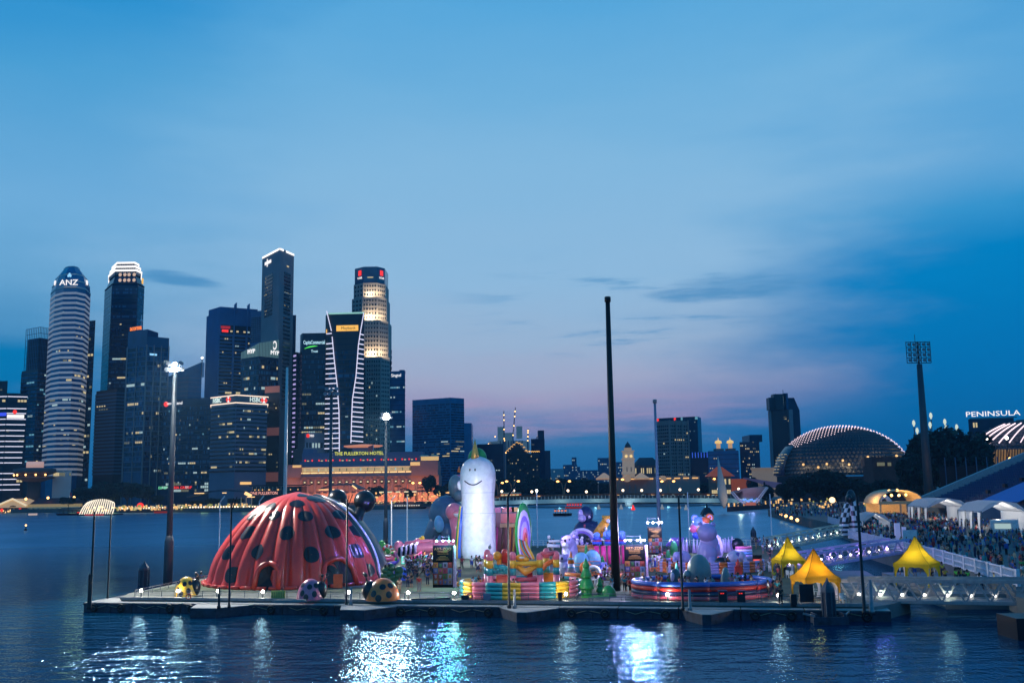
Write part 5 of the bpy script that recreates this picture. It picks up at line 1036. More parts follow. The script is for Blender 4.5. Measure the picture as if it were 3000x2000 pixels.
for (px, pt, w, Y, lb) in ((2705, 1268, 120, 400, 'huge dark tree left of the stadium lamp tower'), (2765, 1290, 110, 388, 'huge dark tree directly behind the stadium lamp tower'), (2815, 1262, 140, 400, 'huge dark tree with a rounded top right of the lamp tower'), (2852, 1290, 90, 392, 'tall pale edged tree before the second dome'), (2690, 1330, 90, 380, 'dark lower tree beside the brick building'),
        (2345, 1392, 64, 455, 'dark tree below the glass end of the big dome'), (2400, 1376, 84, 450, 'dark bushy tree in front of the dome terrace'), (2455, 1384, 84, 452, 'dark bushy tree right of the dome terrace'), (2505, 1400, 60, 452, 'dark tree behind the chequered inflatable pair'), (2302, 1412, 50, 470, 'dark palm like tree at the edge of the lavender sail'), (2545, 1412, 54, 440, 'dark tree behind the polka dot dome'), (2250, 1420, 44, 520, 'dark tree behind the open air stage'), (2590, 1405, 60, 450, 'dark low tree before the brick building'), (2205, 1398, 26, 640, 'small round dark tree before the cream hall')):
    q = P(px, 1470, Y); tree(q.x, Y, LAND, px2m(w, Y)*1.15, P(px, pt, Y).z-LAND, lb, trunkh=.2)
# lit spray behind the trees: rooftop lamps on poles
for gi, (px, py) in enumerate(((2677, 1240), (2687, 1262), (2727, 1218), (2725, 1245), (2768, 1236), (2772, 1255), (2803, 1252))):
    q = P(px, py, 445); t = thing('palm_spotlight', 'slim feather shaped light above the dark trees, '+ORD[gi]+' from the big dome', 'lamp', q, 0, 'feather lights above the trees')
    mb = MB(); mb.lathe([(.1, -1.4), (.75, .1), (.55, 1.2), (.1, 1.7)], 8); mb.build('lamp_head', glow('feather', (220, 236, 220), .9), t, True); mb = MB(); mb.bar((0, 0, -1.3), (0, 0, LAND-q.z), .3); mb.build('post', M_dark, t)
# white spire sail, stage canopy, lavender sail
q = G(2122, 1487, 2.2); t = thing('spire_sail', 'tall white blade shaped spire leaning on the waterside terrace', 'spire', (q.x, q.y, 2.2)); Y = q.y; tp = P(2103, 1335, Y); dx, h = tp.x-q.x, tp.z-2.2
mb = MB(); mb.rings([[(dx*u+w*math.cos(a_), w*.5*math.sin(a_), h*u) for a_ in [2*PI*i/12 for i in range(12)]] for u, w in ((0, .3), (.06, 1.0), (.16, 1.9), (.3, 2.1), (.5, 1.6), (.75, .8), (1, .06))]); mb.build('blade', mat('sail_white', (200, 196, 190), .6), t, True); lamp('spire_light', 'POINT', (q.x+5, q.y-9, 4), 1300, (255, 220, 180), .4)
Y = 470; q = P(2190, 1478, Y); t = thing('stage_canopy', 'curved pale stage canopy over a glowing blue screen', 'stage', (q.x, Y, 2.2)); W_ = lambda px, py, y=0: (P(px, py, Y).x-q.x, y, P(px, py, Y).z-2.2)
mb = MB(); mb.rings([[W_(*p, y) for p, y in pr] for pr in (
    [((2142, 1440), 0), ((2160, 1456), 2), ((2162, 1457), 2.2), ((2144, 1438), .3)], [((2180, 1430), -1), ((2186, 1458), 4), ((2187, 1459), 4.2), ((2181, 1428.5), -.8)], [((2215, 1426), -1), ((2212, 1457), 4), ((2213, 1458), 4.2), ((2216, 1424.5), -.8)], [((2247, 1425), 0), ((2226, 1455), 2), ((2227, 1456), 2.2), ((2248, 1424), .3)])]); mb.build('canopy', mat('canopy_pale', (176, 156, 156), .7), t, True)
for a_, e_ in (((2138, 1440), (2176, 1474)), ((2143, 1438), (2182, 1472)), ((2247, 1426), (2214, 1472)), ((2243, 1425), (2208, 1470))): mb = MB(); mb.tube([W_(*a_, -2), W_((a_[0]+e_[0])/2-2, (a_[1]+e_[1])/2+3, -2), W_(*e_, -2)], .35, 6); mb.build('arch_truss', M_white, t)
mb = MB()
for k in range(12): x = 2173+5*k; mb.box((W_(x, 1464)[0], 3, W_(x, 1464+3*math.sin(k*1.7))[2]), (px2m(4.6, Y), .4, px2m(rnd.uniform(5, 9), Y)))
mb.build('screen', glow('screen_blue', (110, 160, 255), 1.2), t); mb = MB(); mb.box((W_(2200, 1474)[0], 2, W_(2200, 1474)[2]), (px2m(30, Y), 4, px2m(9, Y))); mb.build('stage_front', mat('stage_pink', (190, 110, 90), emit=(210, 120, 90), es=.35), t)
lamp('stage_light', 'POINT', (q.x, Y-8, 7), 900, (220, 190, 240), .5)
q = P(2240, 1410, 540); t = thing('sail_roof', 'lavender lit sail shaped roof above the stage canopy', 'roof', (q.x, 540, q.z)); W2 = lambda px, py: (P(px, py, 540).x-q.x, 0, P(px, py, 540).z-q.z)
mb = MB(); mb.rings([[(W2(*p)[0], y, W2(*p)[2]) for p, y in (((x, a_), 0), ((x, e_), 3), ((x, e_+1), 3.3), ((x, a_+1), .3))] for x, a_, e_ in ((2180, 1397, 1399), (2215, 1402, 1408), (2255, 1408, 1422), (2300, 1414, 1432))]); mb.build('sail', mat('sail_lilac', (150, 150, 190), .6, emit=(120, 120, 180), es=.15), t)
mb = MB(); mb.bar((0, 1, 0), (0, 1, LAND-q.z), .8); mb.bar((10, 1, -2), (10, 1, LAND-q.z), .8); mb.build('support', M_dark, t)
# dark lantern pavilion beyond the bears
q = P(2073, 1540, 260); t = thing('lantern_pavilion', 'dark teal lantern shaped pavilion rising behind the colourful bear', 'pavilion', (q.x, 260, 0)); z = lambda py: P(2073, py, 260).z; m_ = lambda n: px2m(n, 260)
mb = MB(); mb.box((0, 0, (z(1506)+z(1495))/2), (m_(36), m_(36), z(1495)-z(1506)), 0, .7); mb.box((0, 0, z(1490)), (m_(26), m_(26), m_(10)), 0, .5); mb.lathe([(m_(4), z(1486)), (m_(2), z(1478)), (.1, z(1473))], 8); mb.build('roof', mat('teal_dark', (20, 44, 54), .6), t)
mb = MB()
for sx_ in (-1, 0, 1):
    for sy_ in (-1, 1): mb.box((m_(12)*sx_, m_(12)*sy_, (z(1506)+0)/2), (m_(3.4), m_(3.4), z(1506)))
mb.build('post', mat('teal_dark', ()), t); mb = MB(); mb.box((0, 0, z(1518)), (m_(16), m_(16), m_(14))); mb.build('lantern_glass', mat('lantern_pale', (90, 120, 130), .3, emit=(120, 170, 180), es=.25), t)
# lit steps along the promontory quay
t = thing('step_light_row', 'dashed golden step lights along the dark stone quay', 'lights', (99.8, 398, 0)); sm_ = MB(); sm_.box((0, 0, 0), (1.0, .5, .6)); sm_ = sm_.mesh('step_light', stripw)
A_, B_ = Vector((126, 440, LAND-.25)), Vector((94, 352, LAND-.25)); a_r = math.atan2(B_.y-A_.y, B_.x-A_.x)
mb = MB(); mb.bar((A_.x-99.8+.4, A_.y-398, -.5), (B_.x-99.8+.4, B_.y-398, -.5), .5, 6); mb.build('quay_wall', M_quay, t)
for k in range(34): p = A_.lerp(B_, k/33); put('step_light', sm_, t, (p.x-99.8-.5, p.y-398, p.z), a_r, (2.1, 1, .7))
for k in range(4): p = Vector((92, 345, 2.2)).lerp(Vector((82, 290, 2.2)), k/3); mb = MB(); mb.ell((p.x-100.8, p.y-398, p.z), .5, 8, 5); mb.build('round_light', M_warm, t)
t = thing('terrace_lamp_row', 'row of small glowing bollards along the far terrace edge', 'lights', (120, 505, 2.2)); bm_ = MB(); bm_.box((0, 0, .8), (.6, .6, 1.6)); bm_ = bm_.mesh('bollard_lamp', M_warms)
for k in range(16): p = Vector((99, 468.5, 2.2)).lerp(Vector((159, 560, 2.2)), k/15+rnd.uniform(-.02, .02)); put('bollard_lamp', bm_, t, (p.x-120, p.y-505, 0))
t = thing('bank_stall_lights', 'sprinkle of warm lamps among the people under the right bank trees', 'lights', (135, 420, LAND))
for k in range(60): q = P(rnd.uniform(2262, 2540), rnd.uniform(1460, 1496), rnd.uniform(390, 440)); put('stall_light', rnd.choice(sm), t, (q.x-135, q.y-420, max(.5, q.z-LAND)), 0, (rnd.uniform(.3, .7), 1, rnd.uniform(.3, 1.1)))
q = P(2438, 1463, 400); o = thing('globe_lantern', 'large warm glowing globe lantern beneath the bank trees', 'lantern', q); mb = MB(); mb.ell((0, 0, 0), px2m(8.5, 400), 14, 8); mb.build('globe', mat('globe_big', (20, 20, 20), emit=(255, 214, 160), es=2.5, sample=False), o, True); mb = MB(); mb.bar((0, 0, 0), (0, 0, LAND-q.z), .3); mb.build('post', M_dark, o)

# ------------------------------------------------------------------ grandstand
A_ = P(2705, 1468, 300); B_ = P(3000, 1342, 300); nst = 26
t = thing('grandstand', 'huge stepped grandstand of blue seats rising beyond the plaza', 'grandstand', (A_.x, 300, LAND)); dx, dz = (B_.x-A_.x)*1.5/nst, (B_.z-A_.z)*1.5/nst; za = A_.z-LAND
mst = mat('stand_concrete', (70, 100, 128), .85, var=.1, scale=.3); msd = mat('seat_blue', (16, 62, 110), .6)
for k in range(nst): mb = MB(); mb.box((dx*(k+.5), -55, (za+dz*k)/2), (dx, 110, za+dz*k)); mb.build('row_step', mst, t)
mb = MB(); r = random.Random(3)
for k in range(nst):
    for j in range(78):
        if (j % 16) in (0,): continue
        y = -3-j*1.32; mb.box((dx*(k+.45), y, za+dz*k+.28), (.5, .95, .1)); mb.box((dx*(k+.72), y, za+dz*k+.55), (.12, .95, .6))
stuff(mb.build('seats', msd, t))
mb = MB(); mb.rings([[(x, y, z) for y, z in ((-.2, za-1.4+dz/dx*x), (1.8, za-1.4+dz/dx*x), (1.8, za+1.6+dz/dx*x), (-.2, za+1.6+dz/dx*x))] for x in (-3, dx*nst)]); mb.build('end_parapet', mat('parapet_pale', (150, 158, 162), .8), t)
mb = MB(); mb.box((-1.5, -30, (za-1)/2), (3, 56, za-1)); mb.build('podium', mst, t)
mb = MB(); mb.box((-4, -24, za-.5), (6, 14, 1.2)); mb.build('podium_stairs', M_conc, t)
mb = MB()
for k in range(9): mb.box((dx*(3+2.2*k), -30-1.5*k, za+dz*(3+2.2*k)+.9), (.8, 1.3, .9))
mb.build('vomitory_block', M_black, t)
mb = MB(); mb.patch(lambda u, v: (dx*(-.5+9*u), -38-20*v, za+dz*9*u+.75), 6, 6); mb.build('blue_cover', mat('blue_tarp', (20, 110, 190), .6), t)
for k, (px, py, c) in enumerate(((2740, 1456, M_bulb), (2761, 1456, mat('sod2', (20, 20, 20), emit=(255, 160, 60), es=30, sample=False)), (2781, 1456, mat('sod2', ())))):
    q = P(px, py, 312); o = thing('stand_lamp', ['blazing white lamp on a short post behind the stand edge', 'blazing amber lamp between white and orange ones behind the stand', 'blazing orange lamp closest to the stand parapet'][k], 'lamp', q); mb = MB(); mb.ell((0, 0, 0), .55, 10, 6); mb.build('lamp_head', c, o); mb = MB(); mb.bar((0, 0, 0), (0, 0, LAND-q.z), .2); mb.build('post', M_dark, o); lamp('stand_light', 'POINT', (q.x, q.y-1.2, q.z), 900, (255, 220, 180) if k == 0 else (255, 150, 60), .4)
# rear fence posts behind the stand
t = thing('screen_fence', 'dark screen of thin poles behind the top of the grandstand', 'fence', (150, 345, LAND))
mb = MB(); mb.box((14, 0, 8), (36, .3, 14)); mb.build('screen_panel', mat('screen_dark', (30, 28, 34), .9), t); pm = MB(); pm.box((0, -.4, 9), (.25, .25, 18)); pm = pm.mesh('post', M_spand)
for k in range(10): put('post', pm, t, (-2+3.6*k, 0, 0))

# ------------------------------------------------------------------ plaza tents, shelters and stage kit
M_tent = bpy.data.materials.new('tent_white'); M_ty = bpy.data.materials.new('tent_yellow'); M_to = bpy.data.materials.new('tent_orange')
for m, c in ((M_tent, (220, 220, 226)), (M_ty, (236, 204, 56)), (M_to, (244, 184, 56))):
    m.use_nodes = True; tt = m.node_tree; tt.nodes.clear(); d_ = nd(tt, 'ShaderNodeBsdfDiffuse', {'Color': lin(*c)}); tr = nd(tt, 'ShaderNodeBsdfTranslucent', {'Color': lin(*c)}); mx = nd(tt, 'ShaderNodeMixShader', {0: .5, 1: d_.outputs[0], 2: tr.outputs[0]}); tt.links.new(mx.outputs[0], nd(tt, 'ShaderNodeOutputMaterial').inputs[0])
def pagoda(x, y, z, s_, he, hp, rz, m, label, power, col, open_front=True):
    t = thing('pagoda_tent', label, 'tent', (x, y, z), rz, 'yellow pagoda tents by the gangways'); h = s_/2
    prof = [(1, he), (.80, he+.10*(hp-he)), (.58, he+.27*(hp-he)), (.36, he+.50*(hp-he)), (.17, he+.76*(hp-he)), (.05, he+.95*(hp-he)), (.012, hp)]
    def pt(k, u, r_, z_):                # square ring with slightly sagging sides
        c = [(-1, -1), (1, -1), (1, 1), (-1, 1)]; a_, e_ = c[k], c[(k+1) % 4]; x_, y_ = a_[0]+(e_[0]-a_[0])*u, a_[1]+(e_[1]-a_[1])*u; return (x_*r_*h, y_*r_*h, z_)
    mb = MB(); mb.rings([[pt(k, u/6, r_, z_-.10*(1-r_)*math.sin(PI*u/6)*2) for k in range(4) for u in range(6)] for r_, z_ in prof]); mb.build('roof', m, t)
    for k in range(4): mb = MB(); mb.patch(lambda u, v: pt(k, u, 1.005, he-.42*v+(.08*abs(math.sin(u*PI*5)) if v > .9 else 0)), 20, 2); mb.build('valance', m, t)
    seam = MB()
    for k in range(4): seam.tube([pt(k, 0, r_*1.004, z_+.01) for r_, z_ in prof], .02, 4)
    seam.build('seam', mat('seam_dark', (120, 96, 30), .8), t)
    for k in range(4):
        c = pt(k, 0, .98, 0); mb = MB(); mb.box((c[0], c[1], he/2), (.08, .08, he)); mb.build('leg', M_steel, t)
        mb = MB(); n = 8
        for d_ in ((1, 0), (0, 1)):
            sx_ = -math.copysign(1, c[0])*d_[0]; sy_ = -math.copysign(1, c[1])*d_[1]
            mb.patch(lambda u, v: (c[0]+sx_*u*(.22+.55*max(0, (v-.55)/.45)**1.5), c[1]+sy_*u*(.22+.55*max(0, (v-.55)/.45)**1.5)+.03*math.sin(u*20), .05+v*(he-.3)), n, 8)
        mb.build('leg_drape', m, t)
    mb = MB()
    for k in (1, 2): a_ = pt(k, .12, .93, 0); mb.patch(lambda u, v: (a_[0]*(1-.12*v*u)-(.5*u)*(1-.6*math.sin(v*PI)), a_[1], .1+v*(he-.4)), 5, 8)
    mb.build('white_curtain', M_tent, t); lamp('tent_light', 'POINT', (0, 0, he+.15), power, col, .25, t); return t
q = G(2313, 1686, DECK); pagoda(q.x, q.y, DECK, 3.3, 2.0, 4.8, .12, M_ty, 'yellow pagoda tent smallest of three, with plastic chairs inside', 130, (255, 240, 170))
q = G(2396, 1757, DECK); pagoda(q.x, q.y+.5, DECK, 3.6, 2.2, 4.95, .14, M_to, 'orange yellow pagoda tent behind the dark notice board', 190, (255, 226, 130))
mb = MB(); mb.prism([(43.2, 103), (49.6, 102), (53.5, 127), (46, 128)], -.5, 1.5); ls = thing('landing_stage', 'low landing pontoon between the truss gangway and the plaza bank', 'pontoon', (0, 0, 0)); mb.build('deck', M_conc, ls)
q = G(2690, 1714, 1.5); pagoda(q.x, q.y, 1.5, 3.8, 2.45, 5.3, PI/4+.1, M_ty, 'large yellow pagoda tent with a corner leg facing the gangway', 170, (255, 240, 170))
def lit_tent(px0, px1, py, z, he, hp, dep, label, power, side=1, m=M_tent):
    a_, e_ = G(px0, py, z), G(px1, py+8, z); c = (a_+e_)/2; d_ = e_-a_; L_ = d_.length; rz = math.atan2(d_.y, d_.x)-.25; t = thing('marquee', label, 'tent', c, rz); L_ *= .93
    mb = MB(); mb.rings([[(x, y, z_) for y, z_ in ((-dep/2, he), (-dep*.3, he+.75*(hp-he)), (0, hp), (dep*.3, he+.75*(hp-he)), (dep/2, he), (dep/2, he-.3), (0, hp-.1), (-dep/2, he-.3))] for x in (-L_/2, -L_/6, L_/6, L_/2)]); mb.build('roof', m, t)
    mb = MB(); mb.patch(lambda u, v: (-L_/2+L_*u, dep/2, he*v), 10, 4); mb.build('back_wall', m, t)
    for k in range(4): x = -L_/2+L_*k/3; mb = MB(); mb.box((x, -dep/2, he/2), (.12, .12, he)); mb.build('leg', M_steel, t)
    for k in range(6):
        if k in (2, 4): continue
        x0 = -L_/2+L_*k/6; mb = MB(); mb.patch(lambda u, v: (x0+L_/6*.8*u*(.5+.5*v), -dep/2+.06*math.sin(u*12), .2+v*(he-.2)), 6, 5); mb.build('side_curtain', m, t)
    lamp('marquee_light', 'POINT', (-L_*.25, 0, he-.2), power, (255, 250, 236), .3, t); lamp('marquee_light', 'POINT', (L_*.25, 0, he-.2), power, (255, 250, 236), .3, t); return t
lit_tent(2516, 2596, 1553, LAND, 2.5, 4.0, 5, 'grey white marquee beside the chequered inflatable pair', 150)
lit_tent(2690, 2815, 1532, LAND, 4.4, 6.2, 9, 'long brightly lit white marquee behind the crowd left of the other', 800)
lit_tent(2850, 2972, 1562, LAND, 4.6, 6.4, 8, 'bright white marquee at the far right behind the crowd', 700)
q = G(2945, 1572, LAND); t = thing('food_van', 'small white van with its lit side hatch open before the marquee', 'van', q, -.4); mb = MB(); mb.prism([(-2.4, -1.1), (2.4, -1.1), (2.4, 1.1), (-2.4, 1.1)], .5, 3.1, .93); mb.build('body', M_white, t); mb = MB(); mb.box((-.3, -1.15, 2.0), (2.6, .1, .9)); mb.build('hatch', WL[1], t)
for x in (-1.5, 1.5): mb = MB(); mb.tube([(x, -1.15, .45), (x, 1.15, .45)], .45, 12); mb.build('wheel', M_black, t)
mb = MB(); mb.box((-.3, -1.6, 2.75), (2.7, .9, .06)); mb.build('flap', M_white, t)
# arched shelter and polka dot dome
Y = 285; q = P(2632, 1508, Y); t = thing('arched_shelter', 'open arched shelter glowing warm with a row of pendant lamps', 'shelter', (q.x, Y, LAND)); m_ = lambda n: px2m(n, Y); z = lambda py: P(2632, py, Y).z-LAND; ms = mat('shelter_cream', (200, 176, 140), .8)
mb = MB(); mb.rings([[(m_(66)*math.cos(a_)*k, y, z(1472)+(z(1432)-z(1472))*math.sin(a_)*k) for a_ in [PI*i/12 for i in range(13)] for k in (1,)]+[(m_(63)*math.cos(a_), y, z(1472)+(z(1434)-z(1472))*math.sin(a_)) for a_ in [PI-PI*i/12 for i in range(13)]] for y in (-3, 9)]); mb.build('arched_roof', ms, t)
mb = MB(); mb.box((0, 9, z(1490)), (m_(120), .3, z(1470)-z(1508))); mb.build('back_wall', ms, t); mb = MB(); mb.box((0, -2.6, z(1470)), (m_(126), .5, .8)); mb.build('tie_beam', ms, t)
for x in (-60, -2, 34, 58): mb = MB(); mb.bar((m_(x), -2.6, 0), (m_(x), -2.6, z(1470)), .4); mb.build('column', ms, t)
for x, py in ((-36, 1449), (-16, 1449), (6, 1449), (26, 1448), (-22, 1436), (2, 1434)): mb = MB(); mb.ell((m_(x), 0, z(py)), .4, 8, 5); mb.build('pendant_lamp', M_warm, t)
lamp('shelter_light', 'POINT', (0, 0, z(1452)), 2600, (255, 206, 140), .8, t); lamp('shelter_light', 'POINT', (-9, 0, z(1452)), 1500, (255, 206, 140), .8, t)
q = P(2580, 1504, 300); t = thing('polka_dome', 'pale inflatable dome with dark round spots left of the arched shelter', 'inflatable', (q.x, 300, LAND)); r_ = px2m(40, 300); mb = MB(); mb.ell((0, 0, r_*.5), (r_, r_*.8, r_*1.15), 20, 12); mb.build('dome', vinyl('polka', 150, 170, 200), t, True)
for u, v in ((-.55, .8), (-.8, .1), (-.3, .0), (.1, .55), (.3, -.1)): mb = MB(); d_ = Vector((math.sin(u)*math.cos(v), -math.cos(u)*math.cos(v), math.sin(v))); mb.ell((d_.x*r_*.98, d_.y*r_*.8, r_*.5+d_.z*r_*1.13), r_*.17, 8, 5); mb.build('spot', vinyl('ink', 22, 30, 44), t, True)
# pair of chequered legs
q = G(2492, 1566, LAND); t = thing('chequered_legs', 'pair of tall black and white chequered inflatable legs with dark domed tops', 'inflatable', q); s_ = q.y/F; H_ = (1566-1436)*s_
for (x0, x1, w0, w1, hh) in ((-19*s_, 2*s_, 15*s_, 11*s_, .93), (16*s_, 8*s_, 19*s_, 13*s_, 1.)):
    mb = MB(); n = 16; lv = 15; hgt = H_*hh
    for j in range(lv):
        for i in range(n):
            def pp(i_, j_): u = j_/lv; w = w0+(w1-w0)*u; a__ = 2*PI*i_/n; return (x0+(x1-x0)*u*u+w*math.cos(a__), w*.8*math.sin(a__), hgt*.80*u)
            mb.k = (1 if j % 2 else 0) if j < 6 else (1 if (i//2+j//2) % 2 else 0)
            mb.add([pp(i, j), pp(i+1, j), pp(i+1, j+1), pp(i, j+1)], [(0, 1, 2, 3)])
    mb.k = 0; mb.build('leg', [vinyl('white', 224, 224, 228), vinyl('ink', ())], t, True)
    mb = MB(); mb.ell((x1, 0, hgt*.80), (w1*1.06, w1*.9, hgt*.2), 18, 10); mb.build('cap', vinyl('ink', ()), t, True)
mb = MB(); mb.ell((-1*s_, -.6, H_*.80), (9*s_, 1.0, H_*.10), 12, 8); mb.build('cap_front', vinyl('gloss_black', 10, 14, 20), t, True)
# white arches / signs at the plaza edge
q = G(2632, 1598, LAND); t = thing('banner_tower', 'white lit banner stand beside the plaza fence', 'banner', q, .1)
for x, h, w in ((0, 3.6, .9), (1.1, 3.0, .6), (1.7, 2.4, .4)): mb = MB(); mb.prism([(x-w/2, -.2), (x+w/2, -.2), (x+w/2, .2), (x-w/2, .2)], 0, h, .9); mb.build('panel', mat('banner_white', (224, 214, 236), .6, emit=(190, 180, 230), es=.2), t)
q = G(2668, 1600, LAND); t = thing('info_banner', 'white board banner with blue print by the plaza fence', 'banner', q, .1); mb = MB(); mb.box((0, 0, 1.5), (2.3, .1, 2.2)); mb.build('board', M_white, t); mb = MB(); mb.box((.1, -.08, .9), (1.5, .04, .5)); mb.build('print', glow('print_blue', (60, 90, 230), .6), t)
for x in (-1, 1): mb = MB(); mb.box((x, .05, .4), (.08, .08, .8)); mb.build('leg', M_steel, t)
# white fence along the plaza edge
def white_fence(A, Bq, n, label, h=1.5, z=LAND):
    A, Bq = Vector(A), Vector(Bq); t = thing('white_fence', label, 'fence', A); d_ = Bq-A; wf = mat('fence_white', (216, 214, 226), .6); pm = MB(); pm.box((0, 0, h*.55), (.34, .34, h*1.1)); pm = pm.mesh('post', wf)
    for k in range(n+1): put('post', pm, t, d_*(k/n))
    for z_ in (.15, h*.5, h): mb = MB(); mb.bar(Vector((0, 0, z_)), d_+Vector((0, 0, z_)), .14); mb.build('rail', wf, t)
    mb = MB(); L_ = int(d_.length/.32)
    for k in range(L_): p = d_*(k/L_); mb.bar(p+Vector((0, 0, .1)), p+Vector((0, 0, h)), .06)
    stuff(mb.build('balusters', wf, t))
white_fence((48.4, 98.4, LAND), (54.1, 131, LAND), 7, 'white baluster fence along the plaza edge at the picture right'); white_fence((54.1, 131.3, LAND), (61.0, 185, LAND), 11, 'white baluster fence along the plaza edge behind the yellow tent'); white_fence((70, 204.3, LAND), (79.4, 256, LAND), 8, 'white baluster fence beyond the chequered legs')
t = thing('pier_block', 'black concrete pier block under the landward end of the truss gangway', 'pier', (43.6, 84.5, -1)); mb = MB(); mb.box((0, 0, 1.35), (6.5, 3.4, 2.7)); mb.build('block', M_black, t)

# ------------------------------------------------------------------ gangways
def gangway(A, Bq, wid, h, bays, label, m, lights=0, lcol=(255, 236, 200), bar=.16, deck=M_conc):
    A, Bq = Vector(A), Vector(Bq); t = thing('gangway', label, 'gangway', A); d_ = Bq-A; nrm_ = Vector((-d_.y, d_.x, 0)).normalized()*wid
    up = Vector((0, 0, h)); mb = MB(); mb.add([Vector((0, 0, -.2)), nrm_+Vector((0, 0, -.2)), d_+nrm_+Vector((0, 0, -.2)), d_+Vector((0, 0, -.2)), Vector((0, 0, .05)), nrm_+Vector((0, 0, .05)), d_+nrm_+Vector((0, 0, .05)), d_+Vector((0, 0, .05))], [(0, 1, 2, 3), (7, 6, 5, 4), (0, 4, 5, 1), (1, 5, 6, 2), (2, 6, 7, 3), (3, 7, 4, 0)]); mb.build('walkway', deck, t)
    for s_ in (Vector((0, 0, 0)), nrm_):
        mb = MB(); mb.bar(s_, s_+d_, bar*1.5, bar*2); mb.build('bottom_chord', m, t); i_ = d_*(.5/bays); mb = MB(); mb.bar(s_+up+i_*(.0), s_+d_+up, bar*1.4, bar*2); mb.build('top_chord', m, t)
        for k in range(bays):
            a_, c_, e_ = d_*(k/bays), d_*((k+.5)/bays), d_*((k+1)/bays)
            mb = MB(); mb.bar(s_+a_+up, s_+c_, bar); mb.build('diagonal', m, t); mb = MB(); mb.bar(s_+c_, s_+e_+up, bar); mb.build('diagonal', m, t)
        for q_ in (.35, .6): mb = MB(); mb.bar(s_+Vector((0, 0, h*q_)), s_+d_+Vector((0, 0, h*q_)), .05); mb.build('rail', M_steel, t)
    for k in range(lights):
        p = d_*((k+.5)/lights)+nrm_*.92+Vector((0, 0, .35)); mb = MB(); mb.ell(p, (.16, .1, .12), 6, 4); mb.build('foot_light', M_bulb, t)
        if k % 3 == 1: lamp('foot_lamp', 'POINT', p+Vector((0, 0, .3)), 70, lcol, .2, t)
    return t
gangway(P(2462, 1758, 102), P(3090, 1768, 92), 3.6, 1.95, 9, 'grey zigzag truss gangway crossing to the landward pier in front', mat('truss_grey', (150, 152, 156), .5, .3), 9, (230, 240, 210))
a_ = G(2350, 1664, 1.5); gangway(a_, (57, 147, 2.7), 3.2, 1.7, 9, 'lilac lit truss gangway behind the yellow tents', mat('truss_lilac', (190, 176, 220), .5), 11, (200, 160, 255))
lamp('gangway_wash', 'POINT', (a_.x+8, a_.y-5, 5.5), 420, (160, 130, 255), 1.2)
a_ = G(2290, 1606, 1.5); gangway(a_, (69, 202, 2.7), 3.2, 1.8, 12, 'pale green grey mesh sided gangway farther back near the chequered legs', mat('truss_pale', (160, 180, 176), .6), 12, (220, 255, 230))
# ------------------------------------------------------------------ boats
def boat(px, py, L_, label, hullc, roof=True, lit=None, Y=None, name='river_boat', rz=0., decks=1):
    q = G(px, py, 0); t = thing(name, label, 'boat', (q.x, q.y, 0), rz); w = L_*.13+.8; pr = [(-.5, .5), (-.42, .95), (0, 1), (.35, .85), (.5, .1)]
    pts = [(x*L_, -y*w) for x, y in pr]+[(x*L_, y*w) for x, y in pr[::-1]]; mb = MB(); mb.prism([(x*.93, y*.8) for x, y in pts], -.4, .1); mb.rings([[(x*.93, y*.8, .1) for x, y in pts], [(x, y, 1.1) for x, y in pts]]); mb.build('hull', hullc, t)
    if roof:
        for k in range(6):
            for s_ in (-1, 1): mb = MB(); mb.bar((-L_*.36+L_*.13*k, s_*w*.8, 1.0), (-L_*.36+L_*.13*k, s_*w*.8, 2.9), .12); mb.build('post', M_dark, t)
        mb = MB(); mb.box((-L_*.04, 0, 3.0), (L_*.76, w*2, .22)); mb.build('roof', hullc if decks > 1 else M_conc, t)
    if lit:
        for k in range(int(L_*.5)): mb = MB(); mb.box((-L_*.38+k*1.5, -w*.95, 2.2), (.9, .15, .6)); mb.build('cabin_light', lit, t)
    return t
boat(1195, 1489, 24, 'long dark river boat under white lit awnings behind the slate mast', M_black, True, glow('boat_white', (240, 236, 224), .9)); boat(1300, 1484, 12, 'small river boat with sparkling lights beside the grey giant', M_black, True, M_warms)
rb = mat('boat_red', (150, 44, 36), .6, emit=(220, 60, 40), es=.25)
boat(1686, 1488, 12, 'red lit river boat passing under the bridge', rb, True, M_red, decks=2); boat(1648, 1509, 8.5, 'dark bumboat with an orange lit canopy out on the bay', M_black, True, glow('boat_orange', (255, 130, 50), .9)); boat(475, 1501, 10, 'red roofed boat moored below the round quay lights', rb, True, None, decks=2)
boat(215, 1507, 20, 'low dark red moored barge left of the ribbed shelter', mat('barge_red', (70, 26, 30), .7), True, None, decks=2); boat(234, 1503, 3.5, 'little bright red boat touching the ribbed shelter', glow('red_boat', (255, 50, 40), .8), False)
q = G(96, 1508, 0); t = thing('white_raft', 'small pale lit raft floating off the pier hall', 'raft', q); mb = MB(); mb.box((0, 0, .5), (4.6, 2, 1.4)); mb.build('cabin', glow('raft_white', (220, 196, 190), .7), t); mb = MB(); mb.box((0, 0, -.1), (5.4, 2.6, .4)); mb.build('float', M_hull, t)
q = G(75, 1552, 0); t = thing('mooring_buoy', 'small orange lit buoy alone on the water at far left', 'buoy', q); mb = MB(); mb.lathe([(.5, -.2), (.5, .5), (.12, .7), (.1, 1.6)], 10); mb.build('float', M_dark, t, True); mb = MB(); mb.ell((0, 0, 1.8), .32, 8, 5); mb.build('lamp_head', M_warm, t)
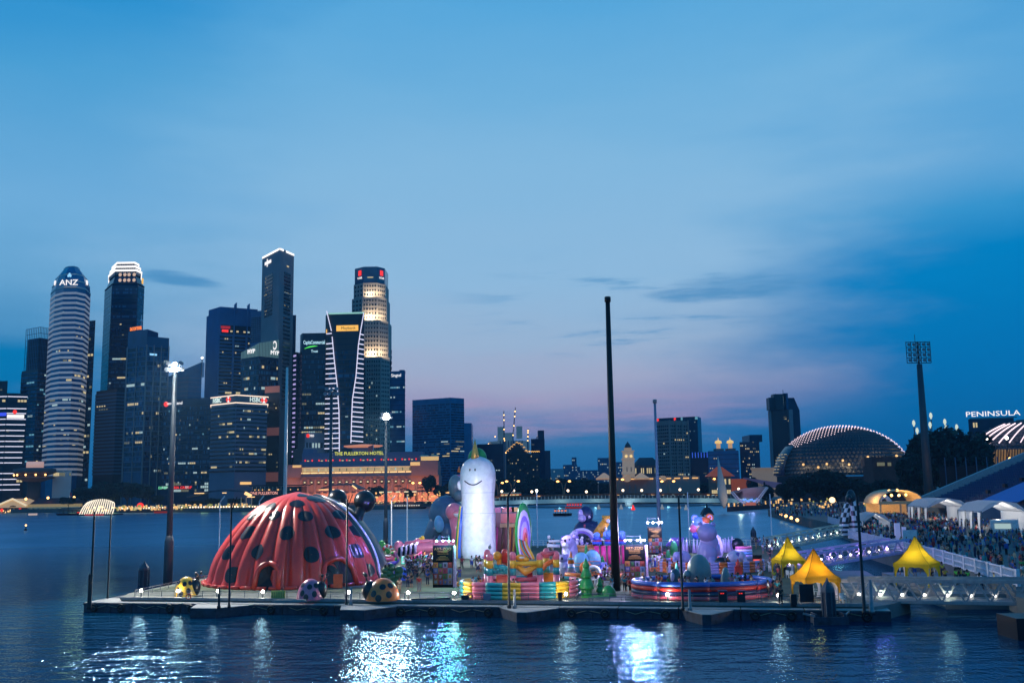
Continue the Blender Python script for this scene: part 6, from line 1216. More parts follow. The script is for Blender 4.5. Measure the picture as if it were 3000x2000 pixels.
for px, py in ((1855, 1492), (1754, 1490), (1820, 1490), (1940, 1490), (2010, 1492), (1990, 1488)):
    q = G(px, py, 0); o = thing('mooring_buoy', {1855: 'red marker buoy between black and grey masts under the bridge', 1754: 'pale marker float left of the black mast by the bridge', 1820: 'pale marker float just right of the black mast', 1940: 'pale marker float right of the slim grey mast', 2010: 'pale float left of the dark lantern pavilion', 1990: 'dim pale float by the bridge end'}[px], 'buoy', q); mb = MB(); mb.lathe([(.9, -.3), (1.1, .6), (.5, 1.5), (.4, 2.4), (.1, 2.6)], 10); mb.build('float', M_red if px == 1855 else mat('buoy_pale', (190, 190, 184), .6, emit=(200, 190, 170), es=.3), o, True)
# ------------------------------------------------------------------ inflatables
VC = dict(red=(196, 52, 44), rred=(206, 60, 46), ink=(16, 20, 28), white=(226, 226, 230), pink=(226, 122, 146), rose=(190, 84, 104), yellow=(232, 184, 52), teal=(36, 150, 160), green=(40, 140, 70), leaf=(66, 170, 74), orange=(232, 120, 50), amber=(230, 160, 50),
          lav=(176, 164, 216), violet=(130, 104, 196), navy=(28, 40, 84), blue=(60, 100, 196), sky=(120, 180, 226), slate=(78, 104, 132), grey=(120, 140, 142), gold=(176, 128, 60), brown=(120, 74, 48), magenta=(214, 60, 120), aqua=(110, 220, 200), dkgreen=(22, 84, 52), lilacw=(206, 196, 226), steelb=(64, 86, 100))
def v(n): return vinyl('c_'+n, *VC[n])
class Inf:
    def __init__(s, name, label, px, py, Y=None, z=DECK, rz=0., cat='inflatable', group=None):
        q = G(px, py, z) if Y is None else Vector((P(px, 1600, Y).x, Y, z)); s.s = q.y/F; s.t = thing(name, label, cat, q, rz, group); s.q = q
    def part(s, name, m, shapes, par=None, smooth=True):
        mb = MB()
        for sh in shapes:
            k = sh[0]
            if k == 'e': mb.ell(sh[1:4], sh[4:7], 18, 10)
            elif k == 't': mb.tube(sh[1], sh[2], sh[3] if len(sh) > 3 else 12)
            elif k == 'l': mb.lathe(sh[1], sh[3] if len(sh) > 3 else 20, sh[2])
            elif k == 'b': mb.box(sh[1:4], sh[4:7])
            elif k == 'o': mb.torus(sh[1], sh[2], sh[3], 24, 8, Matrix.Rotation(PI/2, 3, 'X') if sh[4] == 'x' else None, *(sh[5:7] if len(sh) > 5 else ()))
        mb.v = [(x*s.s, y*s.s, z*s.s) for x, y, z in mb.v]
        return mb.build(name, v(m) if isinstance(m, str) else m, par or s.t, smooth)
def cap_prof(r, h, top=1.):              # round-topped post
    return [(r, 0), (r, h-r*top)]+[(r*math.cos(a), h-r*top+r*top*math.sin(a)) for a in (.35, .7, 1.05, 1.35, 1.55)]

# --- the great ladybird dome
YD = 130.; cxp = 871; s_ = YD/F; ctr = P(cxp, 1500, YD)
t = thing('ladybird_dome', 'giant red ribbed ladybird dome with black spots and two arched doors', 'inflatable', (ctr.x, YD, DECK))
PR = [(1691, 246), (1665, 242), (1640, 236), (1615, 226), (1590, 212), (1570, 199), (1550, 184), (1530, 168), (1510, 150), (1495, 134), (1480, 114), (1468, 94), (1458, 74), (1449, 46), (1443, 22), (1439, 3)]
PZ = [(EYE-(py-1434)*s_-DECK, r*s_) for py, r in PR]; PZ[0] = (0, PZ[0][1])
def prof(z):
    for (a, ra), (b_, rb_) in zip(PZ, PZ[1:]):
        if z <= b_: return ra+(rb_-ra)*(z-a)/(b_-a)
    return .05
NG = 28
def DS(th, z, off=0.):
    sc = abs(math.cos(NG*th/2)); g = min(1, max(0, (PZ[-1][0]-z)/4)); r = prof(z)*(1-.1*g*(1-sc**.6))+off
    if z < .9: r *= 1+.03*(1-z/.9)
    return (r*math.sin(th), -r*math.cos(th), z+off*.25)
mb = MB(); nz = 34; mb.patch(lambda u, w: DS(2*PI*u, PZ[-1][0]*(1-(1-w)**1.25)), NG*8, nz); mb.build('shell', vinyl('dome_red', 186, 56, 44), t, True)
spots = [(885, 1449, 15, 5), (930, 1459, 21, 10), (790, 1483, 17, 13), (803, 1508, 18, 15), (870, 1473, 23, 11), (895, 1510, 23, 16), (735, 1510, 15, 12), (722, 1558, 18, 20), (840, 1560, 22, 21), (975, 1557, 20, 20), (1002, 1507, 19, 16), (752, 1615, 21, 23), (913, 1623, 22, 24), (664, 1617, 13, 22), (673, 1683, 17, 24), (768, 1684, 23, 25), (1048, 1553, 14, 20), (1050, 1612, 14, 22), (968, 1680, 22, 26), (1090, 1668, 9, 20)]
for px, py, rw, rh in spots:
    th, z = 0., 5.
    for _ in range(12):
        Yp = YD-prof(z)*math.cos(th); w = P(px, py, Yp); z = max(.4, min(11.0, w.z-DECK)); th = math.asin(max(-.98, min(.98, (w.x-ctr.x)/max(.3, prof(z)))))
    dz = .88*rh*s_; dth = .88*rw*s_/max(.6, prof(z))/max(.45, math.cos(th)); mb = MB()
    mb.patch(lambda u, w_: DS(th+dth*(.04+.96*w_)*math.cos(2*PI*u), max(.2, min(11.1, z+dz*(.04+.96*w_)*math.sin(2*PI*u))), .06), 22, 5, True); mb.build('spot', v('ink'), t, True)
for px, wdt, h, nm in ((848, 1.35, 2.9, 'door'), (1027, 2.0, 3.2, 'door')):
    th = math.asin((px-cxp)/242); mb = MB(); R_ = prof(1.)
    arc = [(-wdt, 0), (-wdt, h-wdt*.9)]+[(-wdt*math.cos(a), h-wdt*.9+wdt*.9*math.sin(a)) for a in [PI*k/10 for k in range(1, 10)]]+[(wdt, h-wdt*.9), (wdt, 0)]
    pts = [Vector(DS(th+x/R_, max(.02, z), .12)) for x, z in arc]; c0 = Vector(DS(th, h*.45, .12)); n = len(pts); mb.add([c0]+pts, [(0, i+1, i+2) for i in range(n-1)]+[(0, n, 1)]); mb.build(nm, mat('door_dark', (8, 12, 22), .6), t)
    mb = MB(); mb.tube([p*1.012+Vector((0, 0, .02)) for p in pts], .32, 8); mb.build('door_rim', vinyl('dome_red', ()), t, True)
mb = MB(); mb.patch(lambda u, w: (1.05+.955*prof(11*w)*1.0*math.sin(PI*(.18+.9*u)), 2.7-.955*prof(11*w)*math.cos(PI*(.18+.9*u)), 10.9*w), 26, 16); mb.build('head', vinyl('gloss_black', ()), t, True)
mb = MB(); mb.tube([(lambda p: (p[0]+.45, p[1]+.8, p[2]+.1))(DS(1.30+.12*k/12, .2+10.4*k/12, .05)) for k in range(13)], [.13]*12+[.06], 8); mb.build('white_collar', v('white'), t, True)
for (bx, by, br, sx_, sy_, Yb) in ((988, 1461, 29, 1000, 1545, 137), (1068, 1467, 31.5, 1028, 1560, 134)):
    a_, b_ = P(bx, by, Yb), P(sx_, sy_, Yb-2.5); L_ = Vector((ctr.x, YD, DECK)); ap = MB(); ap.tube([b_-L_, a_-L_], [.75, .68], 14); o = ap.build('antenna', vinyl('gloss_black', ()), t, True); ap = MB(); ap.ell(a_-L_, br*Yb/F, 22, 12); ap.build('antenna_ball', vinyl('gloss_black', ()), o, True)
mb = MB()
for k in range(40): a_ = PI*2*k/40; mb.box((11.35*math.sin(a_), -11.35*math.cos(a_), .2), (1.4, .5, .4), a_)
mb.build('skirt', vinyl('dome_red', ()), t, True)
q = G(1000, 1722, DECK)
I = Inf('ticket_booth', 'orange board booth between the two dome doors', 990, 1722, cat='booth'); I.part('board', mat('booth_orange', (190, 80, 44), .6), [('b', 0, 0, 20, 26, 5, 40)], smooth=False); I.part('foot', M_dark, [('b', 0, 0, 1, 28, 8, 2)], smooth=False)

# --- small ladybirds
def small_ladybird(px, py, rw, rh, col, label, face=1, spots=((-.5, .35), (.1, .7), (.5, .3), (-.15, .15), (.75, .75), (-.8, .8))):
    I = Inf('ladybird', label, px, py, group='small ladybirds along the rail'); f = lambda u, w, k=1.: (rw*k*math.cos(w)*math.sin(u), -rw*.95*k*math.cos(w)*math.cos(u)+rw*.9, rh*k*math.sin(w))
    mb = MB(); mb.patch(lambda a, b_: f(2*PI*a, b_*PI/2*.999), 32, 10); mb.v = [tuple(c*I.s for c in p) for p in mb.v]; mb.build('shell', col, I.t, True)
    for u, w in spots:
        mb = MB(); mb.patch(lambda a, b_: f(u+.19*b_*math.cos(2*PI*a)/max(.3, math.cos(w)), w+.16*b_*math.sin(2*PI*a), 1.012), 16, 3, True); mb.v = [tuple(c*I.s for c in p) for p in mb.v]; mb.build('spot', v('ink'), I.t, True)
    h = I.part('head', 'ink', [('e', face*rw*.75, rw*.9, rh*.42, rw*.5, rw*.5, rh*.46)])
    for d_ in (-.25, .25): a = I.part('antenna', 'ink', [('t', [(face*rw*.9, rw*(.9+d_), rh*.75), (face*rw*(1.05+d_*.4), rw*(.9+d_*1.6), rh*1.12)], rw*.05)]); I.part('antenna_ball', 'ink', [('e', face*rw*(1.05+d_*.4), rw*(.9+d_*1.6), rh*1.16, rw*.12, rw*.12, rw*.12)], a)
    return I
small_ladybird(535, 1746, 33, 54, v('yellow'), 'yellow black spotted ladybird beside the open side of the red dome'); small_ladybird(902, 1757, 39, 58, v('pink'), 'pink black spotted ladybird before the red dome'); small_ladybird(1116, 1760, 49, 62, v('orange'), 'orange black spotted ladybird right of the wide dome door', -1); small_ladybird(1172, 1700, 26, 38, v('blue'), 'blue spotted ladybird next to the green caterpillar')
I = Inf('caterpillar_bush', 'dark green bumpy inflatable bush between orange and blue ladybirds', 1148, 1716); I.part('body', 'dkgreen', [('e', x, 6, z, 13, 12, 12) for x, z in ((-18, 44), (-20, 30), (-8, 36), (-10, 20), (2, 24), (4, 10), (14, 14), (18, 30), (20, 44), (-4, 52))]); I.part('eye', 'ink', [('e', -18, -6, 58, 4, 4, 5), ('e', -8, -6, 60, 4, 4, 5)])
I = Inf('blue_beetle_tunnel', 'blue inflatable tunnel tucked beside the dome skirt', 1122, 1690); I.part('body', 'blue', [('e', 0, 8, 14, 16, 14, 22)])
for k, (px, c, l) in enumerate(((720, 'yellow', 'yellow crowd barrier cover'),)):
    I = Inf('crowd_barrier', 'pale yellow plastic crowd barrier in front of the arched door', 815, 1752, cat='barrier'); I.part('panel', vinyl('paley', 200, 196, 100), [('b', 0, 0, 12, 40, 3, 22)], smooth=False); I.part('foot', M_dark, [('b', -16, 0, 1, 4, 10, 2), ('b', 16, 0, 1, 4, 10, 2)], smooth=False)
    for i in range(7): I.part('slot', mat('slot_dark', (110, 108, 50)), [('b', -16+5.3*i, -1.8, 11, 1.6, .6, 15)], smooth=False)

# --- white unicorn column
Yu_ = 168.; I = Inf('white_unicorn', 'towering white smiling unicorn column with a gold horn and green mane', 1402, 1640, Y=Yu_); us = Yu_/F
zu = lambda py: (EYE-(py-1427)*us-DECK)/us
I.part('body', 'white', [('l', [(max(1, r), zu(py)) for py, r in ((1632, 51), (1600, 50), (1560, 49.5), (1500, 48.5), (1455, 47.5), (1442, 48), (1424, 50), (1404, 51.6), (1384, 51.5), (1370, 48), (1358, 42), (1349, 33), (1342, 21), (1338, 9), (1337, 1))], (0, 0, 0), 40)])
I.part('horn', mat('gold_foil', (226, 168, 90), .38, .7), [('l', [(13, zu(1346)), (10, zu(1330)), (5.5, zu(1308)), (.4, zu(1288))], (-7, -12, 0), 20)])
I.part('mane', 'green', [('e', -2, 26, zu(1343), 28, 18, 31)])
for x in (-21, -6): I.part('eye', 'ink', [('e', x, -math.sqrt(51**2-x*x)+1, zu(1377), 2.4, 2, 3.9)])
mo = [(-37+50*k/12, 0, zu(1408+12*math.sin(PI*k/12))) for k in range(13)]; I.part('mouth', 'ink', [('t', [(x, -math.sqrt(51.2**2-x*x)*.995-.6, z) for x, _, z in mo], 1.8, 6)])
for x in (-52, ): I.part('ear', 'white', [('e', x, 8, zu(1420), 9, 8, 14)])
for k, c in enumerate(('green', 'yellow', 'blue')): I.part('mane_strip', c, [('t', [(-50-2+k*3.2, -6-6*k, zu(1480)), (-58+k*3.6, -6-6*k, zu(1540)), (-62+k*3.8, -6-6*k, zu(1600)), (-62+k*3.8, -6-6*k, zu(1638))], [2, 4.5, 5, 5])])
I.part('stage', mat('stage_dark', (16, 30, 36), .35), [('l', [(64, zu(1642)), (64, zu(1634)), (60, zu(1632))], (4, 0, 0), 36)]); I.part('stage_leg', M_steel, [('b', x, d_, zu(1655)/1.0, 2, 2, 30) for x in (-50, -20, 20, 50) for d_ in (-30, 20)], smooth=False)
for r_, py in ((48.4, 1442), (49.5, 1500)): I.part('guy_rope', 'grey', [('o', (0, 0, zu(py)), r_+.2, .35, '')])
I.part('seam', 'lilacw', [('t', [(x, -math.sqrt(49.6**2-x*x), zu(1630)), (x*.99, -math.sqrt(48**2-x*x*.98), zu(1455))], .35, 5) for x in (-30, 8, 36)])

# --- grey giant unicorn behind, pink octopus
I = Inf('grey_giant', 'huge blue grey horned inflatable beast leaning behind the white unicorn', 1300, 1600, Y=196.); gs = 196./F; zg = lambda py: (EYE-(py-1428)*gs-DECK)/gs
I.part('body', 'slate', [('e', 8, 4, zg(1505), 52, 44, 56), ('t', [(-12, 0, zg(1520)), (-30, -2, zg(1550)), (-50, -4, zg(1590))], [30, 22, 16]), ('t', [(10, -10, zg(1520)), (14, -14, zg(1590))], [26, 18]), ('t', [(40, 0, zg(1540)), (44, 0, zg(1590))], [22, 18])]); I.part('head', 'grey', [('e', 36, -6, zg(1424), 22, 22, 34), ('e', 46, -14, zg(1450), 16, 18, 18)])
I.part('horn', 'orange', [('l', [(6.5, 18), (.4, 36)], (46, -6, zg(1402)), 14)]); 
for k, c in enumerate(('green', 'sky', 'lav', 'pink')): I.part('horn_band', c, [('l', [(10-1.0*k, 3.4*k), (9.2-1.0*k, 3.4*k+3.4)], (45, -6, zg(1404)), 14)])
I.part('hoof', 'yellow', [('e', -54, -10, zg(1582), 9, 9, 9)]); I.part('belly_patch', 'sky', [('e', -10, -30, zg(1528), 15, 14, 26)])
I = Inf('pink_octopus', 'tall pink octopus head with a sleepy white eye beside the white unicorn', 1334, 1600, Y=180.); os_ = 180./F; zo = lambda py: (EYE-(py-1428)*os_-DECK)/os_
I.part('body', 'pink', [('e', -2, 0, zo(1497), 26, 25, 26), ('t', [(2, 0, zo(1510)), (4, 0, zo(1550)), (6, 0, zo(1605))], [21, 15, 17])]); e_ = I.part('eye', 'white', [('e', 8, -22, zo(1502), 12, 6, 9)]); I.part('eyelid', 'pink', [('e', 8, -23.5, zo(1496.5), 12.6, 6, 6)], e_); I.part('pupil', 'navy', [('e', 15, -27.5, zo(1503), 5, 2, 4)], e_)
I = Inf('pink_octopus_slide', 'long pink octopus arm slide with a round ball end', 1235, 1640, Y=172.); ss = 172./F; zs_ = lambda py: (EYE-(py-1429)*ss-DECK)/ss
I.part('ball', 'pink', [('e', -65, 0, zs_(1594), 15, 15, 17)]); I.part('tube', 'pink', [('t', [(-60, 2, zs_(1602)), (-20, 0, zs_(1601)), (40, 0, zs_(1597)), (95, 4, zs_(1590))], [14, 16, 15, 13]), ('t', [(-48, 6, zs_(1586)), (0, 8, zs_(1580)), (60, 8, zs_(1584))], [6, 6, 7])]); I.part('wall', 'pink', [('b', 10, 8, zs_(1615), 90, 14, 36), ('e', -12, 6, zs_(1582), 10, 8, 11), ('e', 28, 6, zs_(1586), 9, 8, 11)]); I.part('chick', 'yellow', [('e', 2, 10, zs_(1572), 6, 6, 8), ('e', -6, 10, zs_(1576), 5, 5, 7)])

# --- zebra, pools, cactus at the left
I = Inf('zebra_slide', 'black and white striped zebra bouncer with a rounded pink lit hull', 1195, 1648, Y=150.); bs_ = 150./F; zb = lambda py: (EYE-(py-1429)*bs_-DECK)/bs_
for k in range(8): I.part('stripe', 'ink' if k % 2 == 0 else 'lilacw', [('t', [(-26+k*6.6, 0, zb(1622-k)), (-24+k*6.6, 2, zb(1600-k*1.4)), (-20+k*6.6, 8, zb(1596-k*1.6))], 4.2, 10)])
for k in range(4): I.part('hull_roll', 'lilacw' if k % 2 == 0 else 'magenta', [('t', [(-4, -6, zb(1650-k*6)), (20, -8, zb(1644-k*6)), (40, 0, zb(1630-k*6.3))], 3.6, 10)])
I = Inf('pink_pool', 'pink and violet paddling pool with a curled green patched tail', 1130, 1668, Y=140.); ps = 140./F; zp = lambda py: (EYE-(py-1430)*ps-DECK)/ps
I.part('rim', 'violet', [('t', [(-30, -6, zp(1648)), (0, -10, zp(1648)), (28, -6, zp(1640)), (34, 4, zp(1632))], 6.5), ]); I.part('inner_wall', 'pink', [('t', [(-30, 10, zp(1630)), (5, 12, zp(1632)), (28, 8, zp(1628))], 6)]); I.part('tail', 'pink', [('t', [(24, 0, zp(1640)), (32, 0, zp(1626)), (26, 0, zp(1614)), (16, 0, zp(1614))], [6, 7, 8, 6])]); I.part('patch', 'leaf', [('e', 30, -6, zp(1630), 4, 4, 6), ('e', 20, -6, zp(1612), 5, 4, 4)]); I.part('white_deck', 'white', [('b', 0, 16, zp(1621), 60, 5, 4)]); I.part('red_deck', 'red', [('b', 4, 18, zp(1626), 62, 5, 5)])
I = Inf('cactus', 'small bright green cactus at the far left of the fair', 1118, 1620, Y=185.); I.part('stem', 'leaf', [('l', cap_prof(9, 34), (0, 0, 0), 14), ('l', cap_prof(5, 22), (9, 0, 4), 10)])
I = Inf('ring_tunnel', 'red and white ring tunnel holding a bunch of green toys', 1136, 1624, Y=180.); I.part('ring', 'red', [('o', (0, 0, 10), 13, 4.2, 'x', 0, PI)]); I.part('toy', 'leaf', [('e', 0, 4, 8, 6, 5, 9)])
for a in (.4, 1.3, 2.2): I.part('band', 'white', [('e', 13*math.cos(a), -.5, 10+13*math.sin(a), 4.6, 4.6, 4.6)])
I = Inf('menu_kiosk', 'bright cyan lit menu kiosk among the crowd', 1184, 1652, cat='kiosk'); I.part('lit_panel', glow('kiosk_cyan', (110, 240, 220), .95), [('b', 0, -2.4, 16, 15, .6, 28)], smooth=False); I.part('body', M_dark, [('b', 0, 0, 15, 16, 4, 31)], smooth=False)
for k in range(3): I.part('photo', M_white, [('b', -2+2*(k % 2), -3, 8+8*k, 6, .4, 5)], smooth=False)

# --- red slide tower and rainbow leaf
I = Inf('slide_tower', 'tall red and ochre slide tower just right of the unicorn', 1484, 1625, Y=174.); ts = 174./F; zt_ = lambda py: (EYE-(py-1426)*ts-DECK)/ts
I.part('tower_wall', vinyl('dkred', 110, 22, 40), [('b', 2, 16, zt_(1555), 66, 20, zt_(1500)-zt_(1612))], smooth=False); I.part('red_panel', 'rred', [('b', 6, 0, zt_(1515), 44, 10, 26)], smooth=False)
for x, c in ((-20, 'magenta'), (0, 'red'), (18, 'rred'), (30, 'amber')): I.part('top_block', c, [('b', x-4, 2, zt_(1491), 18, 12, 14)], smooth=False)
I.part('ochre_beam', 'gold', [('b', 6, -2, zt_(1535), 48, 10, 11)], smooth=False)
for x, c in ((-26, 'magenta'), (-8, 'brown'), (12, 'orange'), (24, 'gold')): I.part('slide_rail', c, [('t', [(x, -4, zt_(1540)), (x-5, -14, zt_(1615))], 3.4, 10)])
I = Inf('rainbow_leaf', 'tall pointed rainbow leaf of nested coloured rings seen edge on', 1536, 1640, Y=150.); ls_ = 150./F; zl = lambda py: (EYE-(py-1425)*ls_-DECK)/ls_
for k, (c, w) in enumerate((('green', 24), ('lilacw', 20), ('violet', 16.5), ('lav', 13), ('pink', 9.5), ('red', 6), ('amber', 3))): I.part('ring_band', c, [('e', 1.2*k-2, -2.2*k, zl(1560)-k*3.6, w*1.02, 8, (zl(1470)-zl(1650))/2*(1-.135*k))])

# --- ring pens
def pen(px0, px1, py, Yf, sy, h, cols, label, rolls=4, nseg=24, horizontal=False, tilt=0):
    cxp_ = (px0+px1)/2; Yc_ = Yf+sy; sx_ = (px1-px0)/2*Yc_/F; c = P(cxp_, 1600, Yc_); t = thing('bouncy_pen', label, 'inflatable', (c.x, Yc_, DECK)); rr = h/rolls/2
    def arcpts(a0, a1, z, n=5): return [(sx_*math.sin(a0+(a1-a0)*k/n), -sy*math.cos(a0+(a1-a0)*k/n), z) for k in range(n+1)]
    if horizontal:
        for j in range(rolls):
            for g in range(8): mb = MB(); mb.tube(arcpts(2*PI*g/8, 2*PI*(g+1)/8, rr+2*rr*j, 10), rr*1.08, 10); mb.build('wall_roll', v(cols[j % len(cols)]), t, True)
    else:
        for g in range(nseg):
            mb = MB()
            for j in range(rolls): mb.tube(arcpts(2*PI*g/nseg, 2*PI*(g+1)/nseg, rr+2*rr*j), rr*1.08, 10)
            mb.build('wall_panel', v(cols[g % len(cols)]), t, True)
    mb = MB(); mb.lathe([(1, .0), (1, .8)], 32, (0, 0, 0), sx_*.97, sy*.97); mb.build('floor', v(cols[0]), t); return t, c, sx_
PEN1 = pen(1354, 1692, 0, 104.6, 4.2, 1.72, ('pink', 'teal', 'yellow'), 'striped candy bouncy ring of pink teal and yellow panels at the platform front', nseg=21)
PEN2 = pen(1932, 2230, 0, 131, 5.2, 1.45, ('orange', 'lav'), 'orange and lilac striped bouncy ring full of tusked toys', nseg=40)
PEN3 = pen(1856, 2244, 0, 101.3, 4.4, 1.8, ('rose', 'navy', 'red', 'blue'), 'low ring pool of red and blue rolls around grey domes', horizontal=True)
I = Inf('blower', 'small orange air blower hose beside the striped candy ring', 1345, 1716, cat='blower'); I.part('drum', 'amber', [('o', (0, 0, 7), 5, 2, 'x')]); I.part('hose', 'amber', [('t', [(4, 0, 9), (14, 0, 9)], 2.4)])
I = Inf('blower', 'pair of small red air blowers left of the tusked toy ring', 1915, 1672, cat='blower'); I.part('drum', 'orange', [('o', (-6, 0, 5), 4, 1.8, 'x'), ('o', (12, 0, 5), 4, 1.8, 'x')]); I.part('hose', 'orange', [('t', [(-6, 0, 9), (16, 0, 10), (24, 0, 11)], 2)])
# castle inside the candy ring
I = Inf('bouncy_castle', 'colour blocked bouncy castle with posts slide and rainbow crest inside the candy ring', 1530, 1600, Y=109.5, z=DECK+.12); cs_ = 109.5/F; zc_ = lambda py: (EYE-(py-1424)*cs_-DECK-.12)/cs_
def post(px, d_, top, bot=1716, r=9.5):
    x = px-1530; H_ = zc_(top); cuts = [('pink', zc_(1672), 0), ('teal', zc_(1652), zc_(1672)), ('yellow', zc_(1630), zc_(1652))]; p = None
    for c, b1, b0 in cuts: I.part('post_block', c, [('l', [(r, b0), (r, b1)], (x, d_, 0), 16)])
    I.part('post_cap', 'pink', [('l', [(r, zc_(1630)), (r, H_-r)]+[(r*math.cos(a), H_-r+r*math.sin(a)) for a in (.35, .7, 1.05, 1.35, 1.55)], (x, d_, 0), 16)])
for px, d_, top in ((1437, -22, 1610), (1502, -26, 1606), (1579, -22, 1611), (1626, -16, 1606), (1428, 34, 1602), (1600, 40, 1601)): post(px, d_, top)
I.part('post_cap', 'red', [('l', [(9, zc_(1640))]+[(9*math.cos(a), zc_(1609)+9*math.sin(a)) for a in (0, .5, 1., 1.5)], (-51, 10, 0), 16)])
I.part('beam', 'teal', [('t', [(-84, -24, zc_(1662)), (-36, -26, zc_(1662))], 5.5)]); I.part('beam', 'yellow', [('t', [(-24, -26, zc_(1640)), (48, -24, zc_(1640))], 7)]); I.part('beam', 'rose', [('t', [(52, -22, zc_(1615)), (94, -16, zc_(1612))], 7)]); I.part('beam', 'rose', [('t', [(-24, -20, zc_(1684)), (40, -20, zc_(1684))], 6)])
I.part('slide', 'orange', [('t', [(92, -10, zc_(1632)), (66, -14, zc_(1645)), (56, -24, zc_(1656))], 7)]); I.part('swag', 'amber', [('t', [(-18, -22, zc_(1646)), (8, -24, zc_(1664)), (40, -22, zc_(1648))], [6, 12, 6])]); I.part('wall', 'amber', [('b', -52, 20, zc_(1636), 44, 8, 44)], smooth=False); I.part('wall', 'amber', [('b', 70, 20, zc_(1690), 40, 8, 40)], smooth=False); I.part('lion_head', 'amber', [('e', -72, 12, zc_(1620), 12, 10, 13)])
I.part('block', 'red', [('b', -58, -12, zc_(1682), 34, 12, 22), ('b', 20, -10, zc_(1676), 16, 8, 20)], smooth=False); I.part('block', 'navy', [('b', -58, -12, zc_(1701), 34, 12, 18)], smooth=False); I.part('block', 'teal', [('b', 10, 0, zc_(1704), 60, 10, 18)], smooth=False)
I.part('dinosaur', 'teal', [('e', -60, -26, zc_(1650), 17, 8, 9), ('e', -76, -28, zc_(1647), 7, 6, 8), ('e', -42, -26, zc_(1653), 12, 6, 5), ('e', -70, -32, zc_(1657), 4, 4, 5), ('e', -52, -32, zc_(1657), 4, 4, 5)])
for k in range(7): I.part('back_spike', 'red', [('e', -70+5*k, -26, zc_(1641-abs(k-2)*-1.0), 1.8, 1.8, 3)])
I.part('tiger', 'amber', [('e', -6, -18, zc_(1624), 14, 10, 10), ('e', 8, -18, zc_(1628), 12, 8, 7)]); I.part('tiger_mark', 'white', [('e', -2, -27, zc_(1623), 8, 3, 3)])
for k, c in enumerate(('amber', 'teal', 'red', 'lilacw', 'yellow')): I.part('rainbow_band', c, [('t', [(-8+k*4.5, -10-k, zc_(1572+2*k)), (-4+k*4.8, -12-k, zc_(1594)), (6+k*4.6, -14-k, zc_(1612)), (20+k*3, -16-k, zc_(1628))], [2, 3.6, 4.2, 3])])
I.part('apple_ball', 'grey', [('e', -94, 30, zc_(1596), 5, 5, 6), ('t', [(-94, 30, zc_(1592)), (-92, 30, zc_(1586))], .8)])

# --- animals in the middle
def animal(name, label, px, Y, parts, py=1600, z=DECK):
    I = Inf(name, label, px, py, Y=Y, z=z); ss_ = Y/F; hz = 1448-px*.015; zf = lambda q_: (EYE-(q_-hz)*ss_-z)/ss_
    for nm, m, shp in parts:
        out = []
        for s0 in shp:
            if s0[0] == 'e': out.append(('e', s0[1]-px, s0[2], zf(s0[3]))+tuple(s0[4:7]))
            elif s0[0] == 't': out.append(('t', [(a-px, b_, zf(c)) for a, b_, c in s0[1]], s0[2]))
            elif s0[0] == 'b': out.append(('b', s0[1]-px, s0[2], zf(s0[3]))+tuple(s0[4:7]))
            elif s0[0] == 'o': out.append(('o', (s0[1]-px, s0[2], zf(s0[3])), s0[4], s0[5], 'x')+tuple(s0[6:]))
        I.part(nm, m, out)
    return I
animal('seal_statue', 'lilac whiskered seal standing upright with a white chest', 1668, 132, [('body', 'lav', [('e', 1669, 0, 1622, 24, 22, 60)]), ('head', 'lav', [('e', 1664, -4, 1584, 21, 20, 22), ('e', 1683, 4, 1568, 6, 5, 6)]), ('chest', 'white', [('e', 1661, -15, 1622, 15, 10, 26)]), ('muzzle', 'white', [('e', 1656, -20, 1590, 10, 8, 8)]), ('nose', 'ink', [('e', 1655, -26, 1577, 4, 3, 4.5)]), ('eye', 'ink', [('e', 1667, -22, 1574, 2, 2, 2), ('e', 1646, -15, 1575, 2, 2, 2)]), ('flipper', 'lav', [('t', [(1684, -8, 1612), (1692, -12, 1640)], [7, 4])])])
animal('koala_statue', 'smaller lilac koala toy seated before the seal', 1650, 126, [('body', 'lilacw', [('e', 1650, 0, 1655, 15, 13, 26)]), ('head', 'lav', [('e', 1649, -4, 1628, 13, 12, 12), ('e', 1638, 0, 1620, 5, 4, 5), ('e', 1661, 0, 1620, 5, 4, 5)]), ('nose', 'ink', [('e', 1645, -16, 1627, 3, 3, 4)]), ('arm', 'lav', [('t', [(1660, -8, 1645), (1652, -14, 1655)], 5)])])
animal('gorilla', 'dark navy gorilla with a pale lilac face behind a white arch', 1712, 176, [('body', 'navy', [('e', 1722, 4, 1560, 42, 30, 44), ('t', [(1735, 0, 1530), (1752, -8, 1580)], [18, 14])]), ('head', 'navy', [('e', 1718, -4, 1505, 22, 20, 26)]), ('face', 'lav', [('e', 1702, -18, 1502, 8, 8, 14), ('e', 1706, -20, 1514, 12, 10, 11)]), ('ear', 'lilacw', [('e', 1727, -22, 1511, 4, 3, 4)]), ('tongue', 'rose', [('b', 1712, -30, 1538, 5, 2, 14)])])
animal('tiger_cat', 'orange tiger cat rearing up beside the black mast', 1768, 170, [('body', 'amber', [('t', [(1752, 0, 1562), (1764, -2, 1542), (1776, -4, 1525)], [15, 14, 12])]), ('head', 'amber', [('e', 1777, -8, 1519, 12, 11, 13), ('e', 1769, -6, 1510, 4, 3, 4), ('e', 1786, -6, 1510, 4, 3, 4)]), ('muzzle', 'white', [('e', 1782, -17, 1522, 6, 4, 6)]), ('stripe', 'brown', [('t', [(1766+3*k, -13, 1514-1*k), (1772+3*k, -15, 1514-k)], 1.) for k in range(3)]+[('t', [(1752+5*k, -13, 1556-7*k), (1760+5*k, -15, 1560-7*k)], 1.2) for k in range(3)]), ('paw', 'white', [('e', 1750, -14, 1562, 6, 6, 5), ('e', 1775, -16, 1548, 4, 5, 9)])])
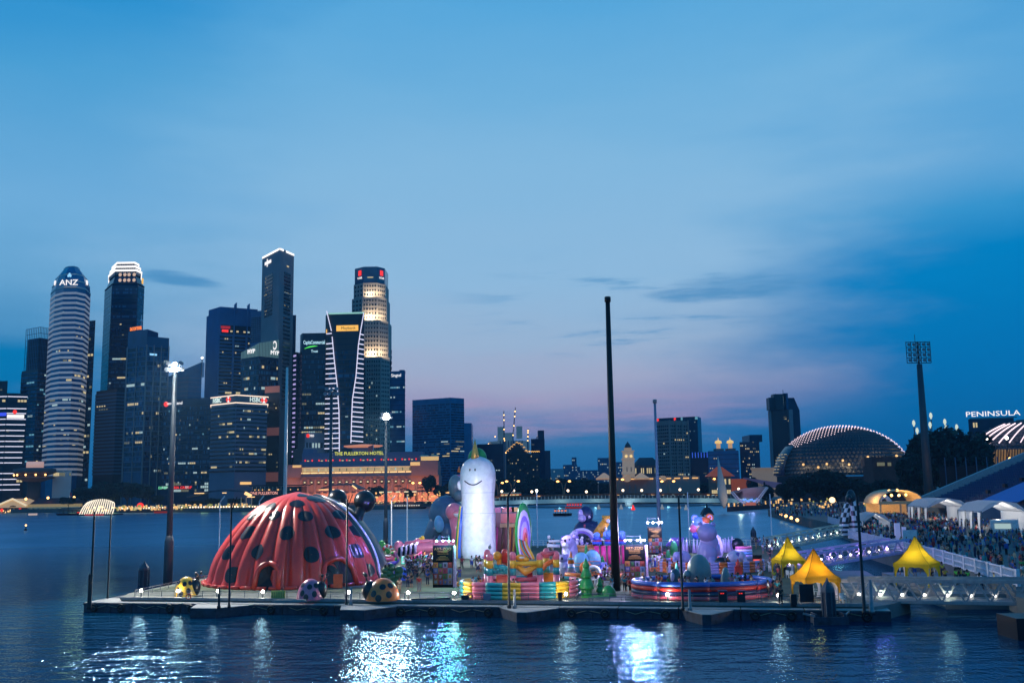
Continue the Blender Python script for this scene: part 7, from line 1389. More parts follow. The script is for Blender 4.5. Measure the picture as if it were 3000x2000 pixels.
animal('white_arch', 'half round white tube arch framing a lilac bear toy', 1705, 165, [('tube', 'lilacw', [('o', 1705, 0, 1585, 38, 5, 0, PI)]), ('inner_tube', 'violet', [('o', 1705, -3, 1585, 30, 3.4, 0, PI)]), ('toy', 'lav', [('e', 1690, -6, 1556, 6, 5, 8), ('e', 1690, -8, 1548, 4, 4, 4)])])
animal('bee_hive', 'pair of orange and blue striped hive domes behind the front fir', 1718, 122, [('hive_body', 'sky', [('e', 1702, 0, 1640, 24, 22, 30), ('e', 1735, 8, 1636, 24, 22, 32)])]+[('stripe', 'orange', [('e', 1702, 0, 1622+9*k, (16, 22.6, 24.6, 24.2)[k], (16, 22.6, 24.6, 24.2)[k]*.93, 2.6), ('e', 1735, 8, 1616+10*k, (17, 22.8, 24.8, 24.4)[k], (17, 22.8, 24.8, 24.4)[k]*.93, 2.8)]) for k in range(4)]+[('door', 'ink', [('e', 1702, -22, 1660, 7, 4, 9)]), ('lifebuoy', 'orange', [('o', 1713, -26, 1652, 13, 5)])])
animal('cone_turret', 'small candy striped cone turret with an arched entrance at the ring end', 1673, 114, [('arch', 'orange', [('o', 1672, 0, 1700, 19, 5, 0, PI)]), ('arch_foot', 'rose', [('t', [(1653, 0, 1716), (1653, 0, 1692)], 6), ('t', [(1691, 0, 1716), (1691, 0, 1692)], 6)]), ('arch_band', 'blue', [('e', 1660, 0, 1686, 6, 6, 6), ('e', 1684, 0, 1686, 6, 6, 6)]), ('turret', 'lilacw', [('t', [(1672, 0, 1666), (1672, 0, 1640)], [12, 8])]), ('cone', 'orange', [('t', [(1672, 0, 1642), (1672, 0, 1608)], [10, .8])]), ('cone_stripe', 'sky', [('t', [(1672, -.5, 1632), (1672, -.5, 1626)], [7.6, 6.2]), ('t', [(1672, -.5, 1655), (1672, -.5, 1650)], [11.2, 10.4])])])
animal('orange_pool', 'orange rimmed splash pool behind the candy ring', 1716, 118, [('rim', 'orange', [('t', [(1655, 0, 1672), (1700, -14, 1676), (1752, -6, 1668)], 7)]), ('wall', 'white', [('t', [(1655, 0, 1684), (1700, -12, 1690), (1752, -6, 1680)], 6)]), ('arch', 'white', [('o', 1735, -12, 1668, 16, 6, 0, PI)])])
animal('elephant_columns', 'row of blue and purple columns topped by grey baby elephants beside the black mast', 1795, 150, [('column', 'magenta', [('t', [(x, 0, 1650), (x, 0, 1592)], 8) for x in (1748, 1768, 1788, 1808, 1828)]), ('column_cap', 'blue', [('b', x, 0, 1584, 26, 18, 8) for x in (1750, 1786, 1820)]), ('cap_band', 'rose', [('b', x, 0, 1578, 25, 17, 3.5) for x in (1750, 1786, 1820)]), ('cap_top', 'blue', [('b', x, 0, 1572, 23, 16, 7) for x in (1750, 1786, 1820)]), ('elephant', 'sky', [('e', 1788, -4, 1558, 13, 11, 11), ('e', 1788, -12, 1562, 5, 6, 9), ('e', 1774, -4, 1560, 6, 4, 9), ('e', 1822, -4, 1560, 10, 9, 11), ('e', 1822, -12, 1566, 4, 5, 7), ('e', 1750, -2, 1562, 10, 8, 9)])])
animal('toy_pile', 'tangle of small white and purple soft toys in front of the gorilla', 1710, 158, [('toy', random.Random(k).choice(('lilacw', 'white', 'lav', 'violet', 'ink')), [('e', 1650+14*(k % 9)+random.Random(k).uniform(-4, 4), random.Random(k+50).uniform(-8, 8), 1588+random.Random(k+9).uniform(-14, 8), 6, 6, 8), ('e', 1650+14*(k % 9), -6, 1578+random.Random(k+9).uniform(-14, 8), 4, 4, 4)]) for k in range(18)])
animal('banana_boat', 'gold banana boat seats behind the seal', 1700, 150, [('boat', 'gold', [('t', [(1680, 0, 1604), (1710, -4, 1606), (1745, 0, 1600)], [5, 7, 5]), ('t', [(1676, 6, 1594), (1710, 4, 1596), (1745, 6, 1592)], [4, 5, 4])])])
animal('white_bench_slide', 'white low slide benches near the far railing right of the rainbow leaf', 1622, 172, [('bench', 'white', [('t', [(1604, 0, 1592), (1640, 0, 1594)], 5), ('t', [(1608, 8, 1580), (1644, 8, 1580)], 4)]), ('knob', 'white', [('e', 1609, 0, 1568, 5, 5, 6)])])
def fir(px, py, h, w, label, m='green', Y=None):
    I = Inf('inflatable_fir', label, px, py, Y=Y, group='inflatable fir trees'); tr = h*.24; I.part('trunk', m, [('l', [(w*.32, 0), (w*.34, tr*1.1)], (0, 0, 0), 16)])
    for k, (a, b_, w0, w1) in enumerate(((.20, .58, 1., .42), (.50, .82, .72, .24), (.76, 1.0, .44, .03))): I.part('tier', m, [('l', [(w*.25, h*a+h*.02), (w*w0*.5*.94, h*a), (w*w0*.5, h*(a+.035)), (w*w0*.45, h*(a+.09)), (w*w1*.5, h*b_)], (0, 0, 0), 22)])
fir(1719, 1746, 108, 46, 'largest green inflatable fir standing at the platform front beside the black mast'); fir(1758, 1742, 52, 24, 'small green inflatable fir at the foot of the black mast'); fir(1717, 1660, 74, 22, 'green inflatable fir standing behind the striped hives', Y=140); fir(1980, 1690, 62, 22, 'green snow edged fir before the tusked toy ring', 'aqua', Y=118); fir(1764, 1650, 44, 22, 'round green bush fir by the elephant columns', 'green', Y=138)
I = Inf('green_mound', 'smooth green mound at the base of the black mast', 1784, 1744); I.part('mound', 'green', [('e', 0, 4, 0, 22, 18, 30)]); I = Inf('green_mat', 'bright green low mat under the front fir', 1745, 1748); I.part('mat', 'leaf', [('b', 0, 8, 2, 80, 22, 5)], smooth=False)
I = Inf('toy_vending_box', 'lilac box stall printed with little squares behind the small fir', 1768, 1690, cat='stall'); I.part('box', mat('stall_lilac', (150, 150, 220), .6), [('b', 0, 6, 22, 24, 12, 40)], smooth=False)
for k in range(6): I.part('print_square', v(('rose', 'blue', 'white')[k % 3]), [('b', -6+12*(k % 2), -.4, 8+12*(k//2), 8, .8, 8)], smooth=False)

# --- bears
animal('purple_bear', 'tall shiny purple bear standing with its back to the front', 2072, 137, [('body', 'lav', [('e', 2072, 4, 1618, 30, 26, 42), ('e', 2080, 6, 1585, 26, 22, 30)]), ('head', 'lav', [('e', 2073, -2, 1556, 29, 27, 27)]), ('ear', 'lav', [('e', 2055, 0, 1531, 7, 6, 7), ('e', 2091, 0, 1532, 8, 6, 8)]), ('leg', 'lav', [('t', [(2050, -6, 1630), (2040, -14, 1650), (2030, -20, 1652)], [13, 11, 8])]), ('leg', 'lav', [('t', [(2078, -10, 1626), (2083, -20, 1650), (2084, -22, 1676)], [14, 11, 9])]), ('arm', 'lav', [('t', [(2098, 0, 1590), (2104, -4, 1620)], [9, 7])])])
animal('colour_bear', 'patchwork rainbow bear head with round swirl ears behind the purple bear', 2060, 152, [('head', 'white', [('e', 2060, 4, 1540, 33, 28, 30)]), ('patch', 'sky', [('e', 2048, -8, 1526, 16, 14, 16)]), ('patch', 'orange', [('e', 2068, -8, 1522, 14, 14, 12)]), ('patch', 'green', [('e', 2080, -4, 1532, 13, 14, 14)]), ('patch', 'pink', [('e', 2036, -4, 1544, 14, 14, 13)]), ('patch', 'amber', [('e', 2052, -16, 1548, 13, 12, 14)]), ('patch', 'blue', [('e', 2040, -6, 1562, 12, 12, 12)]), ('ear', 'sky', [('e', 2039, 0, 1514, 11, 5, 11)]), ('ear_swirl', 'white', [('o', 2039, -5, 1514, 6, 1.2), ('o', 2082, -5, 1513, 6, 1.2)]), ('ear', 'orange', [('e', 2082, 0, 1513, 12, 5, 12)]), ('body', 'lilacw', [('e', 2085, 10, 1600, 36, 26, 46)])])
for px, Y, lb, c in ((2000, 135, 'lilac tusked elephant toy at the left inside the striped ring', 'lav'), (2150, 136, 'glossy grey lilac elephant toy at the right inside the striped ring', 'lilacw')):
    d_ = 1 if px < 2050 else -1
    animal('elephant_toy', lb, px, Y, [('body', c, [('e', px, 0, 1630, 24, 20, 24), ('t', [(px-14, -6, 1640), (px-16, -8, 1668)], [8, 7]), ('t', [(px+14, -6, 1640), (px+15, -8, 1668)], [8, 7])]), ('head', c, [('e', px-18*d_, -8, 1622, 13, 12, 14), ('t', [(px-26*d_, -14, 1626), (px-32*d_, -18, 1648)], [6, 3.5])]), ('ear', 'violet', [('e', px-8*d_, -14, 1622, 9, 3, 12)]), ('tusk', 'white', [('t', [(px-22*d_, -18, 1632), (px-30*d_, -22, 1640)], [2.4, .6])])])
animal('dark_beast_toy', 'dark toy beast crouching between the two elephant toys', 2112, 133, [('body', 'ink', [('e', 2115, 0, 1640, 24, 16, 17), ('e', 2098, -6, 1652, 10, 9, 10)]), ('ball', 'lav', [('e', 2103, -18, 1644, 6, 6, 8)])])
animal('cactus', 'green saguaro cactus at the left edge of the striped ring', 1974, 142, [('stem', 'green', [('e', 1974, 0, 1602, 11, 10, 24), ('e', 1957, 2, 1620, 7, 7, 16)])])
animal('silver_spires', 'row of silvery crumpled spires behind the bears', 2060, 160, [('spire', 'lilacw' if k % 3 else 'steelb', [('t', [(1992+10*k, 0, 1612), (1994+10*k, 0, 1575-4*(k % 3))], [6, .8])]) for k in range(15)]+[('fan', 'violet', [('t', [(1955+8*k, 6, 1592), (1975+8*k, 6, 1568)], 2.6) for k in range(5)])])
animal('scale_dragon', 'striped purple scaled back and black hump at the far edge right of the bears', 2160, 162, [('scale', 'lav' if k % 2 else 'white', [('t', [(2105+8*k, 0, 1608), (2104+8*k, 0, 1572)], [5, 2])]) for k in range(7)]+[('hump', 'ink', [('e', 2160, 4, 1590, 20, 14, 20)]), ('cone', 'white', [('t', [(2146, 0, 1576), (2146, 0, 1564)], [4, 1])])])
animal('soft_serve_wall', 'pink white and blue striped low wall right of the elephant toys', 2175, 146, [('wall', c, [('b', 2178, 0, 1598+8*k, 46, 14, 8)]) for k, c in enumerate(('pink', 'white', 'sky', 'lilacw', 'pink'))])
I = Inf('lit_sign', 'salmon glowing low sign panel at the right of the striped ring', 2217, 1640, Y=134., cat='sign'); I.part('panel', glow('salmon', (255, 100, 96), .95), [('b', 0, -1, 24, 24, 1, 20)], smooth=False); I.part('frame', M_dark, [('b', 0, 1, 23, 26, 2, 46)], smooth=False)
I = Inf('traffic_cone', 'red road cone toy by the salmon sign', 2160, 1655, Y=129., cat='cone'); I.part('cone', 'rred', [('l', [(9, 24), (7, 27), (1, 46)], (0, 0, 0), 14)]); I.part('base', 'rred', [('b', 0, 0, 12, 20, 12, 24)], smooth=False)
# grey dome pool toys
animal('grey_dome', 'large smooth grey green dome rising from the red and blue ring pool', 2046, 108, [('dome', 'grey', [('e', 2046, 6, 1672, 36, 32, 56)]), ('arm', 'grey', [('t', [(2015, -4, 1670), (2000, -10, 1678)], [12, 8])])])
r = random.Random(11)
for k, (px, py, w, h, c, lb) in enumerate(((1975, 1690, 17, 34, 'steelb', 'dark rounded rock toy at left in the ring pool'), (1960, 1712, 10, 22, 'navy', 'small navy rock toy near the left rim of the ring pool'), (2004, 1716, 14, 24, 'steelb', 'grey rock toy before the big dome'), (2040, 1724, 16, 18, 'navy', 'low navy rock toy in front of the big dome'), (2074, 1706, 20, 26, 'steelb', 'bumpy grey toy right of the big dome'),
        (2122, 1698, 15, 46, 'grey', 'tall grey egg toy at the right of the ring pool'), (2116, 1722, 18, 22, 'navy', 'navy toy below the tall egg in the ring pool'), (2168, 1722, 14, 20, 'navy', 'round navy ball toy at the right rim of the ring pool'), (1880, 1702, 16, 22, 'lav', 'small lilac arch toy at the far left rim of the ring pool'), (2084, 1728, 10, 12, 'lilacw', 'pale low ball toy at the front rim of the ring pool'), (1995, 1728, 10, 12, 'white', 'white low ball toy at the front rim of the ring pool'))):
    animal('rock_toy', lb, px, 105+r.uniform(-1, 2), [('body', c, [('e', px, 0, py, w, w*.9, h)]), ('knob', 'lilacw' if k % 3 == 0 else c, [('e', px-w*.5, -w*.5, py-h*.3, w*.4, w*.4, h*.4)])])
I = Inf('info_screen', 'small glowing blue information board behind the ring pool', 2178, 1690, Y=112., cat='sign'); I.part('screen', glow('screen_lav', (150, 160, 240), .9), [('b', 0, -1, 18, 30, 1, 18)], smooth=False); I.part('stand', M_dark, [('b', 0, 1, 13, 32, 2, 30)], smooth=False)
for k in range(3): I.part('print_line', M_white, [('b', -3, -2, 12+5*k, 18-3*k, .6, 2)], smooth=False)

# --- poster towers with stage lights
pal = ['amber', 'navy', 'lav', 'red', 'blue', 'gold', 'magenta', 'sky', 'red', 'brown', 'green', 'lilacw', 'gold', 'red', 'blue', 'lav']
sg = {c: mat('poster_'+c, tuple(int(x*.55) for x in VC[c]), .6, var=.1) for c in set(pal)}
def poster_tower(px0, px1, pt, pb, Y, label, lights, kk=1., side=True):
    cxp_ = (px0+px1)/2; I = Inf('poster_tower', label, cxp_, 0, Y=Y, cat='poster tower', group='black poster towers with stage lights', rz=-.08); hz = 1448-cxp_*.015; zf = lambda q_: (EYE-(q_-hz)*I.s-DECK)/I.s; w = px1-px0; H_ = zf(pt); hb = H_*.60
    I.part('frame', mat('poster_black', (6, 9, 16), .95, spec=.05), [('b', 0, 8, H_/2, w, 14, H_)], smooth=False)
    if side: I.part('side_wrap', mat('side_wrap', (196, 160, 206), .6, var=.3, scale=6), [('b', w/2+4, 10, H_/2, 8, 12, H_*.98)], smooth=False)
    cw = w*.96/4
    for k in range(16):
        c = I.part('picture_tile', sg[pal[k]], [('b', -w*.48+cw*(k % 4+.5), 0.2, hb-(hb-H_*.07)*(k//4+.5)/4, cw*.97, 1, (hb-H_*.07)/4*.97)], smooth=False)
        rk = random.Random(k+int(px0)); I.part('motif', sg[pal[(k*7+3) % 16]], [('e', -w*.48+cw*(k % 4+.5), -.4, hb-(hb-H_*.07)*(k//4+.5)/4-cw*.08, cw*rk.uniform(.18, .3), .4, cw*rk.uniform(.2, .36)), ('e', -w*.48+cw*(k % 4+.5)-cw*.15, -.4, hb-(hb-H_*.07)*(k//4+.5)/4+cw*.2, cw*.1, .3, cw*.13), ('e', -w*.48+cw*(k % 4+.5)+cw*.15, -.4, hb-(hb-H_*.07)*(k//4+.5)/4+cw*.2, cw*.1, .3, cw*.13)], c, True)
    tm = mat('poster_gold', (200, 160, 90), .6); ss_ = I.s
    text('ART-ZOO', w*.145*ss_*1.3, tm, I.t, (0, .2*ss_, (H_-H_*.085)*ss_), 0, 'poster_title')
    for k, (yy, ww) in enumerate(((.14, .58), (.165, .5), (.20, .55), (.26, .3), (.29, .5), (.32, .62), (.345, .66))): I.part('poster_line', tm, [('b', 0, .3, H_*(1-yy), w*ww, .6, 1.1)], smooth=False)
    tr = I.part('truss', M_black, [('b', x, 6, H_+14, 1.4, 1.4, 28) for x in (-w*.49, w*.3)]+[('b', -w*.1, 6, H_+14+10*k, w*.82, 1.2, 1.2) for k in (0, 1)], smooth=False)
    for x, c, p in lights:
        hd = I.part('stage_lamp', M_dark, [('l', [(2.2, -3), (3.4, 1)], (x*w, 0, H_+13), 12)]); m_ = mat('stage_%d_%d_%d' % c, (20, 20, 20), emit=c, es=14., sample=False); I.part('lens', m_, [('e', x*w, -3, H_+13, 3.1, 1.6, 3.1)], hd)
        if p: lamp('stage_light', 'POINT', (x*w*I.s, -8*I.s, (H_+13)*I.s), p, c, .22, I.t)
    return I
poster_tower(1268, 1326, 1592, 1702, 118.5, 'black poster tower with teal and violet stage lamps next to the white unicorn', ((-.3, (120, 255, 220), 0), (0.02, (190, 180, 255), 1300), (.32, (110, 255, 200), 900), (.54, (200, 190, 255), 0)))
poster_tower(1829, 1888, 1590, 1702, 118, 'black poster tower with dazzling violet lamps just right of the black mast', ((-.44, (225, 210, 255), 0), (-.2, (215, 200, 255), 2400), (.15, (215, 200, 255), 0), (.36, (225, 215, 255), 2600), (.5, (215, 200, 255), 0)))
poster_tower(1900, 1940, 1540, 1625, 168, 'white framed poster tower farther back with a row of bright lamps', ((-.5, (225, 215, 255), 0), (-.12, (225, 215, 255), 2600), (.3, (230, 220, 255), 3800), (.5, (225, 215, 255), 0)), side=False)
for (px, py, Y, p, c) in ((1320, 1640, 152, 1000, (90, 255, 215)), (1462, 1560, 150, 2600, (205, 190, 255)), (1330, 1500, 146, 4200, (240, 236, 255)), (1700, 1560, 140, 5200, (170, 130, 255)), (2010, 1560, 140, 7000, (170, 140, 255)), (2130, 1560, 140, 5200, (170, 140, 255)), (1230, 1560, 150, 5200, (236, 220, 255)), (1540, 1590, 100, 1500, (255, 240, 230)), (1100, 1600, 122, 1700, (150, 140, 255)), (1600, 1560, 130, 4600, (200, 180, 255)), (2190, 1570, 150, 4200, (180, 160, 255)), (1880, 1600, 120, 2600, (150, 120, 255)), (1190, 1590, 128, 2600, (120, 110, 255))):
    q = P(px, py, Y); lamp('fair_flood', 'SPOT', q+Vector((0, 0, 3)), p*(1.9 if py in (1640, 1500) or px == 1462 else .9), c, .3, None, (q.x+(P(1390, 1500, 168).x-q.x)*(.8 if py in (1640, 1500) else 0)-(12 if px == 1190 else 0), q.y+(8 if px != 1190 else 2), 3 if py not in (1640, 1500) else 8), 130)

# --- deck furniture
for (px, py, w, h, lb, m) in ((2364, 1768, 40, 50, 'dark square notice board on the deck before the orange tent', M_black), (2326, 1776, 17, 36, 'narrow dark utility cabinet beside the notice board', M_dark), (1363, 1757, 22, 14, 'low dark equipment case by the rail left of the candy ring', M_black), (1427, 1758, 22, 20, 'grey rubbish bin box behind the rail before the candy ring', M_spand), (1641, 1758, 12, 24, 'slim dark speaker box at the rail before the candy ring', M_black)):
    I = Inf('notice_board' if w > 30 else 'equipment_case', lb, px, py, cat='board' if w > 30 else 'box'); I.part('panel', m, [('b', 0, 0, h*.5+(6 if w > 30 else 0), w, 4 if w > 30 else 8, h)], smooth=False); I.part('foot', M_steel, [('b', -w*.4, 0, 3, 2, 8, 6), ('b', w*.4, 0, 3, 2, 8, 6)], smooth=False)
for px, lb in ((2118, 'left of two dark ticket stands with red lit buttons before the ring pool'), (2172, 'right of two dark ticket stands with red lit buttons before the ring pool')):
    I = Inf('ticket_stand', lb, px, 1764, cat='stand'); I.part('cabinet', M_black, [('b', 0, 0, 18, 22, 9, 30)], smooth=False); I.part('top', M_spand, [('b', 0, 0, 34, 26, 11, 2)], smooth=False); I.part('button', M_red, [('b', -5, -5, 27, 4, 1, 2.4), ('b', 1, -5, 27, 4, 1, 2.4)], smooth=False); I.part('leg', M_dark, [('b', -9, 0, 2, 2, 8, 4), ('b', 9, 0, 2, 2, 8, 4)], smooth=False)
I = Inf('lifebuoy', 'red and white lifebuoy hanging on the rail beside the candy ring', 1376, 1757, cat='lifebuoy'); I.part('ring', 'rose', [('o', (0, 0, 11), 8, 2, 'x')]); I.part('hanger', M_steel, [('b', 0, 1, 8, 1.5, 1, 16)], smooth=False)
I = Inf('lifebuoy', 'red lifebuoy hanging on the rail before the yellow ladybird', 552, 1757, cat='lifebuoy'); I.part('ring', 'red', [('o', (0, 0, 11), 7, 1.8, 'x')]); I.part('hanger', M_steel, [('b', 0, 1, 8, 1.5, 1, 16)], smooth=False)
for px, py, lb, w in ((1262, 1757, 'long low dark ramp plate along the rail before the open paving', 110), (850, 1762, 'sloping boarding ramp plate in front of the pink ladybird', 90)):
    I = Inf('boarding_ramp', lb, px, py, cat='ramp'); I.part('plate', M_black if w > 100 else M_top, [('b', 0, 0, 4, w, 8, 6)], smooth=False); I.part('lip', M_steel, [('b', 0, -5, 2, w*1.1, 3, 3)], smooth=False)
I = Inf('access_stair', 'low flight of steel steps with handrails at the foot of the black mast', 1800, 1772, z=.95, cat='stairs'); I.part('handrail', M_steel, [('t', [(-90, -3, 2), (-72, -3, 24), (70, -3, 24), (96, -3, 4)], 1.1, 6)])
for k in range(8): I.part('step', M_top, [('b', -56+17*k, 2, 7+3*(k % 2), 15, 12, 2)], smooth=False)
for x in (-72, -30, 20, 70): I.part('post', M_steel, [('b', x, -3, 12, 1.6, 1.6, 24)], smooth=False)
# chairs
ch = None
def chair(px, py, rz, lb, z=DECK):
    global ch
    q = G(px, py, z)
    if ch is None:
        ch = thing('plastic_chair', lb, 'chair', q, rz, 'white plastic chairs at the tents'); m = mat('chair_white', (222, 222, 216), .5)
        mb = MB(); mb.box((0, 0, .43), (.46, .46, .05)); mb.build('seat', m, ch); mb = MB(); mb.box((0, .22, .72), (.46, .05, .5)); mb.build('backrest', m, ch)
        for a, b_ in ((-.2, -.2), (.2, -.2), (-.2, .2), (.2, .2)): mb = MB(); mb.box((a, b_, .21), (.05, .05, .42)); mb.build('leg', m, ch)
        for a in (-.24, .24): mb = MB(); mb.box((a, 0, .63), (.05, .44, .04)); mb.build('armrest', m, ch)
        return ch
    return dup(ch, None, q, rz, lb)
chair(2311, 1692, 2.2, 'white plastic chair under the small yellow tent, farther one'); chair(2323, 1694, 2.4, 'white plastic chair under the small yellow tent, nearer one'); chair(2470, 1766, .3, 'white plastic chair at the rail by the truss gangway start'); chair(2386, 1742, .6, 'white plastic chair half hidden by the dark notice board')
# ------------------------------------------------------------------ people
M_skin = mat('skin', (150, 104, 82), .6, var=0); M_shirt = tint('cloth'); M_hair = mat('hair', (20, 16, 16), .6, var=0)
def skin_mesh(name, verts, edges, rad, mats, sub=1):
    me = bpy.data.meshes.new(name); me.from_pydata(verts, edges, []); o = bpy.data.objects.new(name, me); C.objects.link(o)
    o.modifiers.new('s', 'SKIN')
    for i, r_ in enumerate(rad): me.skin_vertices[0].data[i].radius = (r_, r_) if not isinstance(r_, tuple) else r_
    me.skin_vertices[0].data[0].use_root = True
    if sub: m_ = o.modifiers.new('b', 'SUBSURF'); m_.levels = sub
    dg = bpy.context.evaluated_depsgraph_get(); out = bpy.data.meshes.new_from_object(o.evaluated_get(dg)); bpy.data.objects.remove(o)
    out.name = name; out.materials.clear(); out.materials.append(mats)
    for p in out.polygons: p.use_smooth = True
    return out
def pose(k):
    # joints: pelvis, chest, neck, head, (shoulder, elbow, wrist, hand) x2, (hip, knee, ankle, toe) x2
    A = {'stand': (((-.20, 0, 1.40), (-.25, .02, 1.12), (-.24, -.06, .88), (-.23, -.10, .78)), ((.20, 0, 1.40), (.25, .02, 1.12), (.25, -.05, .88), (.24, -.09, .78)), ((-.10, 0, .92), (-.11, -.01, .50), (-.12, .02, .09), (-.13, -.14, .04)), ((.10, 0, .92), (.11, -.01, .50), (.12, .02, .09), (.13, -.14, .04))),
         'walk': (((-.20, 0, 1.40), (-.25, .14, 1.15), (-.24, .10, .90), (-.24, .06, .80)), ((.20, 0, 1.40), (.25, -.12, 1.15), (.24, -.28, .95), (.23, -.34, .88)), ((-.10, 0, .92), (-.11, -.20, .53), (-.12, -.26, .10), (-.12, -.42, .07)), ((.10, 0, .92), (.11, .08, .50), (.12, .38, .16), (.12, .30, .05))),
         'photo': (((-.20, 0, 1.40), (-.30, -.20, 1.26), (-.12, -.36, 1.50), (-.06, -.38, 1.58)), ((.20, 0, 1.40), (.30, -.20, 1.26), (.12, -.36, 1.50), (.06, -.38, 1.58)), ((-.10, 0, .92), (-.14, -.01, .50), (-.18, .02, .09), (-.19, -.14, .04)), ((.10, 0, .92), (.12, -.01, .50), (.14, .02, .09), (.15, -.14, .04))),
         'hips': (((-.20, 0, 1.40), (-.42, .06, 1.16), (-.20, -.02, .98), (-.14, -.05, .97)), ((.20, 0, 1.40), (.25, .02, 1.12), (.25, -.05, .88), (.24, -.09, .78)), ((-.10, 0, .92), (-.11, -.02, .50), (-.14, .02, .09), (-.15, -.14, .04)), ((.10, 0, .92), (.16, -.03, .50), (.22, .02, .09), (.24, -.13, .04))),
         'wave': (((-.20, 0, 1.40), (-.36, -.02, 1.56), (-.34, -.08, 1.80), (-.33, -.10, 1.90)), ((.20, 0, 1.40), (.25, .02, 1.12), (.25, -.05, .88), (.24, -.09, .78)), ((-.10, 0, .92), (-.11, -.05, .50), (-.12, .04, .09), (-.13, -.12, .04)), ((.10, 0, .92), (.11, .04, .50), (.12, .10, .09), (.13, -.06, .04)))}[k]
    V = [(0, 0, .98), (0, .01, 1.22), (0, 0, 1.40), (0, -.01, 1.50), (0, -.03, 1.62), (0, -.03, 1.72)]; E = [(0, 1), (1, 2), (2, 3), (3, 4), (4, 5)]; Rr = [.13, (.15, .11), (.15, .10), .052, .095, .07]
    for s_ in (0, 1):
        b_ = len(V); V += A[s_]; E += [(2, b_), (b_, b_+1), (b_+1, b_+2), (b_+2, b_+3)]; Rr += [.062, .045, .032, .036]
    for s_ in (2, 3):
        b_ = len(V); V += A[s_]; E += [(0, b_), (b_, b_+1), (b_+1, b_+2), (b_+2, b_+3)]; Rr += [.088, .06, .042, .04]
    body = skin_mesh('person', V, E, Rr, M_skin)
    sh = [(0, 0, .95), (0, .01, 1.22), (0, 0, 1.41)]; se = [(0, 1), (1, 2)]; sr = [(.16, .13), (.172, .132), (.16, .115)]
    for s_ in (0, 1):
        b_ = len(sh); m_ = tuple((A[s_][0][i]*.35+A[s_][1][i]*.65) for i in range(3)); sh += [A[s_][0], m_]; se += [(2, b_), (b_, b_+1)]; sr += [.082, .068]
    shirt = skin_mesh('shirt', sh, se, sr, M_shirt)
    out = []
    for long_ in (0, 1):
        tv = [(0, 0, .99)]; te = []; tr = [(.15, .125)]
        for s_ in (2, 3):
            b_ = len(tv); h_, k_, a_ = A[s_][0], A[s_][1], A[s_][2]; low = a_ if long_ else tuple(k_[i]*.9+a_[i]*.1 for i in range(3)); tv += [h_, tuple((h_[i]+k_[i])/2 for i in range(3)), k_ if long_ else low]; te += [(0, b_), (b_, b_+1), (b_+1, b_+2)]; tr += [.105, .094, .08]
            if long_: tv += [tuple(a_[i]+(0, 0, .05)[i] for i in range(3))]; te += [(b_+2, b_+3)]; tr += [.064]
        out.append(skin_mesh('trousers' if long_ else 'shorts', tv, te, tr, M_shirt))
    return body, shirt, out
POSES = {k: pose(k) for k in ('stand', 'walk', 'photo', 'hips', 'wave')}
hm = MB(); hm.ell((0, .012, 1.665), (.105, .118, .115), 12, 7); hm.v = [p if not (p[1] < -.05 and p[2] < 1.69) else (p[0]*.8, p[1]*.3, p[2]+.03) for p in hm.v]; HAIR = hm.mesh('hair', M_hair, True)
hm = MB(); hm.ell((0, .012, 1.665), (.108, .12, .118), 12, 7); hm.tube([(0, .09, 1.62), (0, .10, 1.40)], [.09, .06], 8); HAIRL = hm.mesh('hair', M_hair, True)
fm = MB(); fm.ell((-.035, -.115, 1.645), (.012, .01, .012), 6, 4); fm.ell((.035, -.115, 1.645), (.012, .01, .012), 6, 4); fm.box((0, -.118, 1.575), (.05, .012, .012)); FACE = fm.mesh('face', mat('face_ink', (40, 24, 24)))
COL = dict(white=(226, 226, 232), black=(22, 24, 30), navy=(26, 36, 70), red=(170, 40, 44), blue=(50, 90, 170), teal=(40, 140, 150), pink=(220, 130, 160), grey=(120, 124, 132), yellow=(226, 200, 70), green=(60, 150, 80), orange=(220, 120, 60), lime=(150, 240, 90), beige=(190, 170, 140), purple=(110, 80, 160))
cnt = [0]; seen = {}
def person(x, y, z, rz, where, rr, top=None, bot=None, ps=None, group='visitors', sc=None):
    top0, bot0 = top, bot; ps = ps or rr.choices(('stand', 'walk', 'photo', 'hips', 'wave'), (5, 4, 2, 2, 1))[0]
    top = top or rr.choice(('white', 'white', 'white', 'black', 'navy', 'grey', 'blue', 'pink', 'red', 'teal', 'beige', 'purple', 'yellow', 'green', 'orange')); bot = bot or rr.choice(('black', 'navy', 'grey', 'blue', 'beige', 'black', 'navy', 'white')); lg = rr.random() < .55; hl = rr.random() < .45
    if not (top0 and bot0):
        for _ in range(40):
            if (top, bot, ps, lg, where) not in seen: break
            top = top0 or rr.choice(list(COL)); bot = bot0 or rr.choice(('black', 'navy', 'grey', 'blue', 'beige', 'white', 'green')); lg = rr.random() < .5
        seen[(top, bot, ps, lg, where)] = 1
    sc = sc or rr.uniform(.93, 1.08); body, shirt, tr = POSES[ps]
    o = put('person', body, None, (x, y, z), rz, sc); act = {'stand': 'standing', 'walk': 'walking', 'photo': 'photographing', 'hips': 'posing', 'wave': 'waving'}[ps]
    lab = f"{act} person, {top} top, {bot} {'trousers' if lg else 'shorts'}, {where}"; tag(o, lab, 'person', group); cnt[0] += 1
    a = put('shirt', shirt, o); a.color = lin(*COL[top]); b_ = put('trousers' if lg else 'shorts', tr[1 if lg else 0], o); b_.color = lin(*COL[bot]); put('hair', HAIRL if hl else HAIR, o); put('face', FACE, o); return o
rr = random.Random(21)
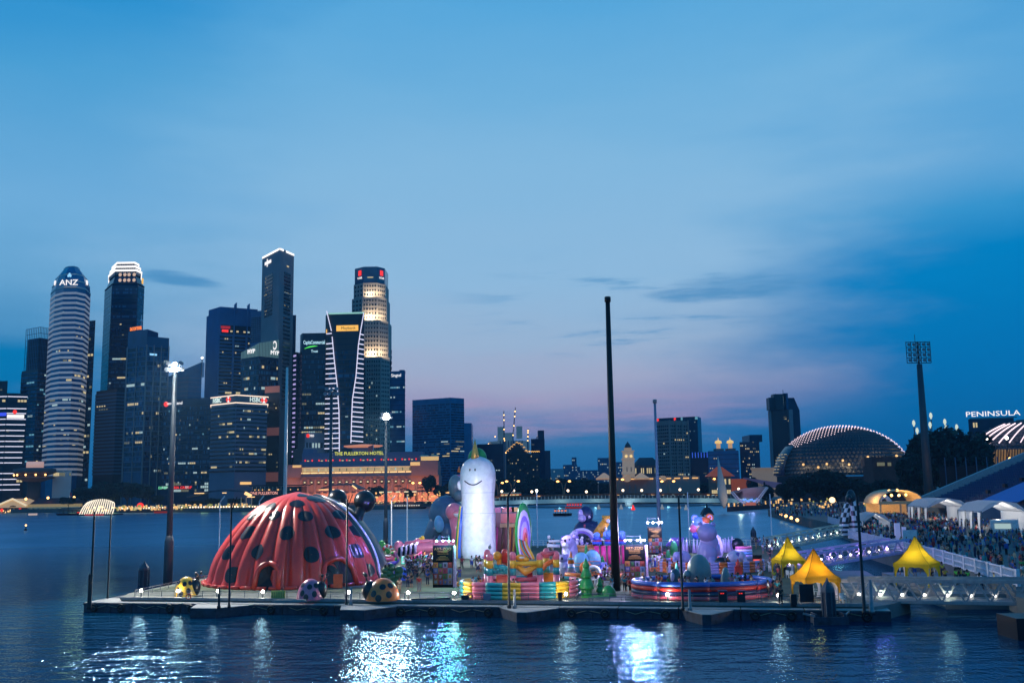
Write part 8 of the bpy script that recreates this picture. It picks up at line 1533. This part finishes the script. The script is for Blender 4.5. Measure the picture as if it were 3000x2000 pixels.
# individually seen people on the platform
for px, py, rz, top, bot, ps, w in ((1228, 1731, .3, 'red', 'grey', 'stand', 'alone on the open paving'), (1253, 1714, -.2, 'blue', 'navy', 'stand', 'by the long shadow on the paving'), (1170, 1738, .2, 'beige', 'beige', 'walk', 'beside the orange ladybird carrying a white bag'), (1195, 1722, .4, 'navy', 'navy', 'stand', 'in front of the blue ladybird'), (1205, 1720, -.6, 'black', 'navy', 'stand', 'next to the blue ladybird'),
        (1336, 1704, 1., 'white', 'black', 'walk', 'striding past the poster tower corner'), (1316, 1702, .2, 'white', 'black', 'hips', 'below the poster tower'), (1346, 1700, .4, 'purple', 'blue', 'stand', 'between the poster tower and the candy ring'), (1297, 1697, .1, 'purple', 'navy', 'stand', 'leaning at the poster tower base'), (2288, 1772, 0, 'black', 'black', 'stand', 'behind the rail by the yellow tent'), (578, 1722, .8, 'black', 'black', 'photo', 'between the yellow ladybird and the dome'), (1221, 1700, .5, 'black', 'black', 'walk', 'behind the red shirted walker'), (1246, 1668, .3, 'white', 'navy', 'stand', 'near the zebra slide'),
        (2240, 1735, .4, 'red', 'navy', 'stand', 'right of the ring pool'), (2262, 1740, -.4, 'navy', 'navy', 'stand', 'by the yellow tent curtain'), (2278, 1748, .3, 'purple', 'navy', 'walk', 'beside the yellow tent entrance'), (2252, 1752, 1.2, 'white', 'black', 'stand', 'close to the rail right of the ring pool'), (2300, 1686, .2, 'lime', 'black', 'stand', 'under the small yellow tent'), (2289, 1684, 2., 'white', 'black', 'stand', 'in the doorway of the small yellow tent'),
        (2230, 1672, .1, 'black', 'black', 'walk', 'on the bare deck right of the striped ring'), (2224, 1692, .5, 'pink', 'white', 'walk', 'walking on the deck before the small tent'), (2256, 1640, .5, 'black', 'black', 'walk', 'alone in the middle of the bare deck'), (2236, 1620, .5, 'white', 'grey', 'stand', 'on the bare deck behind the elephants'), (1680, 1744, .6, 'black', 'black', 'stand', 'in the dark group by the candy ring end'), (1666, 1746, 2.5, 'white', 'black', 'stand', 'in the dark group by the candy ring end'), (1692, 1742, 1.5, 'white', 'black', 'photo', 'in the dark group by the candy ring end'),
        (1770, 1700, .5, 'orange', 'blue', 'stand', 'behind the small fir'), (1745, 1702, .5, 'red', 'navy', 'stand', 'in front of the orange pool'), (1835, 1730, 2, 'navy', 'black', 'stand', 'in the shade right of the black mast'), (1846, 1742, 1, 'red', 'black', 'hips', 'in the shade right of the black mast'), (1905, 1665, .4, 'white', 'navy', 'walk', 'between the two poster towers'), (1919, 1662, .8, 'white', 'blue', 'stand', 'beside the violet lit poster tower'), (1898, 1668, .2, 'blue', 'grey', 'photo', 'beside the violet lit poster tower')):
    q = G(px, py, DECK); person(q.x, q.y, DECK, rz, w, rr, top, bot, ps, 'visitors on the platform')
def scatter(n, quad, z, where, group, hz=0., zfn=None):
    for k in range(n):
        u, w_ = rr.random(), rr.random(); a, b_, c, d_ = quad
        px = (a[0]*(1-u)+b_[0]*u)*(1-w_)+(d_[0]*(1-u)+c[0]*u)*w_; py = (a[1]*(1-u)+b_[1]*u)*(1-w_)+(d_[1]*(1-u)+c[1]*u)*w_; q = G(px, py, z); person(q.x, q.y, z, rr.uniform(0, 6.3), where if isinstance(where, str) else rr.choice(where), rr, group=group)
scatter(44, ((1185, 1652), (1266, 1640), (1268, 1690), (1205, 1690)), DECK, ['in the throng left of the black poster tower', 'in the crowd before the zebra slide', 'in the crowd by the cyan kiosk'], 'crowd left of the poster tower')
scatter(9, ((1345, 1662), (1425, 1655), (1425, 1678), (1350, 1682)), DECK, 'under the unicorn stage', 'crowd under the unicorn stage')
for k in range(13): a = rr.uniform(0, 6.28); t_, c_, sx_ = PEN1; person(c_.x+sx_*.80*math.sin(a), c_.y-3.1*math.cos(a), DECK+.8, rr.uniform(0, 6), 'inside the candy bouncy ring', rr, group='children inside the candy ring', sc=.72)
for k in range(30): a = rr.uniform(0, 6.28); q_ = rr.uniform(.4, .86); t_, c_, sx_ = PEN3; person(c_.x+sx_*q_*math.sin(a), c_.y-4.2*q_*math.cos(a), DECK+.8, rr.uniform(0, 6), 'among the grey domes in the ring pool', rr, group='children inside the ring pool', sc=.8)
for k in range(9): a = rr.uniform(-1.2, 1.2)+(3.14 if k % 2 else 0); t_, c_, sx_ = PEN2; person(c_.x+sx_*.85*math.sin(a), c_.y-4.3*math.cos(a), DECK+.8, rr.uniform(0, 6), 'inside the orange and lilac ring', rr, group='children inside the striped ring', sc=.75)
scatter(10, ((1600, 1600), (1640, 1600), (1640, 1618), (1602, 1618)), DECK, 'near the far railing by the rainbow leaf', 'visitors by the far railing')
scatter(9, ((1925, 1628), (1965, 1628), (1955, 1660), (1925, 1655)), DECK, 'in the violet light beside the striped ring', 'visitors in violet light')
scatter(14, ((2200, 1588), (2280, 1592), (2290, 1625), (2215, 1612)), DECK, 'by the far gangway entrance', 'visitors at the far gangway')
scatter(8, ((1735, 1690), (1810, 1690), (1800, 1705), (1745, 1708)), DECK, 'behind the inflatable firs', 'visitors behind the firs')
scatter(14, ((1850, 1640), (1990, 1625), (1990, 1685), (1860, 1690)), DECK, 'in the violet glow between poster tower and ring pool', 'visitors in the violet glow')
scatter(12, ((1738, 1702), (1850, 1704), (1852, 1738), (1742, 1736)), DECK, 'in the shade around the black mast', 'visitors around the black mast')
scatter(14, ((2205, 1640), (2280, 1650), (2290, 1752), (2240, 1752)), DECK, 'on the open deck beside the yellow tents', 'visitors beside the yellow tents')
# the landing stage queue and the plaza crowd
for k in range(18): u = rr.random(); person(44.6+3.4*u+rr.uniform(0, 3.5), 104.5+20*rr.random(), 1.5, rr.uniform(0, 6), 'queueing on the landing behind the truss gangway', rr, top=rr.choice(('lime', 'black', 'white', 'yellow', 'red', 'black', 'green')), group='people on the landing stage')
def plaza(px, py): return G(px, py, LAND)
k = 0; edge_near = []
while k < 44:
    y = 101+75*rr.random()**1.4; u = rr.random(); xe = 49.6+(y-98.7)*(54.9-48.3)/(131-98.7) if y < 131 else 54.8+(y-131)*(62-54.1)/54; x = xe+.3+u**1.3*16*(y/130); 
    if x > .512*y+1: continue
    person(x, y, LAND, rr.uniform(0, 6.3), 'in the crowd behind the white fence', rr, group='crowd on the plaza'); k += 1
# the deeper crowd reads as one mass
cm = MB(); cl = ('white', 'black', 'navy', 'grey', 'blue', 'red', 'teal', 'beige', 'black', 'grey'); r = random.Random(5); mats = [mat('crowd_'+c, COL[c], .8, var=0) for c in cl]+[M_hair, M_skin]
def mini(x, y, z):
    a = r.uniform(0, 6); h = r.uniform(.92, 1.06); cm.k = r.choice((1, 2, 3, 8, 4)); dx = .09*math.cos(a); dy = .09*math.sin(a)
    for s_ in (-1, 1): cm.tube([(x+s_*dx, y+s_*dy, z), (x+s_*dx*.9, y+s_*dy*.9, z+.9*h)], [.06, .09], 5)
    cm.k = r.randrange(10); cm.tube([(x, y, z+.85*h), (x, y, z+1.2*h), (x, y, z+1.45*h)], [.16, .2, .12], 6)
    for s_ in (-1, 1): cm.tube([(x+s_*dx*2.3, y+s_*dy*2.3, z+1.38*h), (x+s_*dx*2.8, y+s_*dy*2.8-.08, z+.85*h)], [.06, .045], 4)
    cm.k = 11; cm.ell((x, y-.03, z+1.58*h), (.09, .1, .12), 6, 4); cm.k = 10; cm.ell((x, y+.015, z+1.62*h), (.1, .1, .11), 6, 4)
n = 0
while n < 1250:
    y = 112+178*r.random(); xe = 50+(y-98.7)*.2 if y < 131 else 55.5+(y-131)*.146 if y < 185 else 64+(y-185)*.24; x = xe+r.random()*(26 if y < 170 else 34)
    if x > .52*y+2: continue
    if y < 165 and x < xe+12*(y/130) and r.random() < .55: continue
    mini(x, y, LAND); n += 1
for k in range(260):
    q = G(r.uniform(2270, 2580), r.uniform(1483, 1512), LAND)
    if q.x > 100+(q.y-398)*.34+1.5 or q.y < 330: mini(q.x, q.y, LAND)
for k in range(60): u = r.random(); q = Vector((100.5, 470, 2.2)).lerp(Vector((158, 560, 2.2)), u); mini(q.x+r.uniform(1, 5), q.y+r.uniform(-2, 3), 2.2)
cm.k = 0; stuff(cm.build('crowd', mats, None))
mb = MB(); mb.box((0, 2900, 113), (6000, 7000, 232)); hz = mb.build('haze', None); hz['kind'] = 'stuff'
hm_ = bpy.data.materials.new('haze'); hm_.use_nodes = True; t = hm_.node_tree; t.nodes.clear()
pv = nd(t, 'ShaderNodeVolumePrincipled', {'Color': (.30, .66, 1, 1), 'Density': .00011, 'Anisotropy': .35}); t.links.new(pv.outputs[0], nd(t, 'ShaderNodeOutputMaterial').inputs[1])
hz.data.materials.clear(); hz.data.materials.append(hm_)
